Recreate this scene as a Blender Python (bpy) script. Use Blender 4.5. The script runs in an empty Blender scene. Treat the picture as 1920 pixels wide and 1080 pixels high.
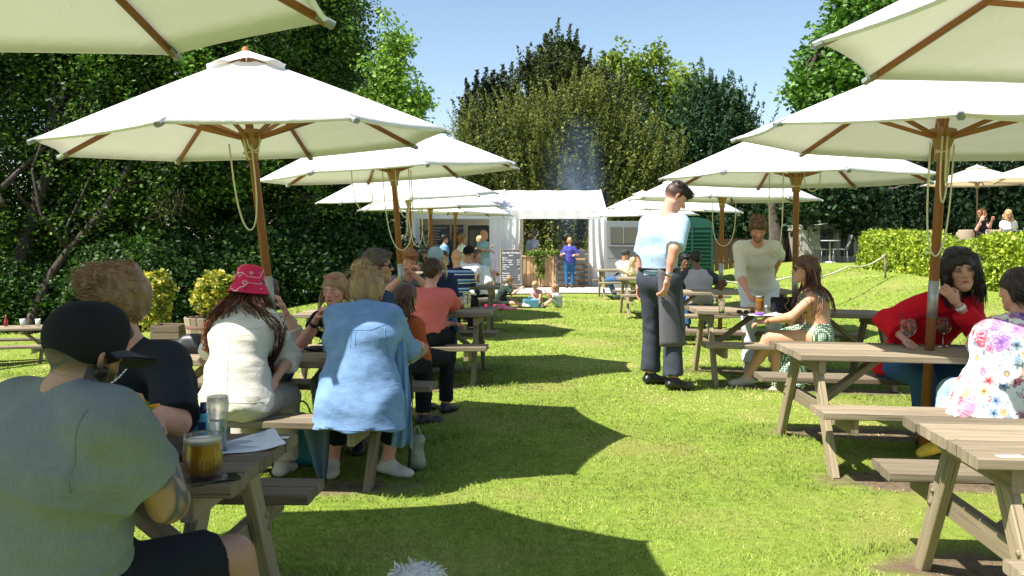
import bpy, bmesh, math, random
import numpy as np
from mathutils import Vector, Matrix
R = math.radians
random.seed(7); rng = np.random.default_rng(7)
sc = bpy.context.scene
COL = sc.collection
# ---------------------------------------------------------------- camera
HC, YH, FP = 1.52, 448.0, 1650.0       # eye height (m); horizon row and focal length in 1920-wide pixels
cam = bpy.data.cameras.new('camera'); camo = bpy.data.objects.new('camera', cam); COL.objects.link(camo)
camo.location = (0, 0, HC); camo.rotation_euler = (R(90), 0, 0)
cam.sensor_width = 36; cam.lens = FP/1920*36; cam.shift_y = -(540-YH)/1920; cam.clip_start = .05; cam.clip_end = 600
cam.dof.use_dof = True; cam.dof.focus_distance = 7.0; cam.dof.aperture_fstop = 9.0
sc.camera = camo
# ---------------------------------------------------------------- light
SUN = Vector((-1.27, -.66, 2.15)).normalized()
w = bpy.data.worlds.new('World'); sc.world = w; w.use_nodes = True
nt = w.node_tree; sky = nt.nodes.new('ShaderNodeTexSky'); sky.sky_type = 'NISHITA'; sky.sun_disc = False
sky.sun_elevation = math.asin(SUN.z); sky.sun_rotation = math.atan2(SUN.x, SUN.y)
sky.air_density = 1.0; sky.dust_density = 0.5; sky.ozone_density = 0.25
bg = nt.nodes['Background']; bg.inputs[1].default_value = 0.092; nt.links.new(sky.outputs[0], bg.inputs[0])
sl = bpy.data.lights.new('sun', 'SUN'); sl.energy = 5.0; sl.angle = R(0.53); sl.color = (1, .955, .88)
so = bpy.data.objects.new('sun', sl); COL.objects.link(so); so.rotation_euler = SUN.to_track_quat('Z', 'Y').to_euler(); so.location = (0, 0, 30)
sc.view_settings.view_transform = 'Standard'; sc.view_settings.look = 'None'; sc.view_settings.exposure = 1.05; sc.view_settings.gamma = 1
sc.cycles.max_bounces = 8; sc.cycles.transparent_max_bounces = 12; sc.cycles.diffuse_bounces = 3; sc.cycles.volume_bounces = 0
sc.cycles.caustics_reflective = False; sc.cycles.caustics_refractive = False

def W(px, py, D):
    return np.array([(px-960)/FP*D, D, HC+(YH-py)/FP*D])
def sstep(a, b, x):
    t = np.clip((np.asarray(x, float)-a)/(b-a), 0, 1); return t*t*(3-2*t)
def gz(x, y):
    x = np.asarray(x, float); y = np.asarray(y, float)
    z = .10*np.exp(-((x-1.0)/1.5)**2-((y-8.6)/2.2)**2)
    z = z - .95*sstep(2.6, 10.5, -x)*sstep(5, 15, y)*(1-.35*sstep(18, 27, y))
    z = z + .78*sstep(3.6, 10.0, x)*sstep(7, 20, y)
    z = z + .012*np.sin(x*1.9+y*.7)*np.cos(y*1.3-x*.4)*sstep(1, 4, y)
    return z
def G(x, y): return float(gz(x, y))

# ---------------------------------------------------------------- tags and meshes
def tag(o, label, cat=None, group=None, kind=None):
    if label: o['label'] = label
    if cat: o['category'] = cat
    if group: o['group'] = group
    if kind: o['kind'] = kind
    return o
def empty(name, loc=(0, 0, 0), rz=0, label=None, cat=None, group=None):
    o = bpy.data.objects.new(name, None); COL.objects.link(o); o.location = loc; o.rotation_euler = (0, 0, rz)
    o.empty_display_size = .1
    return tag(o, label, cat, group)
def mk(name, V, F, mat, parent=None, loc=None, smooth=True, cols=None, uv=None, midx=None):
    """V (n,3); F list of arrays or lists of faces."""
    me = bpy.data.meshes.new(name)
    V = np.asarray(V, np.float32).reshape(-1, 3)
    if isinstance(F, np.ndarray): F = [F]
    if F and not isinstance(F[0], np.ndarray):
        lens = np.array([len(f) for f in F], np.int32); flat = np.fromiter((i for f in F for i in f), np.int32)
    else:
        F = [f for f in F if len(f)]
        lens = np.concatenate([np.full(len(f), f.shape[1], np.int32) for f in F]); flat = np.concatenate([f.ravel() for f in F]).astype(np.int32)
    me.vertices.add(len(V)); me.vertices.foreach_set('co', V.ravel())
    me.loops.add(len(flat)); me.loops.foreach_set('vertex_index', flat)
    me.polygons.add(len(lens)); st = np.concatenate([[0], np.cumsum(lens)[:-1]]).astype(np.int32)
    me.polygons.foreach_set('loop_start', st)
    try: me.polygons.foreach_set('loop_total', lens)
    except Exception: pass
    if midx is not None: me.polygons.foreach_set('material_index', np.asarray(midx, np.int32))
    if isinstance(smooth, bool): sm = np.full(len(lens), smooth)
    else: sm = np.asarray(smooth, bool)
    me.polygons.foreach_set('use_smooth', sm)
    if uv is not None:
        l = me.uv_layers.new(name='UVMap'); l.data.foreach_set('uv', np.asarray(uv, np.float32).ravel())
    if cols is not None:
        cols = np.asarray(cols, np.float32)
        a = me.color_attributes.new('Col', 'FLOAT_COLOR', 'POINT')
        if cols.shape[1] == 3: cols = np.hstack([cols, np.ones((len(cols), 1), np.float32)])
        a.data.foreach_set('color', cols.ravel())
    me.update(calc_edges=True); me.validate()
    for m in (mat if isinstance(mat, (list, tuple)) else [mat]): me.materials.append(m)
    o = bpy.data.objects.new(name, me); COL.objects.link(o)
    if parent is not None: o.parent = parent
    if loc is not None: o.location = loc
    return o
def unit(v):
    v = np.asarray(v, float); return v/(np.linalg.norm(v)+1e-12)
class MB:
    """collects shapes for one mesh"""
    def __init__(s): s.V = []; s.F = []; s.U = []; s.S = []; s.M = []; s.n = 0; s.mi = 0
    def add(s, V, F, U=None, sm=False):
        for f in F:
            s.F.append([i+s.n for i in f]); s.S.append(sm); s.M.append(s.mi)
        if U is None: U = [(V[i][0], V[i][1]+V[i][2]) for f in F for i in f]
        s.U += [tuple(u) for u in U]; s.V += [tuple(v) for v in V]; s.n += len(V)
    def beam(s, a, b, w_, t, up=(0, 0, 1), ch=.004, ca=0, cb=0, tw=0, taper=1.0):
        """timber from a to b, width w_ across, thickness t along up; chamfered long edges; grain along u. ca/cb slant the ends."""
        a = np.array(a, float); b = np.array(b, float); ax = unit(b-a); L = np.linalg.norm(b-a)
        up = unit(np.array(up, float)-ax*np.dot(up, ax)); sd = np.cross(ax, up)
        c = min(ch, w_*.3, t*.3); h, k = w_/2, t/2
        prof = [(-h+c, -k), (h-c, -k), (h, -k+c), (h, k-c), (h-c, k), (-h+c, k), (-h, k-c), (-h, -k+c)]
        V = []
        for e, (P, q) in enumerate(((a, ca), (b, cb))):
            f = 1 if e == 0 else taper
            for x, y in prof: V.append(P+sd*x*f+up*y*f+ax*q*y*2)
        u0, v0 = random.random()*40, random.random()*40
        F = []; U = []; per = 0
        for i in range(8):
            j = (i+1) % 8; d = math.dist(prof[i], prof[j])
            F.append([i, j, 8+j, 8+i]); U += [(u0, v0+per), (u0, v0+per+d), (u0+L, v0+per+d), (u0+L, v0+per)]; per += d
        F.append(list(range(7, -1, -1))); U += [(u0+prof[i][1], v0+prof[i][0]) for i in range(7, -1, -1)]
        F.append(list(range(8, 16))); U += [(u0+L+prof[i][1], v0+prof[i][0]) for i in range(8)]
        s.add(V, F, U)
    def box(s, c, d, rz=0, ch=.003):
        c = np.array(c, float); a = np.array([math.cos(rz), math.sin(rz), 0])*d[0]/2
        s.beam(c-a, c+a, d[1], d[2], ch=ch)
    def tube(s, pts, r, n=8, cap=True, sm=True):
        pts = [np.array(p, float) for p in pts]; m = len(pts)
        rr = r if hasattr(r, '__len__') else [r]*m
        t0 = unit(pts[1]-pts[0]); nrm = unit(np.cross(t0, (0, 0, 1) if abs(t0[2]) < .9 else (1, 0, 0)))
        V = []; Ls = [0]; U = []
        for i, p in enumerate(pts):
            t = unit((pts[min(i+1, m-1)]-pts[max(i-1, 0)])); nrm = unit(nrm-t*np.dot(nrm, t)); bn = np.cross(t, nrm)
            for k in range(n):
                a = 2*math.pi*k/n; V.append(p+(nrm*math.cos(a)+bn*math.sin(a))*rr[i])
            if i: Ls.append(Ls[-1]+np.linalg.norm(pts[i]-pts[i-1]))
        F = []
        for i in range(m-1):
            for k in range(n):
                k2 = (k+1) % n; F.append([i*n+k, i*n+k2, (i+1)*n+k2, (i+1)*n+k])
                c = rr[i]*6.28/n; U += [(Ls[i], k*c), (Ls[i], (k+1)*c), (Ls[i+1], (k+1)*c), (Ls[i+1], k*c)]
        if cap:
            F.append(list(range(n))[::-1]); F.append([(m-1)*n+k for k in range(n)]); U += [(0, 0)]*(2*n)
        s.add(V, F, U, sm)
    def lathe(s, prof, c=(0, 0, 0), n=16, sm=True, axis=None, closed=False):
        """prof: (r,z) list"""
        c = np.array(c, float)
        if axis is None: X, Y, Z = np.eye(3)
        else:
            Z = unit(axis); X = unit(np.cross(Z, (0, 1, 0) if abs(Z[1]) < .9 else (1, 0, 0))); Y = np.cross(Z, X)
        V = []; F = []
        for r, z in prof:
            for k in range(n):
                a = 2*math.pi*k/n; V.append(c+(X*math.cos(a)+Y*math.sin(a))*max(r, 1e-5)+Z*z)
        for i in range(len(prof)-1):
            for k in range(n):
                k2 = (k+1) % n; F.append([i*n+k, i*n+k2, (i+1)*n+k2, (i+1)*n+k])
        s.add(V, F, None, sm)
    def ball(s, c, r, n=10, sm=True):
        r = (r, r, r) if not hasattr(r, '__len__') else r
        V = []; F = []; m = n//2+1
        for i in range(m+1):
            for k in range(n):
                th = math.pi*i/m; a = 2*math.pi*k/n
                V.append((c[0]+r[0]*math.sin(th)*math.cos(a), c[1]+r[1]*math.sin(th)*math.sin(a), c[2]+r[2]*math.cos(th)))
        for i in range(m):
            for k in range(n):
                k2 = (k+1) % n; F.append([i*n+k, (i+1)*n+k, (i+1)*n+k2, i*n+k2])
        s.add(V, F, None, sm)
    def build(s, name, mat, parent=None, loc=None, cols=None):
        o = mk(name, np.array(s.V), s.F, mat, parent, loc, smooth=np.array(s.S), uv=np.array(s.U), midx=s.M, cols=cols)
        bm_ = bmesh.new(); bm_.from_mesh(o.data); bmesh.ops.recalc_face_normals(bm_, faces=bm_.faces); bm_.to_mesh(o.data); bm_.free(); return o
def copy_tree(o, parent=None):
    c = o.copy(); COL.objects.link(c); c.parent = parent
    for ch in list(o.children): copy_tree(ch, c)
    return c

# ---------------------------------------------------------------- materials
def newmat(name):
    m = bpy.data.materials.new(name); m.use_nodes = True; n = m.node_tree; return m, n, n.nodes['Principled BSDF']
def N(n, t, **kw):
    x = n.nodes.new('ShaderNode'+t)
    for k, v in kw.items():
        if k.startswith('i_'): x.inputs[k[2:].replace('_', ' ')].default_value = v
        else: setattr(x, k, v)
    return x
def ramp(n, fac, stops, interp='LINEAR'):
    r = n.nodes.new('ShaderNodeValToRGB'); r.color_ramp.interpolation = interp; e = r.color_ramp.elements
    while len(e) < len(stops): e.new(.5)
    for i, (p, c) in enumerate(stops): e[i].position = p; e[i].color = (*c, 1) if len(c) == 3 else c
    n.links.new(fac, r.inputs[0]); return r.outputs[0]
def mixc(n, fac, a, b, bt='MIX'):
    m = n.nodes.new('ShaderNodeMix'); m.data_type = 'RGBA'; m.blend_type = bt
    for s_, v in ((0, fac), (6, a), (7, b)):
        if hasattr(v, 'is_output'): n.links.new(v, m.inputs[s_])
        elif s_ == 0: m.inputs[0].default_value = v
        else: m.inputs[s_].default_value = (*v, 1)
    return m.outputs[2]
def noise(n, vec, scale, detail=4, rough=.55, dist=0):
    x = N(n, 'TexNoise'); x.inputs['Scale'].default_value = scale; x.inputs['Detail'].default_value = detail
    x.inputs['Roughness'].default_value = rough; x.inputs['Distortion'].default_value = dist
    if vec is not None: n.links.new(vec, x.inputs['Vector'])
    return x.outputs['Fac']
def coord(n, kind='Object', scale=None):
    c = N(n, 'TexCoord').outputs[kind]
    if scale:
        m = N(n, 'Mapping'); m.inputs['Scale'].default_value = scale; n.links.new(c, m.inputs['Vector']); c = m.outputs[0]
    return c
def bump(n, p, h, st=.3, d=.01):
    b = N(n, 'Bump'); b.inputs['Strength'].default_value = st; b.inputs['Distance'].default_value = d
    n.links.new(h, b.inputs['Height']); n.links.new(b.outputs[0], p.inputs['Normal']); return b
_mc = {}
def plain(name, col, rough=.6, metal=0, vary=.12, sc_=30, bmp=.0, spec=.5, kind='Object'):
    if name in _mc: return _mc[name]
    m, n, p = newmat(name); c = coord(n, kind); f = noise(n, c, sc_)
    a = tuple(x*(1-vary) for x in col); b = tuple(min(1, x*(1+vary)) for x in col)
    n.links.new(ramp(n, f, [(.3, a), (.7, b)]), p.inputs['Base Color'])
    p.inputs['Roughness'].default_value = rough; p.inputs['Metallic'].default_value = metal; p.inputs['Specular IOR Level'].default_value = spec
    if bmp: bump(n, p, noise(n, c, sc_*2), bmp, .004)
    _mc[name] = m; return m
def fabric(name, col, rough=.9, vary=.10, weave=220, fold=.35, col2=None, sheen=0.):
    """cloth with a fine weave, slub and soft creases"""
    if name in _mc: return _mc[name]
    m, n, p = newmat(name); c = coord(n)
    f = noise(n, c, 9, 5); g = noise(n, coord(n, 'Object', (weave, weave, weave*.12)), 1, 2)
    a = tuple(x*(1-vary) for x in col); b = tuple(min(1, x*(1+vary)) for x in (col2 or col))
    cc = ramp(n, f, [(.3, a), (.7, b)]); cc = mixc(n, .25, cc, ramp(n, g, [(.3, tuple(x*.6 for x in col)), (.7, tuple(min(1, x*1.3) for x in col))]))
    n.links.new(cc, p.inputs['Base Color']); p.inputs['Roughness'].default_value = rough; p.inputs['Specular IOR Level'].default_value = .2
    p.inputs['Sheen Weight'].default_value = sheen
    cr = noise(n, coord(n, 'Object', (1, 1, 2.2)), 14, 4, .6, 1.2)
    ad = N(n, 'Math', operation='MULTIPLY_ADD'); n.links.new(g, ad.inputs[0]); ad.inputs[1].default_value = .08; n.links.new(cr, ad.inputs[2])
    bump(n, p, ad.outputs[0], fold*.38, .02)
    _mc[name] = m; return m
def wood_mat(name, a, b, c, rough=.75, crack=.6, gr=1.0):
    """grain runs along U of the UV map (metres)"""
    m, n, p = newmat(name); uv = coord(n, 'UV')
    mp = N(n, 'Mapping'); mp.inputs['Scale'].default_value = (2.2*gr, 42*gr, 1); n.links.new(uv, mp.inputs[0])
    mp2 = N(n, 'Mapping'); mp2.inputs['Scale'].default_value = (.9, 7, 1); n.links.new(uv, mp2.inputs[0])
    g = noise(n, mp.outputs[0], 1, 6, .65, .6); big = noise(n, mp2.outputs[0], 1, 3)
    mp3 = N(n, 'Mapping'); mp3.inputs['Scale'].default_value = (1.3, 95, 1); n.links.new(uv, mp3.inputs[0])
    ck = noise(n, mp3.outputs[0], 1, 3, .5)
    cc = mixc(n, big, ramp(n, g, [(.25, a), (.6, b), (.85, c)]), ramp(n, g, [(.2, b), (.8, c)]))
    crk = ramp(n, ck, [(.30, (.0,)*3), (.38, (1,)*3)])
    cc = mixc(n, crack, cc, crk, 'MULTIPLY')
    n.links.new(cc, p.inputs['Base Color']); p.inputs['Roughness'].default_value = rough; p.inputs['Specular IOR Level'].default_value = .25
    vor = N(n, 'TexVoronoi'); vm = N(n, 'Mapping'); vm.inputs['Scale'].default_value = (1.6, 7, 1); n.links.new(uv, vm.inputs[0]); n.links.new(vm.outputs[0], vor.inputs['Vector'])
    kn = ramp(n, vor.outputs['Distance'], [(.05, (.35, .25, .15)), (.09, (1, 1, 1))]); 
    mb_ = N(n, 'Mapping'); mb_.inputs['Scale'].default_value = (.10, .30, 1); n.links.new(uv, mb_.inputs[0]); cc = mixc(n, 1, cc, ramp(n, noise(n, mb_.outputs[0], 2.2, 1), [(.32, (.62, .60, .57)), (.66, (1.15, 1.12, 1.06))]), 'MULTIPLY')
    n.links.new(mixc(n, .6, cc, kn, 'MULTIPLY'), p.inputs['Base Color'])
    ad = N(n, 'Math', operation='MULTIPLY_ADD'); n.links.new(g, ad.inputs[0]); ad.inputs[1].default_value = .5; n.links.new(crk, ad.inputs[2])
    bump(n, p, ad.outputs[0], .6, .004); return m
M = {}
M['wood'] = wood_mat('weathered timber', (.085, .066, .042), (.25, .20, .14), (.46, .40, .30))
M['wood_dark'] = wood_mat('old grey timber', (.07, .052, .036), (.15, .115, .083), (.25, .20, .15))  # darker timber copy: foreground table's shade is in the colour; also the grey planter
M['wood_leg'] = wood_mat('green grey timber', (.14, .115, .07), (.27, .22, .145), (.38, .32, .22))
M['teak'] = wood_mat('oiled hardwood', (.23, .088, .030), (.34, .138, .048), (.42, .19, .075), .45, .15, .6)
M['crate'] = wood_mat('pale pine', (.42, .24, .11), (.60, .38, .20), (.72, .50, .30), .7, .5, .5)
M['gold'] = plain('brass fitting', (.30, .17, .07), .5, .2)
M['metal'] = plain('dull zinc', (.36, .36, .35), .45, .7)
M['plastic_grey'] = plain('grey plastic', (.25, .26, .26), .5)
M['rope'] = fabric('cotton rope', (.62, .57, .42), weave=400, fold=.2)
M['black'] = plain('black', (.012, .012, .013), .45)
M['white'] = plain('white paint', (.75, .75, .74), .5, vary=.04)
def canvas_mat(name, col, tr, tcol):
    m, n, p = newmat(name); c = coord(n)
    f = noise(n, c, 3.2, 5); cc = ramp(n, f, [(.3, tuple(x*.95 for x in col)), (.7, col)])
    n.links.new(cc, p.inputs['Base Color']); p.inputs['Roughness'].default_value = .85; p.inputs['Specular IOR Level'].default_value = .15
    wv = noise(n, c, 5, 3, .5, .8); g = noise(n, c, 260, 1)
    ad = N(n, 'Math', operation='MULTIPLY_ADD'); n.links.new(g, ad.inputs[0]); ad.inputs[1].default_value = .05; n.links.new(wv, ad.inputs[2])
    b = bump(n, p, ad.outputs[0], .35, .03)
    t = N(n, 'BsdfTranslucent'); t.inputs[0].default_value = (*tcol, 1); n.links.new(b.outputs[0], t.inputs['Normal'])
    mx = N(n, 'MixShader'); mx.inputs[0].default_value = tr; n.links.new(p.outputs[0], mx.inputs[1]); n.links.new(t.outputs[0], mx.inputs[2])
    n.links.new(mx.outputs[0], n.nodes['Material Output'].inputs[0]); return m
M['canvas'] = canvas_mat('cream canvas', (.83, .815, .79), .13, (.90, .87, .80))
M['canvas_warm'] = canvas_mat('warm canvas', (.80, .76, .66), .35, (.85, .62, .30))
M['tent'] = canvas_mat('white marquee cloth', (.82, .82, .81), .25, (.9, .9, .84))
def glass_mat(name, col=(1, 1, 1), rough=0.0):
    m, n, p = newmat(name); p.inputs['Transmission Weight'].default_value = 1; p.inputs['Roughness'].default_value = rough
    p.inputs['Base Color'].default_value = (*col, 1); p.inputs['IOR'].default_value = 1.45
    tr = N(n, 'BsdfTransparent'); tr.inputs[0].default_value = (*[min(1, x*.95) for x in col], 1)
    mx = N(n, 'MixShader'); mx.inputs[0].default_value = .5; n.links.new(p.outputs[0], mx.inputs[1]); n.links.new(tr.outputs[0], mx.inputs[2])
    n.links.new(mx.outputs[0], n.nodes['Material Output'].inputs[0]); return m
M['glass'] = glass_mat('clear glass'); M['glass_blue'] = glass_mat('blue tinted glass', (.35, .75, .9))
def liquid(name, col, tr=.5):
    m, n, p = newmat(name); p.inputs['Base Color'].default_value = (*col, 1); p.inputs['Roughness'].default_value = .05
    p.inputs['Transmission Weight'].default_value = tr; p.inputs['IOR'].default_value = 1.33; return m
M['beer'] = liquid('beer', (1.0, .40, .02), .0); M['water'] = liquid('water', (.85, .93, .97), .9); M['rose'] = liquid('rose wine', (.85, .38, .22), .7)
M['red_drink'] = liquid('red drink', (.7, .06, .04), .5); M['orange'] = plain('orange fruit', (.85, .32, .02), .4)
M['foam'] = plain('beer foam', (.85, .80, .68), .8, vary=.05)
# foliage: vertex colour holds the leaf tint; in the left wood also shade and sun
def leaf_mat(name, tr=.3, rough=.5, spec=.3):
    m, n, p = newmat(name); a = N(n, 'VertexColor'); a.layer_name = 'Col'
    n.links.new(a.outputs[0], p.inputs['Base Color']); p.inputs['Roughness'].default_value = rough; p.inputs['Specular IOR Level'].default_value = spec
    t = N(n, 'BsdfTranslucent'); n.links.new(mixc(n, 1, a.outputs[0], (1.0, 1.0, .45), 'MULTIPLY'), t.inputs[0])
    mx = N(n, 'MixShader'); mx.inputs[0].default_value = tr; n.links.new(p.outputs[0], mx.inputs[1]); n.links.new(t.outputs[0], mx.inputs[2])
    n.links.new(mx.outputs[0], n.nodes['Material Output'].inputs[0]); return m
M['leaf'] = leaf_mat('leaves', .3); M['needle'] = leaf_mat('needles', .12, .6, .2); M['blade'] = leaf_mat('grass blades', .3, .6, .15)
def soft_up(m, f):
    # grass and needles scatter like a soft pile: shade them with normals drawn towards the sky
    n = m.node_tree; g = N(n, 'NewGeometry'); v = N(n, 'VectorMath', operation='SCALE'); n.links.new(g.outputs['Normal'], v.inputs[0]); v.inputs['Scale'].default_value = 1-f
    a = N(n, 'VectorMath', operation='ADD'); n.links.new(v.outputs[0], a.inputs[0]); a.inputs[1].default_value = (0, 0, f); q = N(n, 'VectorMath', operation='NORMALIZE'); n.links.new(a.outputs[0], q.inputs[0])
    for x in n.nodes:
        if x.type == 'BSDF_PRINCIPLED': n.links.new(q.outputs[0], x.inputs['Normal'])
soft_up(M['blade'], .75)
def bark_mat():
    m, n, p = newmat('bark'); c = coord(n, 'Object', (6, 6, 1.5)); f = noise(n, c, 2, 6, .7, 1)
    n.links.new(ramp(n, f, [(.3, (.025, .02, .014)), (.55, (.07, .055, .04)), (.8, (.14, .115, .085))]), p.inputs['Base Color'])
    p.inputs['Roughness'].default_value = .9; bump(n, p, f, .9, .05); return m
M['bark'] = bark_mat()
def vcol_mat(name, rough=.55, sss=0.0, spec=.4, bmp=.15, bs=90):
    m, n, p = newmat(name); a = N(n, 'VertexColor'); a.layer_name = 'Col'; c = coord(n)
    n.links.new(mixc(n, .25, a.outputs[0], ramp(n, noise(n, c, 40, 4), [(.3, (.82, .72, .68)), (.7, (1, 1, 1))]), 'MULTIPLY'), p.inputs['Base Color'])
    p.inputs['Roughness'].default_value = rough; p.inputs['Specular IOR Level'].default_value = spec
    if sss: p.inputs['Subsurface Weight'].default_value = sss; p.inputs['Subsurface Radius'].default_value = (1, .3, .15); p.inputs['Subsurface Scale'].default_value = .012
    bump(n, p, noise(n, c, bs, 3), bmp, .003); return m
M['skin'] = vcol_mat('skin', .5, .12)
M['hair'] = vcol_mat('hair strands', .45, 0, .45, .5, 260)
# ---------------------------------------------------------------- smooth bodies: distance fields turned into one skin
def wob(P, f, seed, k=5):
    r = np.random.default_rng(seed); o = 0
    for i in range(k):
        d = unit(r.normal(size=3)); o = o+np.sin((P@d)*f*(.7+.6*r.random())+r.random()*6.28+1.3*np.sin((P@unit(r.normal(size=3)))*f*.6+r.random()*6))
    return o/math.sqrt(k)
def seg(a, b, ra, rb=None, u=None, fu=1., k=.03, c0=None, c1=None, sub=False):
    return dict(a=np.array(a, float), b=np.array(b, float), ra=ra, rb=ra if rb is None else rb, u=None if u is None else unit(u), fu=fu, k=k, c0=c0, c1=c1, sub=sub)
def ball(c, r, k=.02, ax=None, **kw):
    c = np.array(c, float)
    return dict(ell=True, a=c, b=c, r3=np.array(r if hasattr(r, '__len__') else (r,)*3, float), ax=np.eye(3) if ax is None else ax, k=k, sub=kw.get('sub', False), ra=max(r) if hasattr(r, '__len__') else r, rb=0, fu=1)
def prim_d(p, P):
    if p.get('ell'):
        q = (P-p['a'])@p['ax'].T; q0 = np.sqrt(((q/p['r3'])**2).sum(-1)); q1 = np.sqrt(((q/p['r3']**2)**2).sum(-1))+1e-9
        return q0*(q0-1)/q1
    ab = p['b']-p['a']; L = max(np.linalg.norm(ab), 1e-6); ax = ab/L
    v = P-p['a']; pr = v@ax; t = np.clip(pr/L, 0, 1); v = v-(t*L)[..., None]*ax
    r = p['ra']+(p['rb']-p['ra'])*t; q2 = (v*v).sum(-1)
    if p['u'] is not None:
        vu = v@p['u']; q2 = q2-vu*vu+(vu/p['fu'])**2
    d = np.sqrt(np.maximum(q2, 0))-r
    if p['c1'] is not None: d = np.maximum(d, pr-L*p['c1'])
    if p['c0'] is not None: d = np.maximum(d, L*p['c0']-pr)
    return d
def nets(F, org, h):
    nx, ny, nz = F.shape; s = F < 0
    c = np.zeros((nx-1, ny-1, nz-1), np.int8)
    for i in (0, 1):
        for j in (0, 1):
            for k in (0, 1): c += s[i:nx-1+i, j:ny-1+j, k:nz-1+k]
    act = (c > 0) & (c < 8); idx = np.argwhere(act)
    if len(idx) == 0: return np.zeros((0, 3)), np.zeros((0, 4), int)
    offs = np.array([(i, j, k) for i in (0, 1) for j in (0, 1) for k in (0, 1)])
    val = np.stack([F[idx[:, 0]+o[0], idx[:, 1]+o[1], idx[:, 2]+o[2]] for o in offs], 1)
    S = np.zeros((len(idx), 3)); n = np.zeros(len(idx))
    for a in range(8):
        for b in range(a+1, 8):
            if np.abs(offs[a]-offs[b]).sum() != 1: continue
            fa, fb = val[:, a], val[:, b]; m = (fa < 0) != (fb < 0)
            t = np.where(m, fa/np.where(m, fa-fb, 1), 0)[:, None]
            S += np.where(m[:, None], offs[a]*(1-t)+offs[b]*t, 0); n += m
    V = (idx+S/n[:, None])*h+org
    ids = np.full(act.shape, -1, np.int64); ids[act] = np.arange(len(idx)); Q = []
    for ax in range(3):
        a1, a2 = [(1, 2), (2, 0), (0, 1)][ax]
        sl0 = [slice(1, None)]*3; sl0[ax] = slice(0, -1); sl1 = list(sl0); sl1[ax] = slice(1, None)
        sl0[a1] = slice(1, -1); sl0[a2] = slice(1, -1); sl1[a1] = slice(1, -1); sl1[a2] = slice(1, -1)
        A = s[tuple(sl0)]; B = s[tuple(sl1)]; e = np.argwhere(A != B)
        if not len(e): continue
        inside = A[tuple(e.T)]
        g = e.copy(); g[:, a1] += 1; g[:, a2] += 1
        def cid(d1, d2):
            q = g.copy(); q[:, a1] += d1; q[:, a2] += d2; return ids[q[:, 0], q[:, 1], q[:, 2]]
        q = np.stack([cid(-1, -1), cid(0, -1), cid(0, 0), cid(-1, 0)], 1)
        q[~inside] = q[~inside][:, ::-1]; Q.append(q)
    Q = np.concatenate(Q); Q = Q[(Q >= 0).all(1)]
    return V, Q
def field(prims, res, post=None, pad=.03):
    lo = np.min([np.minimum(p['a'], p['b'])-max(p['ra'], p['rb'])*max(1, p['fu']) for p in prims if not p['sub']], 0)-pad
    hi = np.max([np.maximum(p['a'], p['b'])+max(p['ra'], p['rb'])*max(1, p['fu']) for p in prims if not p['sub']], 0)+pad
    n = np.ceil((hi-lo)/res).astype(int)+2
    ax = [lo[i]+np.arange(n[i])*res for i in range(3)]
    F = np.full(tuple(n), .2, np.float64)
    for p in prims:
        m = max(p['ra'], p['rb'])*max(1, p['fu'])+max(.03, p['k']*1.5)+res*2
        a = np.floor((np.minimum(p['a'], p['b'])-m-lo)/res).astype(int).clip(0, n-1); b = (np.ceil((np.maximum(p['a'], p['b'])+m-lo)/res).astype(int)+1).clip(1, n)
        if (b <= a).any(): continue
        sl = tuple(slice(a[i], b[i]) for i in range(3))
        P = np.stack(np.meshgrid(*[ax[i][sl[i]] for i in range(3)], indexing='ij'), -1)
        d = prim_d(p, P); f = F[sl]; k = p['k']
        if p['sub']:
            hh = np.maximum(k-np.abs(-d-f), 0)/k; F[sl] = np.maximum(f, -d)+hh*hh*k*.25
        else:
            hh = np.maximum(k-np.abs(d-f), 0)/k; F[sl] = np.minimum(f, d)-hh*hh*k*.25
    if post is not None:
        near = F < .05; P = np.argwhere(near)*res+lo
        F[near] = post(P, F[near])
    F[0] = F[-1] = .2; F[:, 0] = F[:, -1] = .2; F[:, :, 0] = F[:, :, -1] = .2
    return nets(F, lo, res)
def joinm(parts):
    V = []; Q = []; n = 0
    for v, q in parts: V.append(v); Q.append(q+n); n += len(v)
    return np.concatenate(V), np.concatenate(Q)
def ribbons(paths, width, col, cvar=.25, seed=0, w0=.6):
    """flat tapered hair locks along polylines; paths (n,m,3)"""
    r = np.random.default_rng(seed); paths = np.asarray(paths); n, m, _ = paths.shape
    t = np.gradient(paths, axis=1); t /= np.linalg.norm(t, axis=-1, keepdims=True)+1e-9
    rv = r.normal(size=(n, 1, 3)); sd = np.cross(t, rv); sd /= np.linalg.norm(sd, axis=-1, keepdims=True)+1e-9
    prof = np.interp(np.linspace(0, 1, m), [0, .25, .8, 1], [w0, 1, .6, .08])[None, :, None]
    wd = (np.asarray(width)*(.6+.8*r.random(n)))[:, None, None]*prof*.5
    V = np.stack([paths-sd*wd, paths+sd*wd], 2).reshape(-1, 3)
    b = (np.arange(n)[:, None]*m+np.arange(m-1)[None])*2
    Q = np.stack([b, b+1, b+3, b+2], -1).reshape(-1, 4)
    c = np.asarray(col)[None]*(1+cvar*r.normal(size=(n, 1))*.6); c = np.clip(c, .003, 1)
    C = np.repeat(c, m*2, 0); return V, Q, C

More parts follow.
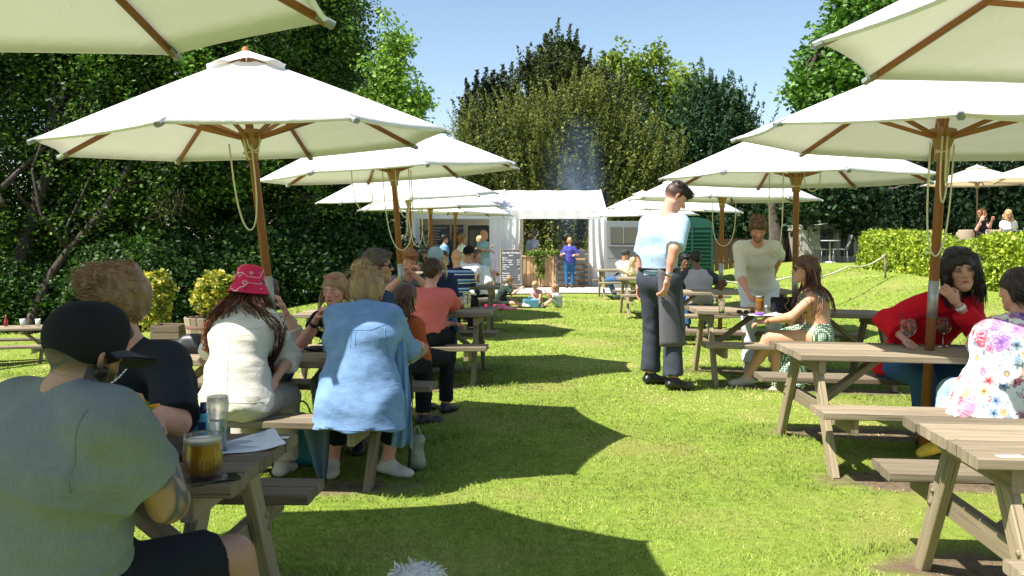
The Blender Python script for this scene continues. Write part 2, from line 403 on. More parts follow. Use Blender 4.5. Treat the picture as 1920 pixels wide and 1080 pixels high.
# ---------------------------------------------------------------- people
SK = dict(fair=(.62, .36, .26), pink=(.66, .33, .24), tan=(.50, .27, .17), olive=(.40, .22, .14), brown=(.20, .10, .06))
def fr(yaw, pitch=0, roll=0):
    y, p, r = R(yaw), R(pitch), R(roll)
    f = np.array([math.sin(y), math.cos(y), 0]); rt = np.array([math.cos(y), -math.sin(y), 0]); up = np.array([0, 0, 1.])
    f2 = f*math.cos(p)+up*math.sin(p); u2 = up*math.cos(p)-f*math.sin(p)
    rt2 = rt*math.cos(r)+u2*math.sin(r); u3 = u2*math.cos(r)-rt*math.sin(r)
    return np.array([rt2, f2, u3])     # rows: right, forward, up
def ik(a, tgt, l1, l2, hint):
    a = np.array(a, float); d = np.array(tgt, float)-a; L = np.linalg.norm(d); dr = d/(L+1e-9)
    L = min(max(L, abs(l1-l2)+.03), (l1+l2)*.998); x = (l1*l1-l2*l2+L*L)/(2*L); y = math.sqrt(max(l1*l1-x*x, 0))
    h = np.array(hint, float); h = unit(h-dr*np.dot(h, dr)); return a+dr*x+h*y, a+dr*L
def hand_prims(wr, f, n, side, s=1., curl=.5, grip=0):
    """wrist, finger direction, palm normal (towards which fingers curl), side = thumb side"""
    f = unit(f); n = unit(n-f*np.dot(n, f)); sd = np.cross(f, n)
    if np.dot(sd, side) < 0: sd = -sd
    P = [seg(wr-f*.05*s, wr+f*.015*s, .023*s, .021*s, u=sd, fu=1.2, k=.015), seg(wr+f*.02*s, wr+f*.078*s, .015*s, .0155*s, u=sd, fu=2.35, k=.02)]
    for i, (o, ln) in enumerate(((.029, .92), (.0095, 1.0), (-.0105, .94), (-.029, .76))):
        b = wr+(f*.086+sd*o)*s; d = f+sd*o*1.5; a = curl*(.85+.1*i)
        for L, r0, r1 in ((.044, .0095, .0088), (.028, .0086, .008), (.022, .008, .0068)):
            ca, sa = math.cos(a), math.sin(a); dd = unit(f*ca+n*sa+sd*o*2*ca); e = b+dd*L*ln*s
            P.append(seg(b, e, r0*s, r1*s, k=.006)); b = e; a += curl*.9+grip*.35
    b = wr+(f*.025+sd*.026)*s; d = unit(f*.65+sd*.75+n*.35); e = b+d*.042*s; P.append(seg(b, e, .0135*s, .011*s, k=.012))
    d = unit(f*.85+sd*(.35-.5*curl)+n*(.3+.4*curl)); P.append(seg(e, e+d*.034*s, .0108*s, .0082*s, k=.006)); return P
def head_prims(fem=False, age=0, nose=1., hollow=False):
    P = [ball((0, -.017, .033), (.074, .094, .086)), ball((0, .022, -.022), (.060, .066, .090), .03),
         seg((-.045, .0, -.052), (-.014, .058, -.090), .021, .019, k=.03), seg((.045, .0, -.052), (.014, .058, -.090), .021, .019, k=.03),
         ball((0, .062, -.092), .019 if fem else .023, .025),
         seg((-.034, .077, .024), (.034, .077, .024), .009 if fem else .0125, k=.016),
         ball((-.041, .052, -.016), .019, .02), ball((.041, .052, -.016), .019, .02),
         ball((-.031, .094, .004), .0155, .012, sub=True), ball((.031, .094, .004), .0155, .012, sub=True),
         ball((-.031, .071, .003), .0128, .003), ball((.031, .071, .003), .0128, .003),
         seg((0, .083, .012), (0, .105*(.97+.03*nose), -.023), .0068, .0105*nose, k=.010), ball((-.0115, .094, -.027), .0072, .008), ball((.0115, .094, -.027), .0072, .008),
         ball((0, .072, -.054), (.026, .02, .018), .012),
         seg((-.019, .0845, -.0535), (0, .0905, -.0520), .0042, .0056, k=.004), seg((.019, .0845, -.0535), (0, .0905, -.0520), .0042, .0056, k=.004),
         seg((-.015, .0835, -.0625), (.015, .0835, -.0625), .0052, k=.006), seg((-.02, .094, -.0577), (.02, .094, -.0577), .0022, k=.004, sub=True)]
    for sx in (-1, 1):
        P += [ball((sx*.0765, -.008, -.002), (.0075, .018, .031), .006, ax=fr(-sx*22)), ball((sx*.083, -.004, .0), (.005, .009, .016), .004, sub=True, ax=fr(-sx*22))]
    return P
def xf(prims, o, A, s):
    out = []
    for p in prims:
        q = dict(p); q['a'] = o+(p['a']*s)@A; q['b'] = o+(p['b']*s)@A; q['ra'] = p['ra']*s; q['rb'] = p['rb']*s; q['k'] = p['k']*s
        if p.get('ell'): q['ax'] = p['ax']@A; q['r3'] = p['r3']*s
        elif p['u'] is not None: q['u'] = p['u']@A
        out.append(q)
    return out
def face_cols(L, skin, o):
    """L: head-space points -> colours"""
    x, y, z = L.T; ax = np.abs(x); n = len(L); C = np.tile(np.array(skin), (n, 1))
    def bl(m, c): 
        m = np.clip(m, 0, 1)[:, None]; C[:] = C*(1-m)+np.array(c)*m
    red = np.array(skin)*np.array([1.05, .78, .74])
    bl(.55*np.exp(-((ax-.045)**2+(z+.03)**2)/.0005)*(y > .03), red); bl(.5*np.exp(-(x**2+(z+.024)**2)/.0002)*(y > .08), red)
    bl(.6*(np.abs(y+.005) < .03)*(ax > .07), red)
    lip = o.get('lip', tuple(np.array(skin)*np.array([.80, .50, .50])))
    bl(np.clip(1.6-((x/.021)**2+((z+.0578)/.0095)**2)*1.3, 0, 1)*(y > .074), lip); bl(.85*(np.abs(z+.0577) < .0016)*(ax < .02)*(y > .075), (.10, .03, .03))
    if 'beard' in o:
        bc, dens = o['beard']; m = sstep(-.018, -.045, z-ax*.25)*(y > -.03)*sstep(.115, .09, y+(z+.05)*.0); m = m*(1-np.clip(1.7-((x/.024)**2+((z+.058)/.011)**2), 0, 1)*.9)
        m = np.maximum(m, (z < .01)*(ax > .058)*(y > -.005)*(y < .03)*.8); bl(m*dens, bc)
    br = o.get('brow', (.12, .07, .04))
    bl(.8*np.exp(-((z-(.0255-((ax-.03)/.03)**2*.006))/.0042)**2)*(ax > .012)*(ax < .05)*(y > .05), br)
    if o.get('eyes', True):
        e = ((ax-.031)/.0145)**2+((z-.003)/.0062)**2; fr_ = y > .06
        bl((e < 1.15)*fr_, (.16, .07, .05)); bl((e < .8)*fr_, (.62, .58, .55)); bl((((ax-.031)**2+(z-.003)**2) < .0058**2)*fr_, (.05, .035, .02))
        bl(.9*(np.abs(z-(.0095-((ax-.031)/.0145)**2*.005)) < .0022)*(np.abs(ax-.031) < .016)*fr_, (.03, .02, .015))
    else:
        bl(.85*(np.abs(z-(-.002+((ax-.031)/.0145)**2*.003)) < .002)*(np.abs(ax-.031) < .015)*(y > .06), (.05, .03, .02))
    return C
PEOPLE = []
def person(label, pelvis, head, yaw, D=None, hy=None, hp=0, hr=0, s=1., wd=1., fat=1., fem=False, skin='fair', hands=None, feet=None, knees=None, elbow=None,
           fyaw=None, elp=None, knp=None, top=None, legs=None, shoes=('black', None), hair=None, hat=None, face=None, shorts=False, stand=False, group=None, tatt=False, cat='person', curl=.5, palm=None, shy=None, sroll=0, extra=None, bulge=.0, hsc=None, nbup=0.):
    P0 = np.array(pelvis, float); Hc = np.array(head, float); D = D or P0[1]; hy = yaw if hy is None else hy; hsc = hsc or s
    A = fr(yaw); rt, f, up = A; face = face or {}; hands = hands or {}; feet = feet or {}; knees = knees or {}
    rb = min(max(D*.0021, .0065), .018); rh = min(max(D*.00075, .0034), .010); sk = np.array(SK[skin] if isinstance(skin, str) else skin)
    HA = fr(hy, hp, hr); base = np.array([P0[0], P0[1], G(P0[0], P0[1])])
    spd = unit(Hc-P0); nb = Hc-(HA[2]*.075+spd*.115+HA[1]*.02)*hsc+np.array((0, 0, nbup))                     # neck base
    sA = fr(yaw if shy is None else shy, 0, sroll); srt = sA[0]
    hipw, shw = (.095 if fem else .088)*s*wd, (.148 if fem else .172)*s*(.5+.5*wd)
    T = nb-P0; back = -f*np.linalg.norm(T)
    wa = P0+T*.36+back*.05*1-up*0; ch = P0+T*.70+back*.06
    shc = nb-spd*.062*s; sh = {'L': shc-srt*shw, 'R': shc+srt*shw}; hip = {'L': P0-rt*hipw, 'R': P0+rt*hipw}
    ua, fa, th, sn = .285*s, .255*s, .43*s, .42*s
    J = {}
    for k, sg in (('L', -1), ('R', 1)):
        tg = hands.get(k)
        if tg is None: tg = sh[k]+f*.22*s-up*.42*s-rt*sg*.04 if not stand else sh[k]-up*.53*s+rt*sg*.06*s+f*.05
        hint = (elbow or {}).get(k, rt*sg*.6-up*.9-f*.35)
        tg = np.array(tg, float); el, wr = ik(sh[k], tg, ua, fa, hint)
        if elp and k in elp: el = sh[k]+unit(np.array(elp[k], float)-sh[k])*min(ua*1.04, max(ua*.92, np.linalg.norm(np.array(elp[k])-sh[k]))); wr = el+unit(tg-el)*min(fa*1.03, max(fa*.9, np.linalg.norm(tg-el)))
        J['el'+k] = el; J['wr'+k] = wr
        fz = feet.get(k)
        if fz is None:
            q = P0+(f*.40*s if not stand else 0)+rt*sg*(.11 if stand else .12)*s; fz = np.array([q[0], q[1], G(q[0], q[1])+.085*s])
        kh = knees.get(k, f+up*.25+rt*sg*.12) ; kn, an = ik(hip[k], fz, th, sn, kh); 
        if knp and k in knp: kn = hip[k]+unit(np.array(knp[k], float)-hip[k])*th*.98; an = kn+unit(fz-kn)*min(sn*1.02, max(sn*.85, np.linalg.norm(fz-kn)))
        J['kn'+k] = kn; J['an'+k] = an
    # --- trunk
    wf, df = wd*s, fat*s
    def trunk(t=0., neck=True, hips=True):
        w1, w2, w3 = ((.126, .108, .118) if fem else (.118, .115, .128))
        P = [seg(hip['L']+rt*.02, hip['R']-rt*.02, .104*df+t, k=.05), seg(P0-up*.01, wa, .112*df+t, .098*df+t+bulge*.5, u=rt, fu=(w1*wf+t)/(.105*df+t)*1.12, k=.06),
             seg(wa, ch, .098*df+t+bulge*.5, .108*df+t, u=srt, fu=(w2*wf+t)/(.10*df+t)*1.18, k=.06), seg(ch, shc-spd*.03, .108*df+t, .075*df+t, u=srt, fu=(w3*wf+t)/(.10*df+t)*1.22, k=.06),
             seg(sh['L']+srt*.03, sh['R']-srt*.03, .046*s+t*.6, k=.05), seg(sh['L'], nb+HA[2]*.02, .04*s+t*.5, .036*s+t*.3, k=.04), seg(sh['R'], nb+HA[2]*.02, .04*s+t*.5, .036*s+t*.3, k=.04)]
        if bulge: P.append(ball(P0+T*.32+f*.08*s, (.12*wf+t, .10*df+t, .12*df+t), .06, ax=A))
        if fem: P += [ball(ch+sA[1]*.085*s-spd*.02+srt*q*.07*s, .062*s*fat+t*.8, .04) for q in (-1, 1)]
        if neck: P.append(seg(nb-HA[1]*.0, Hc-(HA[2]*.055+HA[1]*.012)*hsc, .056*s*(.88 if fem else 1), .050*s*(.88 if fem else 1.02), k=.03))
        return P
    def arm(k, t=0., upto=2., cuff=0.):
        el, wr = J['el'+k], J['wr'+k]; m = (fat*.5+.5)*s; am = .9 if fem else 1.
        P = [seg(sh[k], el, .053*m*am+t*.8, .042*m*am+t+(cuff if upto < 1 else 0), k=.03 if t == 0 else .075, c1=min(upto, 1) if upto < 1 else None)]
        if upto > 1: P.append(seg(el, wr, .042*m*am+t, .027*m*am+t+cuff, k=.02, c1=(upto-1) if upto < 1.97 else None))
        if upto > 1 and t == 0: P.append(seg(el, el+(wr-el)*.45, .043*m*am, .038*m*am, k=.03))
        return P
    def leg(k, t=0., upto=2., flare=0.):
        kn, an = J['kn'+k], J['an'+k]; m = (fat*.6+.4)*s
        P = [seg(hip[k]*.97+P0*.03, kn, .090*m+t, .058*m+t, k=.05, c1=upto if upto < 1 else None)]
        if upto > 1:
            P.append(seg(kn, an, .056*m+t, .036*m+t+flare, k=.025, c1=(upto-1) if upto < 1.97 else None))
            if t == 0: P.append(seg(kn+(an-kn)*.12, kn+(an-kn)*.5-unit(f)*.012, .05*m, .045*m, k=.03))
        return P
    fA = {k: fr((fyaw or {}).get(k, yaw) if isinstance(fyaw, dict) else (yaw if fyaw is None else fyaw)) for k in 'LR'}
    fpit = (extra or {}).get('footpitch', 0)
    def foot(k, t=0.):
        an = J['an'+k]; A_ = fr(math.degrees(math.atan2(fA[k][1][0], fA[k][1][1])), fpit); ff, uu, rr = A_[1], A_[2], A_[0]
        return [seg(an-uu*.045*s-ff*.035*s, an-uu*.055*s+ff*.13*s, .03*s+t, .024*s+t, u=rr, fu=1.35, k=.02), seg(an, an-uu*.05*s+ff*.06*s, .038*s+t, .028*s+t, k=.03), seg(an-uu*.058*s+ff*.10*s, an-uu*.062*s+ff*.165*s, .024*s+t, .019*s+t, u=rr, fu=1.7, k=.02)]
    body = trunk()
    for k in 'LR': body += arm(k)+leg(k)+foot(k)
    body += [ball(Hc-HA[2]*.0, .055*hsc, .02)]
    parts = [field(body, rb)]; Lf = 0
    hp_ = xf(head_prims(fem, nose=face.get('nose', 1)), Hc, HA, hsc)+[seg(nb+(Hc-nb)*.35, Hc-(HA[2]*.055+HA[1]*.012)*hsc, .054*s*(.88 if fem else 1), .050*s*(.88 if fem else 1.02), k=.02)]
    parts.append(field(hp_, rh)); nbody = len(parts[0][0]); nhead = len(parts[1][0])
    for k, sg in (('L', -1), ('R', 1)):
        el, wr = J['el'+k], J['wr'+k]; fd = unit(wr-el); pn = (palm or {}).get(k); hd = (extra or {}).get('hdir'+k)
        if pn is None: pn = unit(-up*.8-rt*sg*.5) if abs(fd[2]) < .7 else unit(-rt*sg+f*.2)
        dirh = unit(fd*.8+hd) if hd is not None else fd
        side = -rt*sg if abs(fd[2]) < .7 else f
        parts.append(field(hand_prims(wr+fd*.02*s, dirh, np.array(pn, float), side, s*.98, curl[k] if isinstance(curl, dict) else curl), .0045 if D < 9 else .008, pad=.012))
    V, Q = joinm(parts); C = np.tile(sk, (len(V), 1))
    C *= (1+.05*wob(V, 9, 3))[:, None]
    Lh = ((V-Hc)@HA.T)/hsc; isH = np.zeros(len(V), bool); isH[nbody:nbody+nhead] = True
    C[isH] = face_cols(Lh[isH], sk, face)
    hc = (hair or {}).get('c', (.1, .07, .05))
    if hair and hair.get('style') in ('bald', 'fade'):
        m = isH & (Lh[:, 2] > -.045+.0*Lh[:, 0]) & (Lh[:, 1] < .02+.5*(Lh[:, 2]-.02)) & (np.abs(Lh[:, 0]) < .079); aa = (np.clip((Lh[m, 2]+.06)/.055, 0, 1)*.93)[:, None] if hair['style'] == 'fade' else .25; C[m] = C[m]*(1-aa)+np.array(hc)*aa
    if tatt:
        wv = wob(V, 38, 11, 7)+.6*wob(V, 85, 5); m = np.zeros(len(V), bool)
        for k in ('LR' if tatt is True else tatt):
            d = prim_d(seg(sh[k], J['el'+k], .08), V); e = prim_d(seg(J['el'+k], J['wr'+k], .06), V); m |= (d < 0) | (e < 0)
        m |= isH & (Lh[:, 2] < -.01) & (Lh[:, 1] < .0) if tatt is True else False
        a = (m*np.clip(.9-np.abs(wv)*1.4, 0, .8)+m*.22)[:, None]; C = C*(1-a)+np.array((.055, .07, .07))*a
    root = mk('person', V-base, Q, M['skin'], loc=base, cols=C); tag(root, label, cat, group); PEOPLE.append((label, np.linalg.norm(T)/s))
    # --- clothes
    if legs:
        t = legs.get('t', .014); tt = t if not top or top.get('hem', 0) < 0 else t*.35; P = [seg(hip['L'], hip['R'], .103*df+tt, k=.05), seg(P0-up*.01, P0+T*.12, .103*df+tt, .095*df+tt, u=rt, fu=1.18*wf/df, k=.05)]
        for k in 'LR': P += leg(k, t, legs.get('upto', 1.93), legs.get('flare', .012))
        amp = legs.get('amp', .005); kk = [J['knL'], J['knR'], J['anL'], J['anR']]
        def post(Pp, d):
            q = np.min([np.linalg.norm(Pp-j, axis=1) for j in kk], 0); return d-amp*np.clip(1.4-q*5, .35, 1.4)*(1-np.abs(wob(Pp, 42, 21))*1.0)
        V, Q = field(P, rb, post); o = mk(legs.get('n', 'trousers'), V-base, Q, legs['m'], root)
    P_drape = seg(P0-up*.15-f*.015, P0+T*.22, .132*df*(top or {}).get('drape', 1)+.03, .10*df+.03, u=rt, fu=1.52*wf/df, k=.06)
    if top:
        t = top.get('t', .014); up_ = top.get('sleeve', .75); P = trunk(t, neck=False)
        hem = top.get('hem', .10)
        if top.get('drape'): P += [seg(P0-up*.15-f*.015, P0+T*.22, .132*df*top['drape']+t, .10*df+t, u=rt, fu=1.52*wf/df, k=.06)]
        for k in 'LR':
            if up_ > 0: P += arm(k, top.get('ts', t+.006), up_, top.get('cuff', .012))
            if hem > .2:
                P += leg(k, t, .55)[:1]
        for a_, b_, r0, r1, fu_, u_ in top.get('adds', []): P.append(seg(a_, b_, r0, r1, u=u_, fu=fu_, k=.06))
        nk = top.get('neck', .062); P.append(seg(nb-HA[2]*.0+HA[1]*.012*s+spd*.012, nb+spd*.16+HA[1]*.04*s, nk*s, (nk+.02)*s, k=.008, sub=True))
        if top.get('vneck'): P.append(seg(nb+f*.06*s, ch+f*.17*s+spd*.05, .03*s, .012*s, k=.01, sub=True))
        amp = top.get('amp', .006); sd_ = int(abs(P0[0]*100))+3; kk = [J['elL'], J['elR'], wa, P0]; hz = P0-T/np.linalg.norm(T)*0-up*hem
        def post(Pp, d):
            q = np.min([np.linalg.norm(Pp-j, axis=1) for j in kk], 0); fz = Pp*np.array([.6, .6, 1.5])
            r1 = 1-np.abs(wob(fz, 13, sd_+4)); r2 = 1-np.abs(wob(fz, 30, sd_)); d = d-amp*(np.clip(1.5-q*3, .45, 1.5)*(1.7*np.clip(r1, 0, 1)**2.2+.35*np.clip(r2, 0, 1)**2)+.12*wob(fz, 80, sd_+1))
            cut = hz[2]+.012*np.sin(np.arctan2(*(Pp-P0)[:, :2].T)*5+1)
            armz = np.min([prim_d(seg(sh[k], J['el'+k], .08), Pp) for k in 'LR']+[prim_d(seg(J['el'+k], J['wr'+k], .07), Pp) for k in 'LR'], 0) < 0
            return np.where(armz, d, np.maximum(d, cut-Pp[:, 2]))
        V, Q = field(P, rb, post); o = mk(top.get('n', 'shirt'), V-base, Q, top['m'], root)
    if shoes:
        for k in 'LR':
            V, Q = field(foot(k, .007), max(.006, rb*.7)); 
            mk('shoe', V-base, Q, shoes[0] if not isinstance(shoes[0], str) else M[shoes[0]], root)
            if shoes[1]:
                P = [seg(J['an'+k], J['an'+k]+unit(J['kn'+k]-J['an'+k])*.05*s, .042*s, .040*s, k=.01)]; V, Q = field(P, max(.006, rb*.7)); mk('sock', V-base, Q, shoes[1], root)
    if hair:
        if hat: hair = dict(hair, hatted=True)
        cov = trunk((top or {}).get('t', .0), neck=False)
        for k in 'LR': cov += arm(k, (top or {}).get('ts', .01), 1.)
        if (top or {}).get('drape'): cov.append(P_drape)
        make_hair(root, base, Hc, HA, hsc, hair, rh, D, nb, f, J, cov)
    if hat: make_hat(root, base, Hc, HA, hsc, hat, rh)
    root_info = dict(J=J, nb=nb, sh=sh, base=base, HA=HA, Hc=Hc, root=root, wa=wa, ch=ch, P0=P0, A=A, hsc=hsc); return root_info
def make_hair(root, base, Hc, HA, s, h, rh, D, nb, f, J, cov=()):
    st = h['style']; c = np.array(h['c']); 
    if st == 'bald': return
    vol = h.get('vol', 1.); P = []
    ctop = .012*vol if not h.get('hatted') else -.012
    if st == 'fade': P = [ball((0, .0, .070), (.0765, .098, .060*vol), .02), ball((0, .078, .092), (.052, .028, .024*vol), .02), seg((-.1, .0, -.012), (.1, 0, -.012), .042, k=.02, u=(0, 1, 0), fu=3., sub=True)]
    else: P = [ball((0, -.022, .042), (.0805+ctop*.6, .100+ctop*(.7 if not h.get('hatted') else 1.6), .086+ctop*(1 if not h.get('hatted') else 2.2)), .02)]
    if st in ('short', 'messy'): P += [ball((0, .065, .088), (.055*vol, .035, .022*vol), .02), seg((-.076, -.005, .03), (-.075, .004, -.01), .012, .005, k=.01), seg((.076, -.005, .03), (.075, .004, -.01), .012, .005, k=.01), ball((0, -.075, -.02), (.06, .035, .045), .03)]
    if st == 'bob': P += [seg((sx*.078, .01, .03), (sx*.088, .0, -.10), .024, .02, k=.03) for sx in (-1, 1)]+[seg((0, -.085, .02), (0, -.085, -.10), .06, .045, u=(1, 0, 0), fu=1.4, k=.04)]
    if st in ('long', 'tied', 'pony'): P += [seg((sx*.076, -.01, .03), (sx*.078, -.03, -.05), .02, .016, k=.03) for sx in (-1, 1)]+[ball((0, -.075, -.01), (.07, .04, .06), .03)]
    if st == 'bun': P += [ball((0, -.07, -.01), (.066, .04, .055), .03)]+[ball(h.get('bun', (0, -.05, .145)), (.048, .045, .038), .02)]
    if st == 'pony': P += [seg((0, -.11, .03), (0, -.15, -.09), .03, .015, k=.02)]
    if st not in ('fade',):
        P += [ball((0, .105, -.045), (.064, .085, .088), .012, sub=True), seg((-.1, .02, -.12), (.1, .02, -.12), .055, k=.01, sub=True)] if st in ('short', 'messy', 'bun', 'tied', 'pony') else [ball((0, .105, -.040), (.062, .08, .090), .012, sub=True)]
    for p in h.get('adds', []): P.append(p)
    Pw = xf(P, Hc, HA, s)+list(h.get('wadds', []))
    amp = h.get('amp', .004)*s
    def post(Pp, d):
        q = (Pp-Hc)@HA.T; return d-amp*(.6*wob(q*np.array([1, 1, .45]), 70, 8)+.5*wob(q*np.array([1, 1, .5]), 150, 9))
    V, Q = field(Pw, rh, post); C = np.tile(c, (len(V), 1))*(1+.16*wob((V-Hc)*np.array([1, 1, .35]), 120, 5))[:, None]
    C = np.clip(C, .003, 1)
    n = h.get('n', 0)
    if n:
        r = np.random.default_rng(h.get('seed', 4)); lo_ = V[((V-Hc)@HA[2]) < .03*s] if h.get('hatted') else V; V0_ = V; V = lo_; pk = r.integers(0, len(V), n); p0 = V[pk]; nr = p0-Hc; nr /= np.linalg.norm(nr, axis=1, keepdims=True)
        L = h.get('len', .03)*s*(.4+1.1*r.random((n, 1))); fl = h.get('flow', (0, -.6, -.5)); fw = np.array(fl)@HA
        m = 5; path = np.zeros((n, m, 3)); path[:, 0] = p0-nr*.004; d = nr*h.get('lift', .5)+fw+r.normal(size=(n, 3))*h.get('mess', .3); d /= np.linalg.norm(d, axis=1, keepdims=True)
        for i in range(1, m):
            path[:, i] = path[:, i-1]+d*L/(m-1); d = d+fw*.35+r.normal(size=(n, 3))*h.get('mess', .3)*.6-nr*.12; d /= np.linalg.norm(d, axis=1, keepdims=True)
        V = V0_
        v, q, cc = ribbons(path, h.get('w', .004)*s, c*1.15, .35, 3); Q = np.concatenate([Q, q+len(V)]); V = np.concatenate([V, v]); C = np.concatenate([C, cc])
    for pth, wd_, cc_ in h.get('locks', []):
        pth = np.array(pth); sh_ = pth.shape; X = pth.reshape(-1, 3)
        def sd(q): return np.min([prim_d(p, q) for p in cov], 0)-.045
        for it in range(9 if len(cov) else 0):
            d = sd(X); m = d < .024
            if not m.any(): break
            Y = X[m]; g = np.stack([sd(Y+e)-sd(Y-e) for e in np.eye(3)*.004], 1); g /= np.linalg.norm(g, axis=1, keepdims=True)+1e-9; X[m] = Y+g*(.024-d[m])[:, None]
        pth = X.reshape(sh_); sm_ = pth.copy(); sm_[:, 1:-1] = (pth[:, :-2]+pth[:, 1:-1]*2+pth[:, 2:])/4; pth = sm_
        v, q, cc = ribbons(pth, wd_, cc_, .4, 5); Q = np.concatenate([Q, q+len(V)]); V = np.concatenate([V, v]); C = np.concatenate([C, cc])
    mk('hair', V-base, Q, M['hair'], root, cols=C)
def make_hat(root, base, Hc, HA, s, h, rh):
    k = h['kind']
    if k == 'cap':
        zc = h.get('low', -.068); P = [ball((0, -.012, .050), (.090, .108, .094), .02), ball((0, .03, .09), (.066, .06, .06), .03)]+[seg((-.1, .05, zc+.012), (.1, .05, zc+.012), .075, k=.006, u=(0, 1, 0), fu=2.2, sub=True), seg((-.1, 0, zc), (.1, 0, zc), .075, k=.006, u=(0, 1, 0), fu=2.2, sub=True)]
        by = h.get('by', 0); a = R(by); P2 = [seg((-.035*math.cos(a)+.085*math.sin(a), .035*math.sin(a)+.085*math.cos(a), .045), (.035*math.cos(a)+.085*math.sin(a), -.035*math.sin(a)+.085*math.cos(a), .045), .005, k=.02)]
        V1, Q1 = field(xf(P, Hc, HA, s), rh*.9)
        m = MB(); rows = []
        for i in range(7):
            t = i/6; row = []
            for j in range(11):
                b = (j/10-.5)*2; rr = .088+.072*t*math.cos(b*1.25)**.6; ang = b*.85; x = rr*math.sin(ang)*(1 if t < .01 else .98); y = .012+rr*math.cos(ang); z = .038-.012*t-.020*b*b
                row.append((x*math.cos(a)+y*math.sin(a), -x*math.sin(a)+y*math.cos(a), z))
            rows.append(row)
        for dz in (0, .004):
            Vb = [((np.array(p)+np.array((0, 0, -dz)))*s)@HA+Hc-base for r_ in rows for p in r_]; m.add(Vb, [[i*11+j, i*11+j+1, (i+1)*11+j+1, (i+1)*11+j] for i in range(6) for j in range(10)], None, True)
        o = mk('cap', V1-base, Q1, h['m'], root); m.build('peak', h.get('m2', h['m']), o)
        b_ = MB()
        for q in range(3):
            th = math.pi*q/3+.2; pts = []
            for i in range(19):
                e_ = R(-12)+R(204)*i/18; pts.append((np.array((.0885*math.cos(e_)*math.sin(th), .1065*math.cos(e_)*math.cos(th)-.012, .0885*math.sin(e_)+.046))*s)@HA+Hc-base)
            pts = [p_ for p_, i in zip(pts, range(19)) if 3 <= i <= 15]; b_.tube(pts, .0014*s, 5)
        b_.ball(tuple((np.array((0, -.012, .136))*s)@HA+Hc-base), .007*s, 8); b_.build('seam', h['m'], o)
    if k == 'bucket':
        m = MB(); n = 40; prof = [(.0, .150), (.035, .149), (.065, .143), (.080, .130), (.088, .105), (.096, .062), (.099, .055), (.113, .030), (.130, .002), (.133, -.002), (.128, .001), (.110, .028), (.094, .053)]
        V = []; prof = [(r_, (z-.15)*h.get('tall', 1.30)+.15) for r_, z in prof]
        for r_, z in prof:
            for i in range(n):
                a = 2*math.pi*i/n; wv = 1+.02*math.sin(3*a+1)*(r_ > .1)
                V.append(((np.array((r_*wv*math.cos(a)*.95, r_*wv*math.sin(a)*1.09-.012, z-.012+.006*math.sin(2*a)*(r_ > .1)))*s)@HA+Hc-base))
        m.add(V, [[i*n+j, i*n+(j+1) % n, (i+1)*n+(j+1) % n, (i+1)*n+j] for i in range(len(prof)-1) for j in range(n)], None, True); m.build('bucket_hat', h['m'], root)
def head_item(info, name, fn, mat):
    m = MB(); fn(m); V = np.array(m.V)*info['hsc']@info['HA']+info['Hc']-info['base']; m.V = [tuple(v) for v in V]; return m.build(name, mat, info['root'])
def sunnies(info, up=False, mat=None, y0=0, z0=0, w=1.):
    def fn(m):
        oy, oz = (y0, z0)
        for sx in (-1, 1):
            m.ball((sx*.032, .091+oy, .003+oz), (.026*w, .006, .019*w), 12); m.tube([(sx*.056, .088+oy, .008+oz), (sx*.074, .05+oy, .010+oz), (sx*.083, -.01+oy, .006+oz)], .0028, 5)
        m.tube([(-.012, .096+oy, .008+oz), (.012, .096+oy, .008+oz)], .003, 5)
    return head_item(info, 'sunglasses', fn, mat or M['black'])
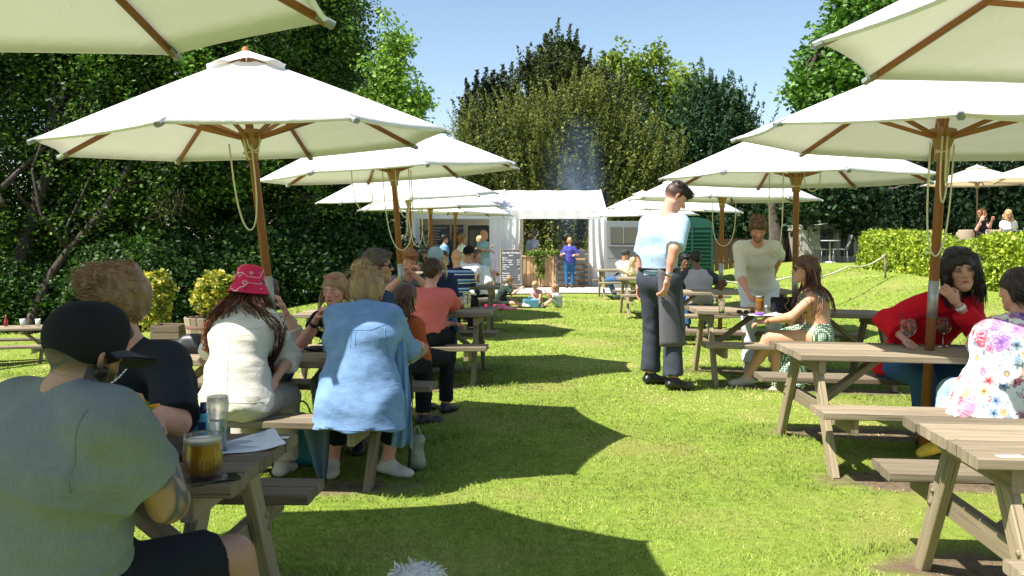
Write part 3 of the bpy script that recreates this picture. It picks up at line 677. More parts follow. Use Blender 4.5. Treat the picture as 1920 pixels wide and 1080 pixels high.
# ---------------------------------------------------------------- places of tables and parasols (metres)
TABLES = [(-1.90, 3.17, -2), (-1.68, 6.00, -6), (-1.23, 9.50, -3.5), (-1.23, 14.3, -1), (-1.45, 16.7, 0), (-1.30, 20.4, 0),
          (2.72, 3.42, -5), (2.92, 6.13, -1), (2.93, 9.35, -2), (3.16, 13.3, -1), (3.1, 17.4, 0), (3.2, 22.8, 1)]
def bare(x, y):
    m = np.zeros(np.shape(x))
    for tx, ty, a in TABLES[:9]:
        for dy in (-.62, .62):
            m = np.maximum(m, np.exp(-(((x-tx)/1.1)**4+((y-ty-dy*1.05)/.22)**2)))
    nz = .5+.5*np.sin(x*2.3+1.7*np.sin(y*1.9))*np.cos(y*2.9+1.1*np.sin(x*2.1+2))
    return np.clip(m*(.75+.5*nz)*1.1, 0, 1)
def ground():
    def axis(lo, hi, a, b, st):
        core = np.arange(a, b, st); l = a-np.geomspace(st, a-lo, 26)[::-1]; r = b+np.geomspace(st, hi-b, 26)-st*0
        return np.concatenate([l, core, r])
    X = axis(-320, 320, -13, 13, .22); Y = axis(-60, 420, 1.2, 30, .22)
    xx, yy = np.meshgrid(X, Y, indexing='ij'); z = gz(xx, yy); V = np.stack([xx, yy, z], -1).reshape(-1, 3)
    nx, ny = len(X), len(Y); i = np.arange(nx*ny).reshape(nx, ny); Q = np.stack([i[:-1, :-1], i[1:, :-1], i[1:, 1:], i[:-1, 1:]], -1).reshape(-1, 4)
    b = bare(V[:, 0], V[:, 1]); C = np.stack([b, b, b], 1)
    m, n, p = newmat('lawn'); c = coord(n); a = N(n, 'VertexColor'); a.layer_name = 'Col'
    f1 = noise(n, c, .9, 5); f2 = noise(n, c, 14, 6, .7); f3 = noise(n, c, 120, 3, .7)
    g = mixc(n, ramp(n, f2, [(.35, (0,)*3), (.65, (1,)*3)]), (.19, .27, .035), (.32, .42, .07))
    g = mixc(n, ramp(n, f1, [(.50, (0,)*3), (.70, (.75,)*3)]), g, (.36, .31, .11))
    g = mixc(n, .5, g, ramp(n, f3, [(.2, (.45,)*3), (.7, (1.3,)*3)]), 'MULTIPLY')
    soil = ramp(n, f2, [(.3, (.13, .09, .055)), (.7, (.30, .225, .15))])
    ad = N(n, 'Math', operation='MULTIPLY'); n.links.new(a.outputs[0], ad.inputs[0]); n.links.new(ramp(n, noise(n, c, 5, 4), [(.3, (.5,)*3), (.55, (1,)*3)]), ad.inputs[1])
    n.links.new(mixc(n, ramp(n, ad.outputs[0], [(.25, (0,)*3), (.6, (1,)*3)]), g, soil), p.inputs['Base Color']); p.inputs['Roughness'].default_value = .95; p.inputs['Specular IOR Level'].default_value = .1
    bump(n, p, f3, .8, .03)
    o = mk('ground', V, Q, m, cols=C); tag(o, 'green lawn with dry patches between the rows of tables', None, None, 'structure')
ground()
def grass():
    r = np.random.default_rng(3); pts = []; sz = []
    for y0, y1, dens, h, w_ in ((3.3, 4.6, 6500, .034, .0042), (4.6, 6.2, 4800, .036, .0050), (6.2, 8.2, 3300, .038, .0065), (8.2, 11, 2000, .040, .009), (11, 15, 950, .042, .014), (15, 20, 420, .045, .022), (20, 24.2, 220, .05, .032)):
        hw = .60*y1+.15; n = int((y1-y0)*2*hw*dens); x = r.uniform(-hw, hw, n); y = r.uniform(y0, y1, n)
        k = np.abs(x) < .60*y+.15; x, y = x[k], y[k]
        cl = .5+.5*np.sin(x*7+2*np.sin(y*5.3))*np.sin(y*8.1+2*np.sin(x*4.7)); dry = sstep(-.05, .75, np.sin(x*1.3+2.2*np.sin(y*.8+1))*np.cos(y*1.1+1.7*np.sin(x*.9)))
        keep = r.random(len(x)) < (1-.93*sstep(.2, .65, bare(x, y)))*(1-.62*dry)
        tuft = (r.random(len(x)) < .02)*1.; edge = sstep(.05, .2, bare(x, y))*sstep(.5, .3, bare(x, y))
        pts.append(np.stack([x, y, dry, cl, tuft, edge], 1)[keep]); sz.append(np.tile([h, w_], (keep.sum(), 1)))
    p = np.concatenate(pts); s = np.concatenate(sz); n = len(p); x, y, dry, cl, tuft, edge = p.T
    z = gz(x, y)-.004; h = s[:, 0]*.66*(.35+.65*r.random(n))*(.6+.7*cl)*(1-.35*dry)*(1+.7*tuft+.9*edge); w_ = s[:, 1]*(.6+.8*r.random(n))
    a = r.random(n)*6.283; lean = r.normal(size=(n, 2))*.55; sd = np.stack([np.cos(a), np.sin(a)], 1)*w_[:, None]/2
    b = np.stack([x, y], 1); mid = b+lean*h[:, None]*.35; tip = b+lean*h[:, None]*1.05
    V = np.stack([np.column_stack([b-sd, z]), np.column_stack([b+sd, z]), np.column_stack([mid+sd*.8, z+h*.55]), np.column_stack([mid-sd*.8, z+h*.55]), np.column_stack([tip, z+h])], 1).reshape(-1, 3)
    i = np.arange(n)[:, None]*5; Q = i+np.array([[0, 1, 2, 3]]); T = i+np.array([[3, 2, 4]])
    g1 = np.array((.15, .26, .024)); g2 = np.array((.42, .52, .105)); yl = np.array((.74, .60, .32)); t = np.clip(r.random(n)*.7+.3*cl, 0, 1)[:, None]
    c = g1*(1-t)+g2*t; q = np.clip(dry*.95+(r.random(n) < .08)*.6-edge*.5, 0, 1)[:, None]; c = c*(1-q)+yl*q; P3 = np.stack([x, y, x*0], 1); c = c*np.clip(1+.13*wob(P3, 5.5, 31)+.12*wob(P3, 1.6, 32)+.10*wob(P3, 17, 33), .5, 1.5)[:, None]
    o = mk('grass', V, [Q, T], M['blade'], cols=np.repeat(c, 5, 0), smooth=False); tag(o, 'short mown grass blades over the lawn', 'grass', None, 'stuff')
grass()
def path():
    m, n, p = newmat('path'); c = coord(n); f = noise(n, c, 3, 5); g = noise(n, c, 90, 3)
    n.links.new(mixc(n, .35, ramp(n, f, [(.3, (.44, .41, .36)), (.7, (.56, .53, .48))]), ramp(n, g, [(.3, (.6,)*3), (.7, (1.1,)*3)]), 'MULTIPLY'), p.inputs['Base Color']); p.inputs['Roughness'].default_value = .9
    xs = np.linspace(-5.5, 4.9, 60); ys = np.linspace(24.2, 34, 30); xx, yy = np.meshgrid(xs, ys, indexing='ij'); V = np.stack([xx, yy+.12*np.sin(xx*1.1)*(yy < 25), gz(xx, yy)+.03], -1).reshape(-1, 3)
    i = np.arange(60*30).reshape(60, 30); Q = np.stack([i[:-1, :-1], i[1:, :-1], i[1:, 1:], i[:-1, 1:]], -1).reshape(-1, 4)
    tag(mk('path', V, Q, m), 'pale paved path in front of the marquee', None, None, 'structure')
path()
# ---------------------------------------------------------------- foliage
def leaves(cent, spread, per, size, c1, c2, elong=1.6, up=0., seed=0, tint=None, cv=.25):
    """quads scattered round clump centres; returns V,Q,C"""
    r = np.random.default_rng(seed); n = len(cent)*per; c = np.repeat(cent, per, 0)
    sp = np.asarray(spread); p = c+r.normal(size=(n, 3))*sp
    d = r.normal(size=(n, 3)); d[:, 2] = d[:, 2]*.6+up; d /= np.linalg.norm(d, axis=1, keepdims=True)
    q = r.normal(size=(n, 3)); q[:, 2] += .0; q = np.cross(d, q); q /= np.linalg.norm(q, axis=1, keepdims=True)
    s = size*(.6+.8*r.random((n, 1))); a = d*s*.5*elong; b = q*s*.5
    V = np.stack([p-a, p+b-a*.1, p+a, p-b-a*.1], 1).reshape(-1, 3); Q = np.arange(n*4).reshape(-1, 4)
    t = np.repeat(np.random.default_rng(seed+1).random((len(cent), 1)) if tint is None else tint[:, None], per, 0); t = np.clip(t**1.5+r.normal(size=(n, 1))*.22, 0, 1)
    C = np.array(c1)*(1-t)+np.array(c2)*t; C = np.clip(C*(1+r.normal(size=(n, 1))*cv*.5), .004, 1); return V, Q, np.repeat(C, 4, 0)
def blob_clumps(blobs, n, seed=0, shell=.55, rough=.18):
    r = np.random.default_rng(seed); vol = np.array([b[3]*b[4]*b[5] for b in blobs])**(2/3); cnt = (vol/vol.sum()*n).astype(int)+1; out = []
    for b, k in zip(blobs, cnt):
        d = r.normal(size=(k, 3)); d /= np.linalg.norm(d, axis=1, keepdims=True)
        rr = (shell+(1-shell)*r.random((k, 1)))*(1+rough*wob(d, 4, seed+1)[:, None]*.5+rough*.4*wob(d, 9, seed+2)[:, None]); out.append(np.array(b[:3])+d*rr*np.array(b[3:6]))
    return np.concatenate(out)
def limb(mb, a, b, r0, r1, n=7, wig=.25, seed=0, segs=8):
    r = np.random.default_rng(seed); a = np.array(a, float); b = np.array(b, float); L = np.linalg.norm(b-a); o1, o2 = r.normal(size=3), r.normal(size=3)
    pts = []
    for i in range(segs+1):
        t = i/segs; pts.append(a+(b-a)*t+(o1*math.sin(t*3.14)+o2*math.sin(t*6.28)*.5)*wig*L*.08)
    mb.tube(pts, [r0+(r1-r0)*(i/segs)**.8 for i in range(segs+1)], n); return pts
def tree(name, label, base, blobs, trunk, n=800, per=45, size=.16, spread=.35, c1=(.03, .07, .012), c2=(.10, .20, .03), seed=1, group=None, mat='leaf', shell=.45, elong=1.6, up=0., twigs=12, rough=.5, minz=None):
    b = np.array([base[0], base[1], G(base[0], base[1])]); o = empty(name, b, 0, label, 'tree', group); mb = MB(); r = random.Random(seed)
    top = trunk.get('top', (0, 0, 6)); pts = limb(mb, (0, 0, -.3), top, trunk.get('r', .3), trunk.get('r', .3)*.35, 9, trunk.get('wig', 1.), seed, 10)
    for i in range(twigs):
        k = r.randrange(4, 10); bl = r.choice(blobs); e = np.array([bl[j]-b[j]+r.uniform(-.6, .6)*bl[j+3] for j in range(3)]); limb(mb, pts[k], e, trunk.get('r', .3)*.3, .02, 5, 1.2, seed*31+i, 6)
    for (a_, e_, r0) in trunk.get('limbs', []): limb(mb, a_, e_, r0, r0*.35, 7, .8, seed+77)
    mb.build('trunk', M['bark'], o)
    cl = blob_clumps(blobs, n, seed, shell, rough)
    if minz is not None: cl = cl[cl[:, 2] > minz]
    cl[:, 2] = np.maximum(cl[:, 2], gz(cl[:, 0], cl[:, 1])+.1)
    V, Q, C = leaves(cl, spread, per, size, c1, c2, elong, up, seed); mk('crown', V-b, Q, M[mat], o, cols=C, smooth=False); return o
def plumes(base_pts, h, rad, per, size, c1, c2, seed, lean=None):
    """upright sprays of needles, as on yew and cypress"""
    r = np.random.default_rng(seed); n = len(base_pts); k = n*per; t = r.random((k, 1))**.8; hh = np.repeat(h*(.6+.8*r.random((n, 1))), per, 0); rr = rad*(1-t*.85)
    ln = np.repeat(r.normal(size=(n, 3))*np.array([.22, .22, 0]) if lean is None else lean+r.normal(size=(n, 3))*np.array([.18, .18, 0]), per, 0)
    p = np.repeat(base_pts, per, 0)+np.concatenate([r.normal(size=(k, 2))*rr*.6, t*hh], 1)+ln*t*hh
    d = r.normal(size=(k, 3))*np.array([.8, .8, .4])+np.array([0, 0, .75])+ln; d /= np.linalg.norm(d, axis=1, keepdims=True); q = np.cross(d, r.normal(size=(k, 3))); q /= np.linalg.norm(q, axis=1, keepdims=True)
    s = size*(.6+.8*r.random((k, 1))); a = d*s*.8; b = q*s*.28
    V = np.stack([p-a, p+b, p+a, p-b], 1).reshape(-1, 3); Q = np.arange(k*4).reshape(-1, 4)
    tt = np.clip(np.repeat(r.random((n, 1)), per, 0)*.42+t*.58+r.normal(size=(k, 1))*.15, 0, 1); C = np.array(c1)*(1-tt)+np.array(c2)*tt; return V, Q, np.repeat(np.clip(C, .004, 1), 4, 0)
def yew(name, label, base, blobs, n=500, per=60, h=1.1, rad=.28, size=.10, c1=(.02, .035, .01), c2=(.09, .10, .02), seed=1, shell=.8, spikes=(), rough=.14, group=None):
    b = np.array([base[0], base[1], G(base[0], base[1])]); o = empty(name, b, 0, label, 'tree', group); mb = MB()
    limb(mb, (0, 0, -.3), (0, .3, max(q[2] for q in blobs)-b[2]), .38, .1, 8, .6, seed); mb.build('trunk', M['bark'], o)
    cl = blob_clumps(blobs, n, seed, shell, rough); cl[:, 2] -= h*.4; cl = cl[cl[:, 2] > b[2]-.1]
    lean = (cl-np.array([b[0], b[1], 0]))*np.array([1, 1, 0]); lean = lean/(np.linalg.norm(lean, axis=1, keepdims=True)+.1)*.25
    ms = [plumes(cl, h, rad, per, size, c1, c2, seed, lean)]
    inner = blob_clumps([(q[0], q[1], q[2], q[3]*.72, q[4]*.72, q[5]*.80) for q in blobs], max(60, n//2), seed+5, .6, .1); inner = inner[inner[:, 2] > b[2]]
    ms.append(leaves(inner, .35, 60, size*1.6, c1, c2, 1.4, .4, seed+6))
    if len(spikes):
        S = np.array([s_[:3] for s_ in spikes], float); hs = np.array([s_[3] for s_ in spikes])
        for q, hh in zip(S, hs): ms.append(plumes(np.repeat(q[None], 5, 0)+np.random.default_rng(seed).normal(size=(5, 3))*[.12, .12, .3], hh, rad*1.2, per*2, size, c1, c2, seed+9))
    V = np.concatenate([m[0] for m in ms]); C = np.concatenate([m[2] for m in ms]); Q = np.arange(len(V)).reshape(-1, 4)
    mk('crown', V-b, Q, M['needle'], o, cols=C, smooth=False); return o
def E(px, py, D, rx, ry, rz):
    """ellipsoid centred where that pixel lies at distance D; radii in metres"""
    q = W(px, py, D); return (q[0], q[1], q[2], rx, ry, rz)
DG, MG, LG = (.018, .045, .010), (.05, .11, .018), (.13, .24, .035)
FT = 'broadleaf trees along the left edge of the lawn'  # clump colours carry the wood's near-black shade and sunlit flecks, mixed at random
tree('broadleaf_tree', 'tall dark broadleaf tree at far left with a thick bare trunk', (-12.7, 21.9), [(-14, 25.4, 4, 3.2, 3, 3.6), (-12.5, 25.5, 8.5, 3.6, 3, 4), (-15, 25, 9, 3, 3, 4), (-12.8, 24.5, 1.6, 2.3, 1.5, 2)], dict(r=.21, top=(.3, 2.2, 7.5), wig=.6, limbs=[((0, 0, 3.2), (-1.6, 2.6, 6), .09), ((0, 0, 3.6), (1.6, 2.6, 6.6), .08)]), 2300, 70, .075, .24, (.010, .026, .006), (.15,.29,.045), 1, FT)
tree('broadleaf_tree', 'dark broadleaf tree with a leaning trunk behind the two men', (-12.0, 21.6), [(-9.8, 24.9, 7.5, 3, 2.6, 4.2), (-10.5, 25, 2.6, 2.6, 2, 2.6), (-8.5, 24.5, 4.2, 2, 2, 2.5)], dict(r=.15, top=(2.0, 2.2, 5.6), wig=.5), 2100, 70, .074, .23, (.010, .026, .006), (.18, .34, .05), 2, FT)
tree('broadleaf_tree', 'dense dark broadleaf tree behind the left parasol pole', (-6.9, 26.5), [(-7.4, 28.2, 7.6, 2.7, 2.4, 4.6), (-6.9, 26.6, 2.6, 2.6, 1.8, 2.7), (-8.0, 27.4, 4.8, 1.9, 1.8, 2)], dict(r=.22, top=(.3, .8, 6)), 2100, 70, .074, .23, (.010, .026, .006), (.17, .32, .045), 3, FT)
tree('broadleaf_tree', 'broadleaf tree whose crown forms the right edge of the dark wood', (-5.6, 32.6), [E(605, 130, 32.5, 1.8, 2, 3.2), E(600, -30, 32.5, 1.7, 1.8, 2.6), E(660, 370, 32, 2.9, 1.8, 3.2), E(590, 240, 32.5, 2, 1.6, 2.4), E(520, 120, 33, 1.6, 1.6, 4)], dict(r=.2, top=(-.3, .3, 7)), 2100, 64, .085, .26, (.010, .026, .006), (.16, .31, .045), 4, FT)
tree('light_tree', 'airy light green tree against the sky right of the dark wood', (-4.7, 26.9), [E(735, 150, 26.5, .85, .8, 1.6), E(765, 210, 26.5, .62, .7, .8), E(722, 250, 26.5, .9, .8, 1.2), E(745, 90, 26.5, .42, .4, .7), E(712, 190, 26.5, .7, .7, 1.3), E(788, 190, 26.5, .3, .4, .45), E(775, 255, 26.5, .45, .4, .4), E(700, 330, 26.5, .8, .7, 1.2)], dict(r=.10, top=(1.0, -.3, 6.2)), 330, 46, .085, .15, (.13, .27, .03), (.36, .54, .11), 5, None, shell=.15, rough=.5, twigs=20)
def shrub(name, label, base, blobs, n, per, size, spread, c1, c2, seed, group=None):
    b = np.array([base[0], base[1], G(base[0], base[1])]); o = empty(name, b, 0, label, 'shrub', group); mb = MB(); r = random.Random(seed)
    for i in range(7):
        q = r.choice(blobs); limb(mb, (r.uniform(-.1, .1), r.uniform(-.1, .1), 0), (q[0]-b[0]+r.uniform(-.5, .5)*q[3], q[1]-b[1], q[2]-b[2]), .03, .008, 5, 1, seed+i, 5)
    mb.build('stem', M['bark'], o); cl = blob_clumps(blobs, n, seed, .5); cl[:, 2] = np.maximum(cl[:, 2], b[2]+.02)
    V, Q, C = leaves(cl, spread, per, size, c1, c2, 1.6, 0, seed); mk('foliage', V-b, Q, M['leaf'], o, cols=C, smooth=False); return o
US = 'undergrowth bushes in front of the dark wood'
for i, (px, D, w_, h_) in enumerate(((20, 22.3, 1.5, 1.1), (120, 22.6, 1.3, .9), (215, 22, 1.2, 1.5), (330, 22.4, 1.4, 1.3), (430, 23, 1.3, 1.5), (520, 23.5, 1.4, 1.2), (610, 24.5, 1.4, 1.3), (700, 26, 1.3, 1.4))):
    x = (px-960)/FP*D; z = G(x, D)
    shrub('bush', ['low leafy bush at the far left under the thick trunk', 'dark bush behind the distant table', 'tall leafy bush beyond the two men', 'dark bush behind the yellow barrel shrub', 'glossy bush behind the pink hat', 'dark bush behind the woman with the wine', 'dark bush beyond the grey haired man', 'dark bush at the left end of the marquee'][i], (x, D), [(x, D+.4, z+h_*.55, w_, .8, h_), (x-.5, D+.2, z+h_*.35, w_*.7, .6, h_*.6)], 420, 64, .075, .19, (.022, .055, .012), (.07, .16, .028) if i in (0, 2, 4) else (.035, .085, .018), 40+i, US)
# trees beyond the marquee
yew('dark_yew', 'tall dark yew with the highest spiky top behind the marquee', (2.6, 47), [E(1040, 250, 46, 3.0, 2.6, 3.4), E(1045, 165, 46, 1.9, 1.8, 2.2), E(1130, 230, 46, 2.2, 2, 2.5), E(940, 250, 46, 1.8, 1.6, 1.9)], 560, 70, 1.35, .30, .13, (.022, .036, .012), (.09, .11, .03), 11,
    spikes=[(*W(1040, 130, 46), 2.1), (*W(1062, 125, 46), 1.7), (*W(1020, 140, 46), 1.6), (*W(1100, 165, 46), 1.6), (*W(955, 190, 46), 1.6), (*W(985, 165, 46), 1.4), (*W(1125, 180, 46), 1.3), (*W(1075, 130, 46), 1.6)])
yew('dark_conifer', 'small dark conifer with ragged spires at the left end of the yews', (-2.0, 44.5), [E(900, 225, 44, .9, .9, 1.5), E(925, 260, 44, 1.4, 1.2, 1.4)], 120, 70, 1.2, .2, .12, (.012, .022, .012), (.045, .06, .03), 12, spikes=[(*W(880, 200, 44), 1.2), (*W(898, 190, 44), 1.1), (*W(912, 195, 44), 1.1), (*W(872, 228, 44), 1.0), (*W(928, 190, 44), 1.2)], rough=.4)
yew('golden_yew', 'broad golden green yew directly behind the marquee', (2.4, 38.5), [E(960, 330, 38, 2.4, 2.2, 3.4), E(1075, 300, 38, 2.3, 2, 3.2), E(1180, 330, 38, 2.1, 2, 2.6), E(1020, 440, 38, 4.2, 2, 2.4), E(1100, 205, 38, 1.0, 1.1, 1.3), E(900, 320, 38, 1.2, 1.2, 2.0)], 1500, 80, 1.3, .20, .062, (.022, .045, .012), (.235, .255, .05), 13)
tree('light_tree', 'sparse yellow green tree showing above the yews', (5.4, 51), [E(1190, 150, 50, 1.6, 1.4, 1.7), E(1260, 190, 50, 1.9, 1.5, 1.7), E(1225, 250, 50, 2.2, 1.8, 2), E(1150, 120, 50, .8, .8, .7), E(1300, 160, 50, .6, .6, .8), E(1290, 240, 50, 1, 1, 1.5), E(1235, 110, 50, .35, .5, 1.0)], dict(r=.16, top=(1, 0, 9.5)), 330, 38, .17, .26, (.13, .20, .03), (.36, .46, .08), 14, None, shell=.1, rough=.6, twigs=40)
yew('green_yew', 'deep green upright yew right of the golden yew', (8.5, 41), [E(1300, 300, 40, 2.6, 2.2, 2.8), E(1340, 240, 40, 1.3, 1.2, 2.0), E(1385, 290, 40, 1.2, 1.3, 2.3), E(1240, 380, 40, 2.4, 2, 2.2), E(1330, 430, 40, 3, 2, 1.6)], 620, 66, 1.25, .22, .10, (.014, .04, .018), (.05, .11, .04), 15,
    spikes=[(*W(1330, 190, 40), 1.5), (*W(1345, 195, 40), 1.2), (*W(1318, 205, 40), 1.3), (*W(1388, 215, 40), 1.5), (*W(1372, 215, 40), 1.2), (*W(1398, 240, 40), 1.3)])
tree('maple_tree', 'bright green maple above the upper right parasols', (11.6, 33), [E(1560, 130, 33, 1.3, 1.3, 1.4), E(1510, 170, 33, .8, .8, .8), E(1650, 90, 33, 1.7, 1.5, 1.9), E(1600, 30, 33, 1.0, 1, 1.4), E(1600, 190, 33, 1.8, 1.4, 1.2), E(1740, 60, 33, 2, 2, 2.4)], dict(r=.2, top=(0, 0, 8)), 620, 46, .14, .24, (.06, .15, .02), (.17, .33, .05), 16, None, shell=.35, rough=.4)
RY = 'dark evergreens behind the terrace'
for i, (px, py, D, rx, rz, cc) in enumerate(((1440, 400, 33, 1.6, 1.9, (.03, .065, .022)), (1545, 350, 31, 1.9, 2.3, (.035, .075, .025)), (1665, 350, 31, 2.2, 2.5, (.03, .07, .022)), (1790, 340, 30, 2.2, 2.7, (.028, .065, .02)), (1920, 330, 30, 2.4, 2.8, (.025, .06, .02)), (1640, 220, 34, 1.0, 3.0, (.03, .06, .016)))):
    q = W(px, py, D); yew('dark_evergreen', ['dark evergreen behind the bending man in white', 'dark evergreen overhanging the pale shed', 'dark evergreen between the shed and the hedge', 'dark evergreen behind the terrace parasol', 'dark evergreen at the right edge of the picture', 'tall narrow dark evergreen in front of the maple'][i], (q[0], D+.5), [(q[0], D, q[2], rx, 1.5, rz), (q[0]+rx*.5, D+.2, q[2]-rz*.5, rx*.8, 1.3, rz*.6), (q[0]-rx*.5, D+.2, q[2]-rz*.45, rx*.8, 1.3, rz*.55)], 430, 52, .75, .24, .085, (.010, .024, .010), cc, 20+i, group=RY, shell=.7)
q = W(1530, 395, 27.3); yew('dark_evergreen', 'drooping evergreen bough hanging in front of the pale shed', (q[0]-.6, 29.6), [(q[0], 27.6, q[2]+.3, .9, .5, .55), (q[0]+1.6, 27.8, q[2]+.2, .9, .5, .75), (q[0]+.9, 28, q[2]+.5, 1, .5, .5)], 150, 52, .5, .2, .08, (.010, .024, .010), (.04, .085, .03), 33, group=RY, shell=.3)
# dead twigs caught in the evergreens
for px, py, D, n_, lb in ((1590, 385, 29.0, 70, 'tangle of bare dead twigs hanging out of the evergreen above the shed'), (1652, 340, 29.2, 22, 'small spray of dead twigs between the parasols'), (318, 370, 22.5, 40, 'bare brown twigs hanging below the large left parasol')):
    mb = MB(); r = random.Random(px); c0 = W(px, py, D)
    for i in range(n_):
        a = (r.uniform(-.3, .3), r.uniform(-.1, .4), r.uniform(-.2, .25)); L = r.uniform(.4, .95)*(1 if n_ > 30 else .7); th = r.uniform(-3.0, .6) if px > 1000 else r.uniform(-2.2, -1.0)
        limb(mb, a, (a[0]+L*math.cos(th), a[1]+r.uniform(-.5, .1), a[2]+L*math.sin(th)*.7), .010, .004, 4, 2, i, 5)
    o = mb.build('dead_branch', plain('dead twig', (.34, .29, .22), .9) if px > 1000 else plain('brown twig', (.10, .07, .035), .9), None, tuple(c0)); tag(o, lb, 'branch')
# trees outside the frame on the left, whose shade falls on the wood
for i, (x, y) in enumerate(((-20, 15.5), (-23, 19.5), (-18.5, 12.2))):
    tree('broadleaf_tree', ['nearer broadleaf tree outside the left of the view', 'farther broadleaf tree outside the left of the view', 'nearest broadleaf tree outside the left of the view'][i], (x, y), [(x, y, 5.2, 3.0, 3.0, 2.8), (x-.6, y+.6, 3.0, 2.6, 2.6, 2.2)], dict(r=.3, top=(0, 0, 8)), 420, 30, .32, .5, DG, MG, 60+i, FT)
# ---------------------------------------------------------------- clipped hedge, terrace
def hedge():
    r = np.random.default_rng(9); A0 = np.array(W(1655, 505, 23.0)); B0 = np.array(W(1990, 520, 15.0)); A0[2] = G(A0[0], A0[1]); B0[2] = G(B0[0], B0[1])
    ax = unit(B0-A0); L = np.linalg.norm(B0-A0); sd = unit(np.cross(ax, (0, 0, 1))); n = 5200; t = r.random(n)*L; H = .74+.12*np.sin(t*1.1)+.06*np.sin(t*3.1)+.03*t/L*3
    s = r.random(n); fc = r.random(n); u = r.uniform(-1, 1, n)
    side = np.where(fc < .45, 1, np.where(fc < .55, -1, 0)); off = np.where(side != 0, side*(.55+.05*np.sin(t*5+s*4)), u*.55); z = np.where(side != 0, s*H, H*(.96+.08*r.random(n)))
    c = A0+ax*t[:, None]+sd*(off)[:, None]+np.array([0, 0, 1])*z[:, None]; o = empty('hedge', A0, 0, 'clipped bright lime green hedge below the terrace', 'hedge')
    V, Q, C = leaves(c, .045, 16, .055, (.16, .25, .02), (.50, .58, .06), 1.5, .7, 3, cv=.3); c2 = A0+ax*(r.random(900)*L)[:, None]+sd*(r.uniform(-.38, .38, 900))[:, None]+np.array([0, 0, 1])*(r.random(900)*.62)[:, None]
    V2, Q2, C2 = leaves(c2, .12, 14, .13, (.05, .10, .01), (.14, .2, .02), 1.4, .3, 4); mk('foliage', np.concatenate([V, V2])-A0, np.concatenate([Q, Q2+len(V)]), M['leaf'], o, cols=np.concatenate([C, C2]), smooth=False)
    mb = MB()
    for i in range(60):
        q = ax*(i+.5)*L/60+sd*r.uniform(-.4, .4); mb.tube([q+(0, 0, -.1), q+(r.uniform(-.1, .1), 0, .55)], [.018, .008], 5)
    mb.build('stem', M['bark'], o)
hedge()
def terrace():
    xs = np.linspace(10.9, 22, 20); V = []; mb = MB()
    a = np.array([11.2, 25.5, 0]); z = G(13, 22)+.12
    mb.beam((14.3, 17.5, z-.12), (16.6, 30, z-.12), 8.0, .26, ch=.01)
    tag(mb.build('terrace', plain('terrace paving', (.40, .37, .33), .9, sc_=4)), 'raised terrace paving behind the hedge', None, None, 'structure'); return z+.01
TZ = terrace()
# ---------------------------------------------------------------- picnic tables
def make_table(label, L=2.06, H=.74, SH=.445, wood='wood'):
    o = empty('picnic_table', (0, 0, 0), 0, label, 'table'); m = M[wood]; hl = L/2
    b = MB(); wd_ = .145
    for i in range(5):
        y = (i-2)*.152; e = random.uniform(-.006, .006); b.beam((-hl+e, y, H-.022), (hl+e, y, H-.022+random.uniform(-.0015, .0015)), wd_, .044, ch=.006)
    b.build('tabletop', m, o)
    for s in (-1, 1):
        b = MB()
        for j in (0, 1):
            y = s*(.615+j*.140); e = random.uniform(-.006, .006); b.beam((-hl+e, y, SH-.022), (hl+e, y, SH-.022), .132, .044, ch=.006)
        b.build('bench_seat', m, o)
    for e in (-1, 1):
        x = e*(hl-.20)
        b = MB(); b.beam((x-e*.0, -.80, SH-.092), (x, .80, SH-.092), .046, .095, ch=.004); b.build('seat_bearer', M['wood_leg'], o)
        b = MB(); b.beam((x+e*.048, -.34, H-.09), (x+e*.048, .34, H-.09), .046, .085, ch=.004); b.build('top_bearer', M['wood_leg'], o)
        for s in (-1, 1):
            b = MB(); b.beam((x+e*.047, s*.60, -.02), (x+e*.001+e*.046, s*.205, H-.06), .044, .098, up=(0, 1, 0), ch=.004)
            for zz in (.30, .36): b.lathe([(0, .006), (.011, .006), (.013, 0), (.013, -.01)], (x+e*.072, s*(.60-.395*zz/.68), zz+.05), 8, axis=(e, 0, 0))
            b.build('leg', M['wood_leg'], o)
        b = MB(); b.beam((x-e*.03, 0, SH-.10), (x-e*.46, 0, H-.055), .044, .085, up=(0, 1, 0), ch=.004); b.build('brace', M['wood_leg'], o)
    return o
TL = ['dark weathered picnic table in the left foreground with a pint of beer on it', 'picnic table where the woman in blue and the woman in the pink hat sit',
      'picnic table where the man in the salmon tee sits', 'picnic table where the man in the striped polo sits', 'grey picnic table behind the sitting boy, second from the marquee on the left', 'picnic table closest to the marquee on the left',
      'empty picnic table in the right foreground, cropped by the frame', 'picnic table with two gin glasses where the woman in red sits', 'picnic table where the woman in the green dress sits', 'picnic table in front of the man in the grey baseball tee',
      'picnic table behind the waiter where the man in the cap sits', 'farthest picnic table on the right, near the green trailer']
protoT = make_table(TL[0], wood='wood_dark'); tabs = []
def tilt_to_ground(o, x, y):
    dx = (G(x+.6, y)-G(x-.6, y))/1.2; dy = (G(x, y+.6)-G(x, y-.6))/1.2; return dx, dy
protoN = make_table(TL[1])
for i, (x, y, a) in enumerate(TABLES):
    o = protoT if i == 0 else (protoN if i == 1 else copy_tree(protoN)); dx, dy = tilt_to_ground(o, x, y)
    o.location = (x, y, G(x, y)+.005); o.rotation_euler = (math.atan(dy)*.8, -math.atan(dx)*.8, R(a)); o['label'] = TL[i]; o['group'] = 'picnic tables in two rows'; o['category'] = 'table'; tabs.append(o)
o = copy_tree(protoN); q = W(18, 640, 17.0); o.location = (q[0]-.2, 17.0, G(q[0], 17)); o.rotation_euler = (0, 0, R(12)); o['label'] = 'lone picnic table far off on the left lawn, holding a sauce bottle and two cups'; o['group'] = 'picnic tables in two rows'; farT = o
q = W(640, 600, 7.3)
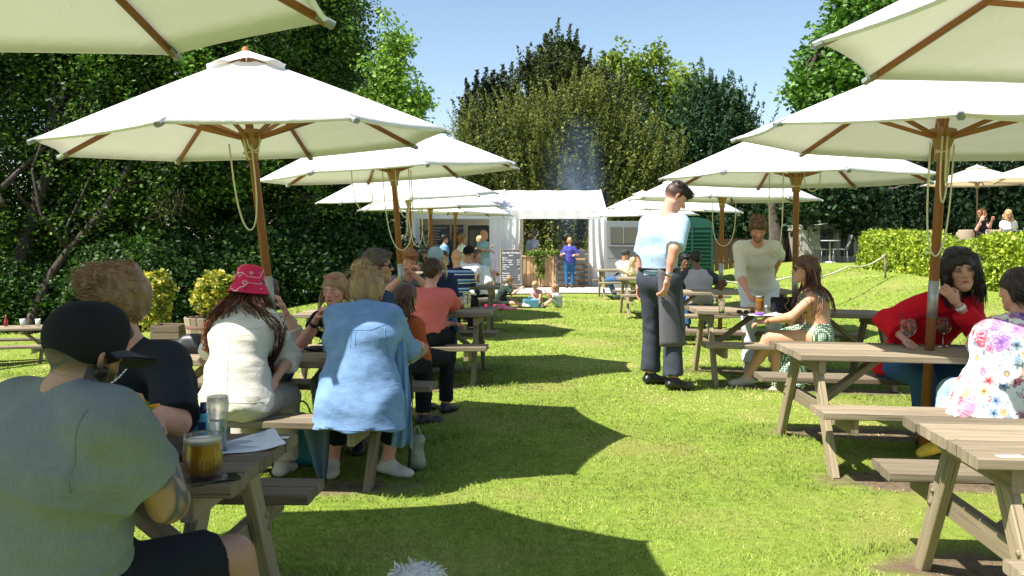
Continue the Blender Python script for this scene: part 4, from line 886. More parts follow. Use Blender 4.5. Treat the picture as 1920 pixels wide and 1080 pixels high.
# ---------------------------------------------------------------- parasols
def make_parasol(label, mat='canvas', r=1.42, zr=2.12, za=2.74, n=8, pole_m='teak', sleeve=True, vent=True):
    o = empty('parasol', (0, 0, 0), 0, label, 'parasol'); b = MB()
    b.tube([(0, 0, .0), (0, 0, zr), (0, 0, za-.04)], [.033 if sleeve else .022, .031 if sleeve else .022, .022], 14); b.build('pole', M[pole_m], o)
    if sleeve:
        b = MB(); b.tube([(0, 0, .90), (0, 0, 1.16)], [.0345, .0345], 14); b.build('pole_joint', M['metal'], o)
    # canopy: eight sagging panels with scalloped hems
    nr, na = 9, 8; V = []; F = []
    def P(k, t, a):
        th0, th1 = 2*math.pi*k/n, 2*math.pi*(k+1)/n; p0 = np.array([math.cos(th0), math.sin(th0)]); p1 = np.array([math.cos(th1), math.sin(th1)])
        q = p0*(1-a)+p1*a; s_ = 4*a*(1-a); rr = r*t*(1-.035*s_*t**3); z = za-(za-zr)*t**1.06-.018*s_*math.sin(t*3.14)-.006*s_*t; return (q[0]*rr, q[1]*rr, z)
    for k in range(n):
        b0 = len(V)
        for i in range(nr+1):
            t = .12+.88*i/nr if vent else .02+.98*i/nr
            for j in range(na+1): V.append(P(k, t, j/na))
        for j in range(na+1):
            x, y, z = P(k, 1, j/na); V.append((x*.985, y*.985, z-.012))
        F += [[b0+i*(na+1)+j, b0+i*(na+1)+j+1, b0+(i+1)*(na+1)+j+1, b0+(i+1)*(na+1)+j] for i in range(nr+1) for j in range(na)]
    Vn = np.array(V); can = mk('canopy', Vn, F, M[mat], o)
    if vent:
        V = []; F = []; rows = 5; seg_ = 48
        for i in range(rows+1):
            for j in range(seg_):
                a = 2*math.pi*j/seg_; t = i/rows; rr = (.02+.22*t)*r/1.42*1.15; sc_ = math.cos(a*n)
                V.append((rr*math.cos(a)*(1+.02*sc_*t), rr*math.sin(a)*(1+.02*sc_*t), za+.040-.105*t-.010*sc_*t*t-.006))
        F = [[i*seg_+j, (i+1)*seg_+j, (i+1)*seg_+(j+1) % seg_, i*seg_+(j+1) % seg_] for i in range(rows) for j in range(seg_)]; mk('vent_flap', np.array(V), F, M[mat], o)
        b = MB(); b.lathe([(.030, -.03), (.032, -.01), (.026, .01), (.015, .025), (0, .03)], (0, 0, za+.04), 12); b.build('finial', M[pole_m], o)
    b = MB(); b.lathe([(.034, -.20), (.044, -.19), (.044, -.15), (.056, -.10), (.072, -.05), (.085, 0), (.085, .02), (.04, .03)], (0, 0, zr+.07), 16); b.build('hub', M['gold'] if pole_m == 'teak' else M[pole_m], o)
    for k in range(n):
        th = 2*math.pi*k/n; c, s_ = math.cos(th), math.sin(th); b = MB()
        def rp(t, dz=-.018): 
            q = P(k, t, 0); return (q[0], q[1], q[2]+dz)
        b.beam(rp(.03), rp(.985), .024, .032, ch=.003); b.build('rib', M[pole_m], o)
        b = MB(); b.beam((c*.05, s_*.05, zr+.03), rp(.55, -.034), .022, .028, ch=.003); b.build('strut', M[pole_m], o)
        b = MB(); a_, e_ = rp(.955, -.016), rp(1.012, -.012); b.beam(a_, e_, .042, .034, ch=.010); b.build('rib_pocket', M['plastic_grey'], o)
    return o
def cord(o, loops, hz):
    b = MB()
    for (x, y, w_, z1, z0, th) in loops:
        pts = []
        for i in range(17):
            t = i/16; a = math.pi*t; px = -math.cos(a)*w_/2*(1 if z0 > 0 else 1); zz = z0+(z1-z0)*(1-math.sin(a)**.55 if t != 0 and t != 1 else 1)
            pts.append((x+px*math.cos(th), y+px*math.sin(th)-.048, zz))
        b.tube(pts, .0062, 6)
    b.tube([(.043*math.cos(a), .043*math.sin(a), hz+.004*math.sin(3*a)) for a in np.linspace(0, 6.28, 14)], .007, 6)
    b.ball((-.045, -.03, hz), (.018, .012, .014), 8); b.build('cord', M['rope'], o)
def tilted(o, x, y, rot, tx, ty, z=0, s=1.):
    o.location = (x, y, G(x, y)+z); o.rotation_mode = 'XYZ'
    Mx = Matrix.Rotation(R(tx), 3, 'Y') @ Matrix.Rotation(R(ty), 3, 'X') @ Matrix.Rotation(R(rot), 3, 'Z'); o.rotation_euler = Mx.to_euler(); o.scale = (s, s, s)
UG = 'cream parasols over the picnic tables'
# x, y, rib angle, lean to the right (deg), lean away (deg), lift, cords, label
UMB = [(-1.93, 2.97, 32, -1, 1, .28, [], 'cream parasol overhead at the top left corner, cropped by the frame'),
       (-1.55, 6.05, 41, -6.5, 1.2, .17, [(-.06, -.02, .15, 2.12, 1.50, .2), (.03, .0, .09, 2.18, 2.06, .5), (-.01, 0, .06, 2.14, 2.0, 1)], 'large cream parasol leaning over the table of the woman in blue'),
       (-1.12, 9.48, 20, -4.0, 1.5, .10, [(-.33, 0, .22, 2.2, 1.75, .3), (.04, 0, .3, 2.15, 1.3, .2), (.10, -.02, .16, 2.2, 1.65, .6)], 'cream parasol over the table of the man in the salmon tee'),
       (-1.52, 14.0, 8, -3.0, 4.0, .05, [(-.12, 0, .22, 2.2, 1.5, .3), (.1, 0, .22, 2.15, 1.35, .2)], 'cream parasol third from the front in the left row'),
       (-1.50, 17.0, 25, -2, 1.5, .0, [(-.1, 0, .14, 2.15, 1.4, .3)], 'cream parasol fourth from the front in the left row'),
       (-1.44, 21.3, 12, 2, 0, .02, [], 'cream parasol fifth in the left row, closest to the marquee'),
       (2.74, 3.52, 35, -1, 0, .28, [], 'cream parasol overhead at the top right corner, cropped by the frame'),
       (2.86, 6.12, 22.5, 3.2, 1.0, .07, [(-.04, -.03, .19, 2.1, 1.33, .25), (-.01, -.02, .10, 2.15, 1.7, .6), (.0, -.02, .06, 2.15, 1.84, 1)], 'large cream parasol over the table of the woman in red'),
       (2.95, 9.2, 0, .6, 0, .0, [(-.23, -.02, .15, 2.2, 1.32, .1), (.15, 0, .2, 2.25, 2.0, .3)], 'cream parasol over the table of the woman in the green dress'),
       (3.14, 13.3, 25, .8, .8, .0, [(.02, 0, .36, 2.08, 1.42, .1)], 'cream parasol above the bending man in white'),
       (3.28, 18.2, 12, 2, 2, .0, [], 'cream parasol fourth from the front in the right row, behind the waiter'),
       (3.45, 23.0, 33, -1, 1, .0, [], 'cream parasol farthest away in the right row, in front of the green trailer')]
protoU = make_parasol(UMB[0][-1])
for i, (x, y, rot, tx, ty, z, cd, lb) in enumerate(UMB):
    o = protoU if i == 0 else copy_tree(protoU); tilted(o, x, y, rot, tx, ty, z, .955 if i == 1 else 1.); o['label'] = lb; o['category'] = 'parasol'; o['group'] = UG
    UMB[i] = (o, cd)
    if i == 1:      # the canopy of this one sits straighter than its pole
        p_ = Matrix.Translation((0, 0, 2.12)); q_ = Matrix.Rotation(R(-41), 4, 'Z') @ Matrix.Rotation(R(3.2), 4, 'Y') @ Matrix.Rotation(R(41), 4, 'Z')
        for c_ in o.children:
            if not c_.name.startswith('pole'): c_.matrix_local = p_ @ q_ @ p_.inverted() @ c_.matrix_local
for o, cd in UMB:
    if cd:
        # cord loops hang straight in the parasol's own frame, turned back by its rib angle
        cord(o, cd, 2.05)
        c = [q_ for q_ in o.children if q_.name.startswith('cord')][0]; c.rotation_euler = (0, 0, -o.rotation_euler.z)
protoS = make_parasol('straw lined parasol on the terrace behind the hedge', 'canvas_warm', 1.5, 2.10, 2.62, 8, 'wood_leg', False, True)
q = W(1832, 330, 25.5); tilted(protoS, q[0], 25.5, 10, 0, 0, TZ-G(q[0], 25.5)+.10); protoS['group'] = 'terrace parasols'
o = copy_tree(protoS); tilted(o, W(1985, 300, 22)[0], 22.6, 20, 0, 0, TZ-G(13.5, 22.6)+.03); o['label'] = 'second terrace parasol, only its tip showing at the right edge'

# ---------------------------------------------------------------- marquee
def marquee():
    D0, D1 = 27.6, 31.2; zg = G(0, 27.6)+.03; e = empty('marquee', (-.2, D0, zg), 0, 'white two bay food marquee with tied back side curtains', 'marquee'); B = np.array([-.2, D0, zg])
    x0, xm, x1 = (762-960)/59.8, (945-960)/59.8, (1136-960)/59.8; zt, ze, zv = 3.10, 2.38, 2.10
    def cl(name, V, F): return mk(name, np.array(V)-B+np.array([0, 0, zg]), F, M['tent'], e)
    rows = 8; cols_ = 20
    for (a, b) in ((x0, xm-.02), (xm+.02, x1)):
        V = []
        for i in range(rows+1):
            t = i/rows
            for j in range(cols_+1):
                u = j/cols_; V.append((a+(b-a)*u, D0+(1.7)*t, ze+(zt-ze)*t-.05*math.sin(t*3.14)*math.sin(u*3.14)+.012*math.sin(u*22+t*5)))
        n0 = len(V)
        for i in range(rows+1):
            t = i/rows
            for j in range(cols_+1):
                u = j/cols_; V.append((a+(b-a)*u, D0+1.7+1.9*t, zt-(zt-ze)*t-.05*math.sin(t*3.14)*math.sin(u*3.14)))
        F = [[k+i*(cols_+1)+j, k+i*(cols_+1)+j+1, k+(i+1)*(cols_+1)+j+1, k+(i+1)*(cols_+1)+j] for k in (0, n0) for i in range(rows) for j in range(cols_)]
        cl('roof', V, F)
        V = [(a+(b-a)*j/30, D0-.03-.01*math.sin(j*1.3), ze+.02-(ze-zv)*i/3) for i in range(4) for j in range(31)]; cl('valance', V, [[i*31+j, i*31+j+1, (i+1)*31+j+1, (i+1)*31+j] for i in range(3) for j in range(30)])
    V = [(x1+.002, D0, ze), (x1+.002, D0+1.7, zt), (x1+.002, D1+.4, ze), (x1+.002, D1+.4, 0), (x1+.002, D0+.5, 0), (x1+.002, D0+.5, 1.2), (x1, D0, zv)]; cl('side_wall', V, [[0, 1, 2, 3, 4, 5, 6]])
    V = [(x0, D0, ze), (x0, D0+1.7, zt), (x0, D1+.4, ze), (x0, D1+.4, 0), (x0, D0, 0)]; cl('side_wall', V, [[0, 1, 2, 3, 4]])
    V = [(x0+.02, D1-.3, 0), (xm+.65, D1-.3, 0), (xm+.65, D1-.3, zt-.5), (x0+.02, D1-.3, zt-.5)]; o = cl('back_wall', V, [[0, 1, 2, 3]]); o.data.materials[0] = plain('cream lining', (.80, .72, .56), .9, vary=.06)
    def curtain(xa, xb, wa, ya=D0-.02, flare=0):
        V = []; n_ = 40; m_ = 14
        for i in range(m_+1):
            t = i/m_; z = zv*(1-t); tie = 1
            for j in range(n_+1):
                u = j/n_; x = xa+(xb-xa)*u+flare*t*t*u; V.append((x, ya+.05*math.sin(u*2*math.pi*wa*.62+t*.8+.6*math.sin(u*5))*(.35+.65*t)+(-.02), z+.01))
        o = cl('curtain', V, [[i*(n_+1)+j, i*(n_+1)+j+1, (i+1)*(n_+1)+j+1, (i+1)*(n_+1)+j] for i in range(m_) for j in range(n_)])
    curtain(x0, x0+.42, 3); curtain(xm-.45, xm+.02, 4); curtain(xm+.03, xm+.50, 4, flare=-.22); curtain(x1-.55, x1-.02, 5, flare=.36)
    for x in (x0, xm, x1):
        b = MB(); b.tube([(x, D0+.05, 0), (x, D0+.05, ze)], .03, 8); b.tube([(x, D0+.0, ze+.01), (x, D0+1.7, zt+.02)], .03, 8); b.tube([(x, D0+1.7, zt+.02), (x, D1, ze)], .03, 8); b.V = [tuple(np.array(v)-B+np.array([0, 0, zg])) for v in b.V]; b.build('frame_pole', M['white'], e)
    return zg
ZM = marquee()
def obj1(name, fn, mat, c, label, cat, rz=0, group=None):
    b = MB(); fn(b); o = b.build(name, mat, None, tuple(c)); o.rotation_euler = (0, 0, rz); return tag(o, label, cat, group)
def text(parent, s, loc, size, mat, rot=(R(90), 0, 0), name='lettering', align='LEFT', shear=.2):
    cu = bpy.data.curves.new(name, 'FONT'); cu.body = s; cu.size = size; cu.extrude = .0006; cu.align_x = align; cu.shear = shear; cu.resolution_u = 2; cu.offset = size*.012
    o = bpy.data.objects.new(name, cu); COL.objects.link(o); dg = bpy.context.evaluated_depsgraph_get(); me = bpy.data.meshes.new_from_object(o.evaluated_get(dg)); bpy.data.objects.remove(o)
    o = bpy.data.objects.new(name, me); COL.objects.link(o); o.parent = parent; o.location = loc; o.rotation_euler = rot; me.materials.clear(); me.materials.append(mat); return o
M['chalk'] = plain('chalk', (.80, .80, .78), .9, vary=.2, sc_=200); M['board'] = plain('chalkboard', (.075, .082, .09), .6, vary=.3, sc_=6)
# standing menu board
e = empty('menu_board', (-.06, 26.75, G(0, 26.75)+.03), R(2), 'standing chalkboard menu of the garden kitchen', 'sign'); q0 = W(958, 540, 26.75); e.location.x = q0[0]
b = MB(); b.beam((0, .02, .12), (0, .22, 1.14), .60, .016, up=(0, 1, 0), ch=.002); b.build('board', M['board'], e)
b = MB()
for x in (-.315, .315): b.beam((x, -.006, 0), (x, .225, 1.17), .035, .03, up=(0, 1, 0)); b.beam((x, .55, 0), (x, .245, 1.16), .03, .025, up=(0, 1, 0))
for z in (.10, 1.15): b.beam((-.3, .22*(z-.02)/1.12-.002, z), (.3, .22*(z-.02)/1.12-.002, z), .03, .035, up=(0, 1, 0))
b.build('frame', M['wood_leg'], e)
def bt(s, x, z, size, al='LEFT'): text(e, s, (x, .02+.2*(z-.12)/1.02-.014, z), size, M['chalk'], (R(90)-math.atan(.2/1.02), 0, 0), align=al)
bt('Garden Kitchen', 0, 1.04, .085, 'CENTER'); bt('menu', 0, .965, .065, 'CENTER')
for i, (s, p_) in enumerate((('Mains', ''), ('Flame burger', '£12'), ('Fish & salad', '£12'), ('Veggie burger', '£11'), ('Hot dog', ''), ('Fries', '£4'), ('', ''), ('Desserts', ''), ('Ice cream', '£3'), ('Brownie', '£4'), ('Cake', '£4'))):
    z = .89-i*.066
    if s: bt(s, -.26, z, .06)
    if p_: bt(p_, .27, z, .055, 'RIGHT')
# timber counter with slatted price board
yc = 27.25; xa, xb, xc = W(981, 0, yc)[0], W(1040, 0, yc)[0], W(1101, 0, yc)[0]
e = empty('counter', (xa, yc, ZM), 0, 'pale pine serving counter in front of the kitchen with trailing ivy', 'counter'); cw = xb-xa
b = MB()
for i in range(9): b.beam((cw*(i+.5)/9, 0, .02), (cw*(i+.5)/9, 0, .92), cw/9-.012, .025, up=(0, 1, 0))
b.box((cw/2, .30, .46), (cw-.04, .5, .86)); b.build('front_panel', M['crate'], e); b = MB(); b.beam((-.04, .26, .95), (cw+.02, .26, .95), .62, .04); b.build('counter_top', M['crate'], e)
b = MB()
for i in (.05, .5, .95): b.beam((cw*i, -.02, .0), (cw*i, -.02, .93), .06, .02, up=(0, 1, 0))
b.build('batten', M['crate'], e)
e2 = empty('pallet_price_board', (xb+.02, yc-.05, ZM), 0, 'upright pallet with black chalk slats beside the counter', 'sign'); pw = xc-xb-.02
b = MB(); b.box((pw/2, .35, .5), (pw-.05, .6, .95))
for i in (.03, .5, .97): b.beam((pw*i, .0, 0), (pw*i, .0, 1.04), .08, .05, up=(0, 1, 0))
b.build('pallet', M['crate'], e2); b = MB()
for i in range(6): b.beam((0, -.04, .13+i*.165), (pw, -.04, .13+i*.165), .018, .105, up=(0, 0, 1), ch=.002)
b.build('slat', M['board'], e2)
for i, s in enumerate(('Sauces', 'Juice', 'Lemonade', 'Salads', 'Chips', 'Burgers')): text(e2, s, (.30, -.055, .10+i*.165), .075, M['chalk'])
r = np.random.default_rng(5)
pts = np.concatenate([np.stack([r.uniform(.1, cw+.25, 150), r.normal(.05, .08, 150), .99+.05*r.random(150)+.10*(r.random(150)**2)], 1), np.stack([r.normal(cw*.52, .06, 60), r.uniform(-.06, -.03, 60), r.uniform(.3, 1.0, 60)], 1)])
V, Q, C = leaves(pts, .03, 9, .05, (.07, .14, .02), (.30, .38, .08), 1.5, 0, 6); o = mk('ivy_garland', V, Q, M['leaf'], loc=(xa, yc-.03, ZM), cols=C, smooth=False); tag(o, 'trailing ivy garland lying along the counter front', 'plant')
# inside the kitchen: griddle, shelves, fridge, boards
def box_thing(name, lb, cat, c, d, mat, parts=()):
    e = empty(name, c, 0, lb, cat); b = MB(); b.box((0, 0, d[2]/2), d, ch=.01); b.build('body', mat, e)
    for nm, cc, dd, mt in parts: b = MB(); b.box(cc, dd, ch=.004); b.build(nm, mt, e)
    return e
x = W(1085, 0, 28.3)[0]; box_thing('griddle', 'stainless griddle behind the pallet price board', 'griddle', (x, 28.0, ZM), (.9, .6, .92), M['metal'], [('lid', (0, .25, 1.02), (.85, .05, .22), M['metal'])])
x = W(897, 0, 29.5)[0]; box_thing('drinks_fridge', 'black upright drinks fridge inside the marquee', 'fridge', (x, 29.8, ZM), (.7, .6, 1.95), M['black'], [('glass_door', (0, -.31, 1.05), (.6, .02, 1.5), plain('dark glass', (.04, .05, .05), .1)), ('handle', (.27, -.335, 1.0), (.02, .03, .5), M['metal'])])
for px, lb in ((826, 'black chalkboard with the drinks list hanging in the marquee, left one'), (858, 'smaller black chalkboard hanging to the right of the drinks list')):
    x = W(px, 0, 30.3)[0]; wd_ = .62 if px == 826 else .4; e = empty('wall_board', (x, 30.3, ZM+1.25), 0, lb, 'sign'); b = MB(); b.box((0, 0, .25), (wd_, .02, .92)); b.build('board', M['board'], e)
    b = MB(); 
    for zz in (-.22, .72): b.box((0, -.012, zz), (wd_+.04, .03, .03))
    b.build('frame', M['wood_leg'], e)
    for i, s in enumerate(('Draught beer', 'Pale ale', 'Cider', 'Wines', 'Soft drinks', 'Tea', 'Coffee')[:7 if px == 826 else 4]): text(e, s, (-wd_*.42, -.016, .60-i*.10), .085 if px == 826 else .065, M['chalk'])
x = W(800, 0, 28.6)[0]; box_thing('bar_counter', 'cream fronted bar counter in the left bay of the marquee', 'counter', (x+.8, 28.9, ZM), (2.4, .5, 1.0), M['crate'])
# silver catering cabinet, green horse trailer
x = W(1167, 0, 27.0)[0]; e = box_thing('catering_trailer', 'silver catering trailer with a glazed cabinet beside the marquee', 'trailer', (x, 27.4, ZM-.02), (1.02, 1.4, 2.05), plain('galvanised panel', (.24, .25, .25), .5, .3), [('cabinet_glass', (0, -.71, 1.62), (.80, .03, .50), plain('tinted window', (.10, .10, .08), .15)), ('glass_divider', (0, -.73, 1.62), (.03, .02, .5), M['metal']), ('counter_ledge', (0, -.76, 1.30), (.95, .12, .03), M['metal']), ('panel_seam', (0, -.705, .95), (.98, .01, .02), M['plastic_grey']), ('panel_seam', (0, -.705, .55), (.98, .01, .02), M['plastic_grey'])])
for sx in (-1, 1):
    b = MB(); b.lathe([(0, .06), (.22, .06), (.25, .03), (.25, -.03), (.22, -.06), (0, -.06)], (sx*.53, 0, .24), 16, axis=(1, 0, 0)); b.build('wheel', M['black'], e)
def horsebox():
    D = 25.0; x = W(1298, 0, D)[0]; g = plain('green painted panel', (.006, .065, .042), .35, vary=.08); e = empty('horse_trailer', (x, D, G(x, D)), R(-8), 'green horse trailer with louvred sides and rounded roof', 'trailer')
    w_, L_, z0, z1 = 1.15, 2.4, .35, 1.72; b = MB(); b.box((0, L_/2, (z0+z1)/2), (w_, L_, z1-z0), ch=.02); b.build('body', g, e)
    b = MB(); pr = [(-w_/2-.02, z1)]+[(-math.cos(a)*(w_/2+.02), z1+.30*math.sin(a)**.7) for a in np.linspace(.15, 2.99, 12)]+[(w_/2+.02, z1)]
    V = [(x_, y_, z_) for y_ in (-.03, L_+.03) for x_, z_ in pr]; n = len(pr); b.add(V, [[i, i+1, n+i+1, n+i] for i in range(n-1)]+[list(range(n))[::-1], list(range(n, 2*n))], None, False); b.build('roof', g, e)
    b = MB()
    for i in range(11): b.beam((-w_/2+.06, -.02, z0+.12+i*.11), (w_/2-.06, -.02, z0+.12+i*.11), .03, .075, up=(0, -.5, 1), ch=.002)
    for i in range(11): b.beam((-w_/2-.02, .08, z0+.12+i*.11), (-w_/2-.02, L_-.1, z0+.12+i*.11), .03, .075, up=(-.5, 0, 1), ch=.002)
    b.build('louvre', g, e); b = MB()
    for xx in (-w_/2+.03, 0, w_/2-.03): b.beam((xx, -.035, z0), (xx, -.035, z1+.05), .05, .03, up=(0, 1, 0))
    b.build('door_frame', g, e)
    for sx in (-1, 1): b = MB(); b.lathe([(0, .07), (.24, .07), (.29, .04), (.29, -.04), (.24, -.07), (0, -.07)], (sx*.62, 1.2, .28), 18, axis=(1, 0, 0)); b.build('wheel', M['black'], e)
horsebox()
# pale shed with louvred windows
def shed():
    D = 28.5; xa = W(1503, 0, D)[0]; xb = W(1642, 0, D)[0]; z = G(xa+1, D); e = empty('shed', (xa, D, z), R(-3), 'pale grey timber shed with two dark louvred windows', 'shed'); w_ = xb-xa; m = wood_mat('pale boards', (.28, .275, .265), (.38, .37, .36), (.47, .46, .45), .8, .25, .5)
    b = MB()
    for i in range(11): b.beam((w_*(i+.5)/11, 0, 0), (w_*(i+.5)/11, 0, 1.0+.16*math.sin((i+.5)/11*3.14)**.5), w_/11-.01, .03, up=(0, 1, 0))
    b.box((w_/2, 1.0, .6), (w_, 1.8, 1.2)); b.build('wall', m, e)
    b = MB(); V = [(-.04, -.04, 1.02), (w_*.40, -.04, 1.20), (w_+.04, -.04, .96), (-.04, 2, 1.02), (w_*.40, 2, 1.20), (w_+.04, 2, .96)]; b.add(V+[(v[0], v[1], v[2]+.05) for v in V], [[0, 1, 4, 3], [1, 2, 5, 4], [6, 9, 10, 7], [7, 10, 11, 8], [0, 6, 7, 1], [1, 7, 8, 2], [3, 4, 10, 9], [4, 5, 11, 10], [0, 3, 9, 6], [2, 8, 11, 5]]); b.build('roof', m, e)
    for fx in (.33, .60):
        b = MB(); b.box((w_*fx, -.03, .62), (.40, .03, .86)); o = b.build('window', plain('window dark', (.02, .022, .03), .4), e); b = MB()
        for k in range(9): b.beam((w_*fx-.19, -.055, .24+k*.095), (w_*fx+.19, -.055, .24+k*.095), .012, .05, up=(0, -.6, 1), ch=.002)
        b.build('louvre', plain('louvre paint', (.06, .065, .08), .5), o)
shed()
# garden chairs by the shed
def gchair(x, y, rz, lb):
    e = empty('garden_chair', (x, y, G(x, y)), rz, lb, 'chair', 'grey garden chairs by the shed'); m = plain('grey rattan', (.20, .20, .20), .7)
    b = MB(); b.box((0, 0, .42), (.46, .44, .04)); b.build('seat', m, e); b = MB(); b.beam((0, .22, .42), (0, .36, .86), .44, .03, up=(0, 1, 0)); b.build('backrest', m, e)
    for sx in (-1, 1):
        for sy in (-1, 1): b = MB(); b.tube([(sx*.2, sy*.19, .42), (sx*.24, sy*.23, 0)], .015, 6); b.build('leg', M['plastic_grey'], e)
gchair(W(1573, 0, 27.2)[0], 27.2, R(-100), 'grey garden chair right of the small table by the shed'); gchair(W(1545, 0, 27.5)[0], 27.5, R(100), 'grey garden chair left of the small table by the shed')
def gt(b): b.lathe([(0, .70), (.32, .70), (.32, .67), (0, .67)], n=20); b.tube([(0, 0, 0), (0, 0, .68)], .025, 8); b.lathe([(.2, 0), (.2, .02), (.03, .05)], n=14)
x = W(1558, 0, 27.2)[0]; obj1('garden_table', gt, plain('pale grey top', (.5, .5, .5), .5), (x, 27.3, G(x, 27.3)), 'small round garden table in front of the pale shed', 'table')
# dark slatted fence behind, left of the shed
e = empty('slatted_fence', (W(1335, 0, 30)[0], 30, G(7, 30)), 0, 'dark brown close boarded fence behind the man in white', 'fence'); b = MB(); m = wood_mat('dark fence', (.035, .02, .012), (.06, .035, .02), (.09, .055, .03))
for i in range(22): b.beam((i*.16, 0, 0), (i*.16, 0, 1.1+.01*random.random()), .145, .02, up=(0, 1, 0))
b.build('board_panel', m, e); b = MB()
for i in (0, 11, 21): b.box((i*.16, .06, .56), (.1, .09, 1.16))
b.build('post', m, e)
# rope barrier on low posts
pts = [W(1330, 522, 15.5), W(1480, 520, 15.8), W(1590, 500, 17.5), W(1660, 478, 19.5)]
e = empty('rope_barrier', (pts[0][0], pts[0][1], G(pts[0][0], pts[0][1])), 0, 'pale rope barrier strung across the rising lawn', 'barrier'); B = np.array(e.location); b = MB(); line = []
for a, c in zip(pts[:-1], pts[1:]):
    for i in range(10): t = i/10; q = a*(1-t)+c*t; q[2] -= .10*math.sin(t*3.14); line.append(q-B)
b.tube(line+[pts[-1]-B], .016, 7); b.build('rope', M['rope'], e)
for q in (pts[0], pts[3]):
    b = MB(); b.tube([(q[0]-B[0], q[1]-B[1], G(q[0], q[1])-B[2]-.05), tuple(q-B+np.array([0, 0, .03]))], .022, 7); b.build('post', M['wood_leg'], e)
# ---------------------------------------------------------------- half barrel and box planters with golden shrubs
def barrel(px, py, D, s, lb):
    x = W(px, 0, D)[0]; z = G(x, D); e = empty('barrel_planter', (x, D, z), 0, lb, 'planter'); b = MB(); n = 18
    m = wood_mat('barrel staves', (.30, .22, .17), (.42, .32, .26), (.55, .45, .38), .8, .4)
    for k in range(n):
        a = 2*math.pi*(k+.5)/n; c, s_ = math.cos(a), math.sin(a); b.beam((c*.26*s, s_*.26*s, 0), (c*.335*s, s_*.335*s, .47*s), .103*s, .025, up=(c, s_, 0), ch=.004)
    b.lathe([(0, .40*s), (.29*s, .40*s)], n=20); b.build('tub', m, e); b = MB()
    for z_, r_ in ((.10, .281), (.33, .318)): b.lathe([(r_*s+.008, z_*s-.025), (r_*s+.016, z_*s+.025), (r_*s+.01, z_*s+.026)], n=36)
    b.build('hoop', plain('rusty hoop', (.16, .08, .06), .8), e); return x, z+.42*s
x, z = barrel(390, 0, 13.5, 1.0, 'half barrel planter holding the larger golden shrub')
shrub('golden_shrub', 'rounded golden variegated shrub growing in the half barrel', (x, 13.5), [(x+.09, 13.5, z+.46, .29, .29, .29), (x+.04, 13.5, z+.30, .27, .27, .18)], 420, 16, .048, .03, (.16, .22, .02), (.72, .62, .14), 70, 'golden variegated shrubs')
x2 = W(303, 0, 14.8)[0]; z2 = G(x2, 14.8)
shrub('golden_shrub', 'taller golden variegated shrub behind the man in the black tee', (x2, 14.8), [(x2-.06, 14.8, z2+.95, .26, .26, .38), (x2-.1, 14.8, z2+.6, .22, .22, .28)], 360, 16, .05, .035, (.14, .2, .02), (.68, .58, .12), 71, 'golden variegated shrubs')
def bp(b):
    for sx, sy, l, rz in ((0, -.2, .44, 0), (0, .2, .44, 0), (-.2, 0, .38, 1), (.2, 0, .38, 1)):
        for k in range(4): b.box((sx, sy, .06+k*.11), ((l if not rz else .02), (.02 if not rz else l), .10))
    b.box((0, 0, .36), (.37, .37, .02))
x3 = W(318, 0, 13.8)[0]; obj1('box_planter', bp, M['wood_dark'], (x3, 13.8, G(x3, 13.8)), 'square grey slatted planter left of the half barrel', 'planter')
# ---------------------------------------------------------------- cloth patterns
def stripes_mat():
    m, n, p = newmat('striped knit'); c = coord(n); s = N(n, 'SeparateXYZ'); n.links.new(c, s.inputs[0])
    a = N(n, 'Math', operation='MULTIPLY'); n.links.new(s.outputs[2], a.inputs[0]); a.inputs[1].default_value = 7.6; f = N(n, 'Math', operation='FRACT'); n.links.new(a.outputs[0], f.inputs[0])
    nv, wh, bl = (.012, .02, .085), (.75, .78, .8), (.13, .28, .55)
    n.links.new(ramp(n, f.outputs[0], [(0, nv), (.30, wh), (.38, nv), (.55, bl), (.72, wh), (.77, nv)], 'CONSTANT'), p.inputs['Base Color']); p.inputs['Roughness'].default_value = .9; return m
def dots_mat():
    m, n, p = newmat('dotted green dress'); c = coord(n); v = N(n, 'TexVoronoi'); v.inputs['Scale'].default_value = 48; v.inputs['Randomness'].default_value = .12; n.links.new(c, v.inputs['Vector'])
    n.links.new(ramp(n, v.outputs['Distance'], [(.0, (.80, .84, .74)), (.36, (.80, .84, .74)), (.45, (.035, .12, .045))]), p.inputs['Base Color']); p.inputs['Roughness'].default_value = .8
    bump(n, p, noise(n, coord(n, 'Object', (1, 1, 2)), 12, 3), .3, .02); return m
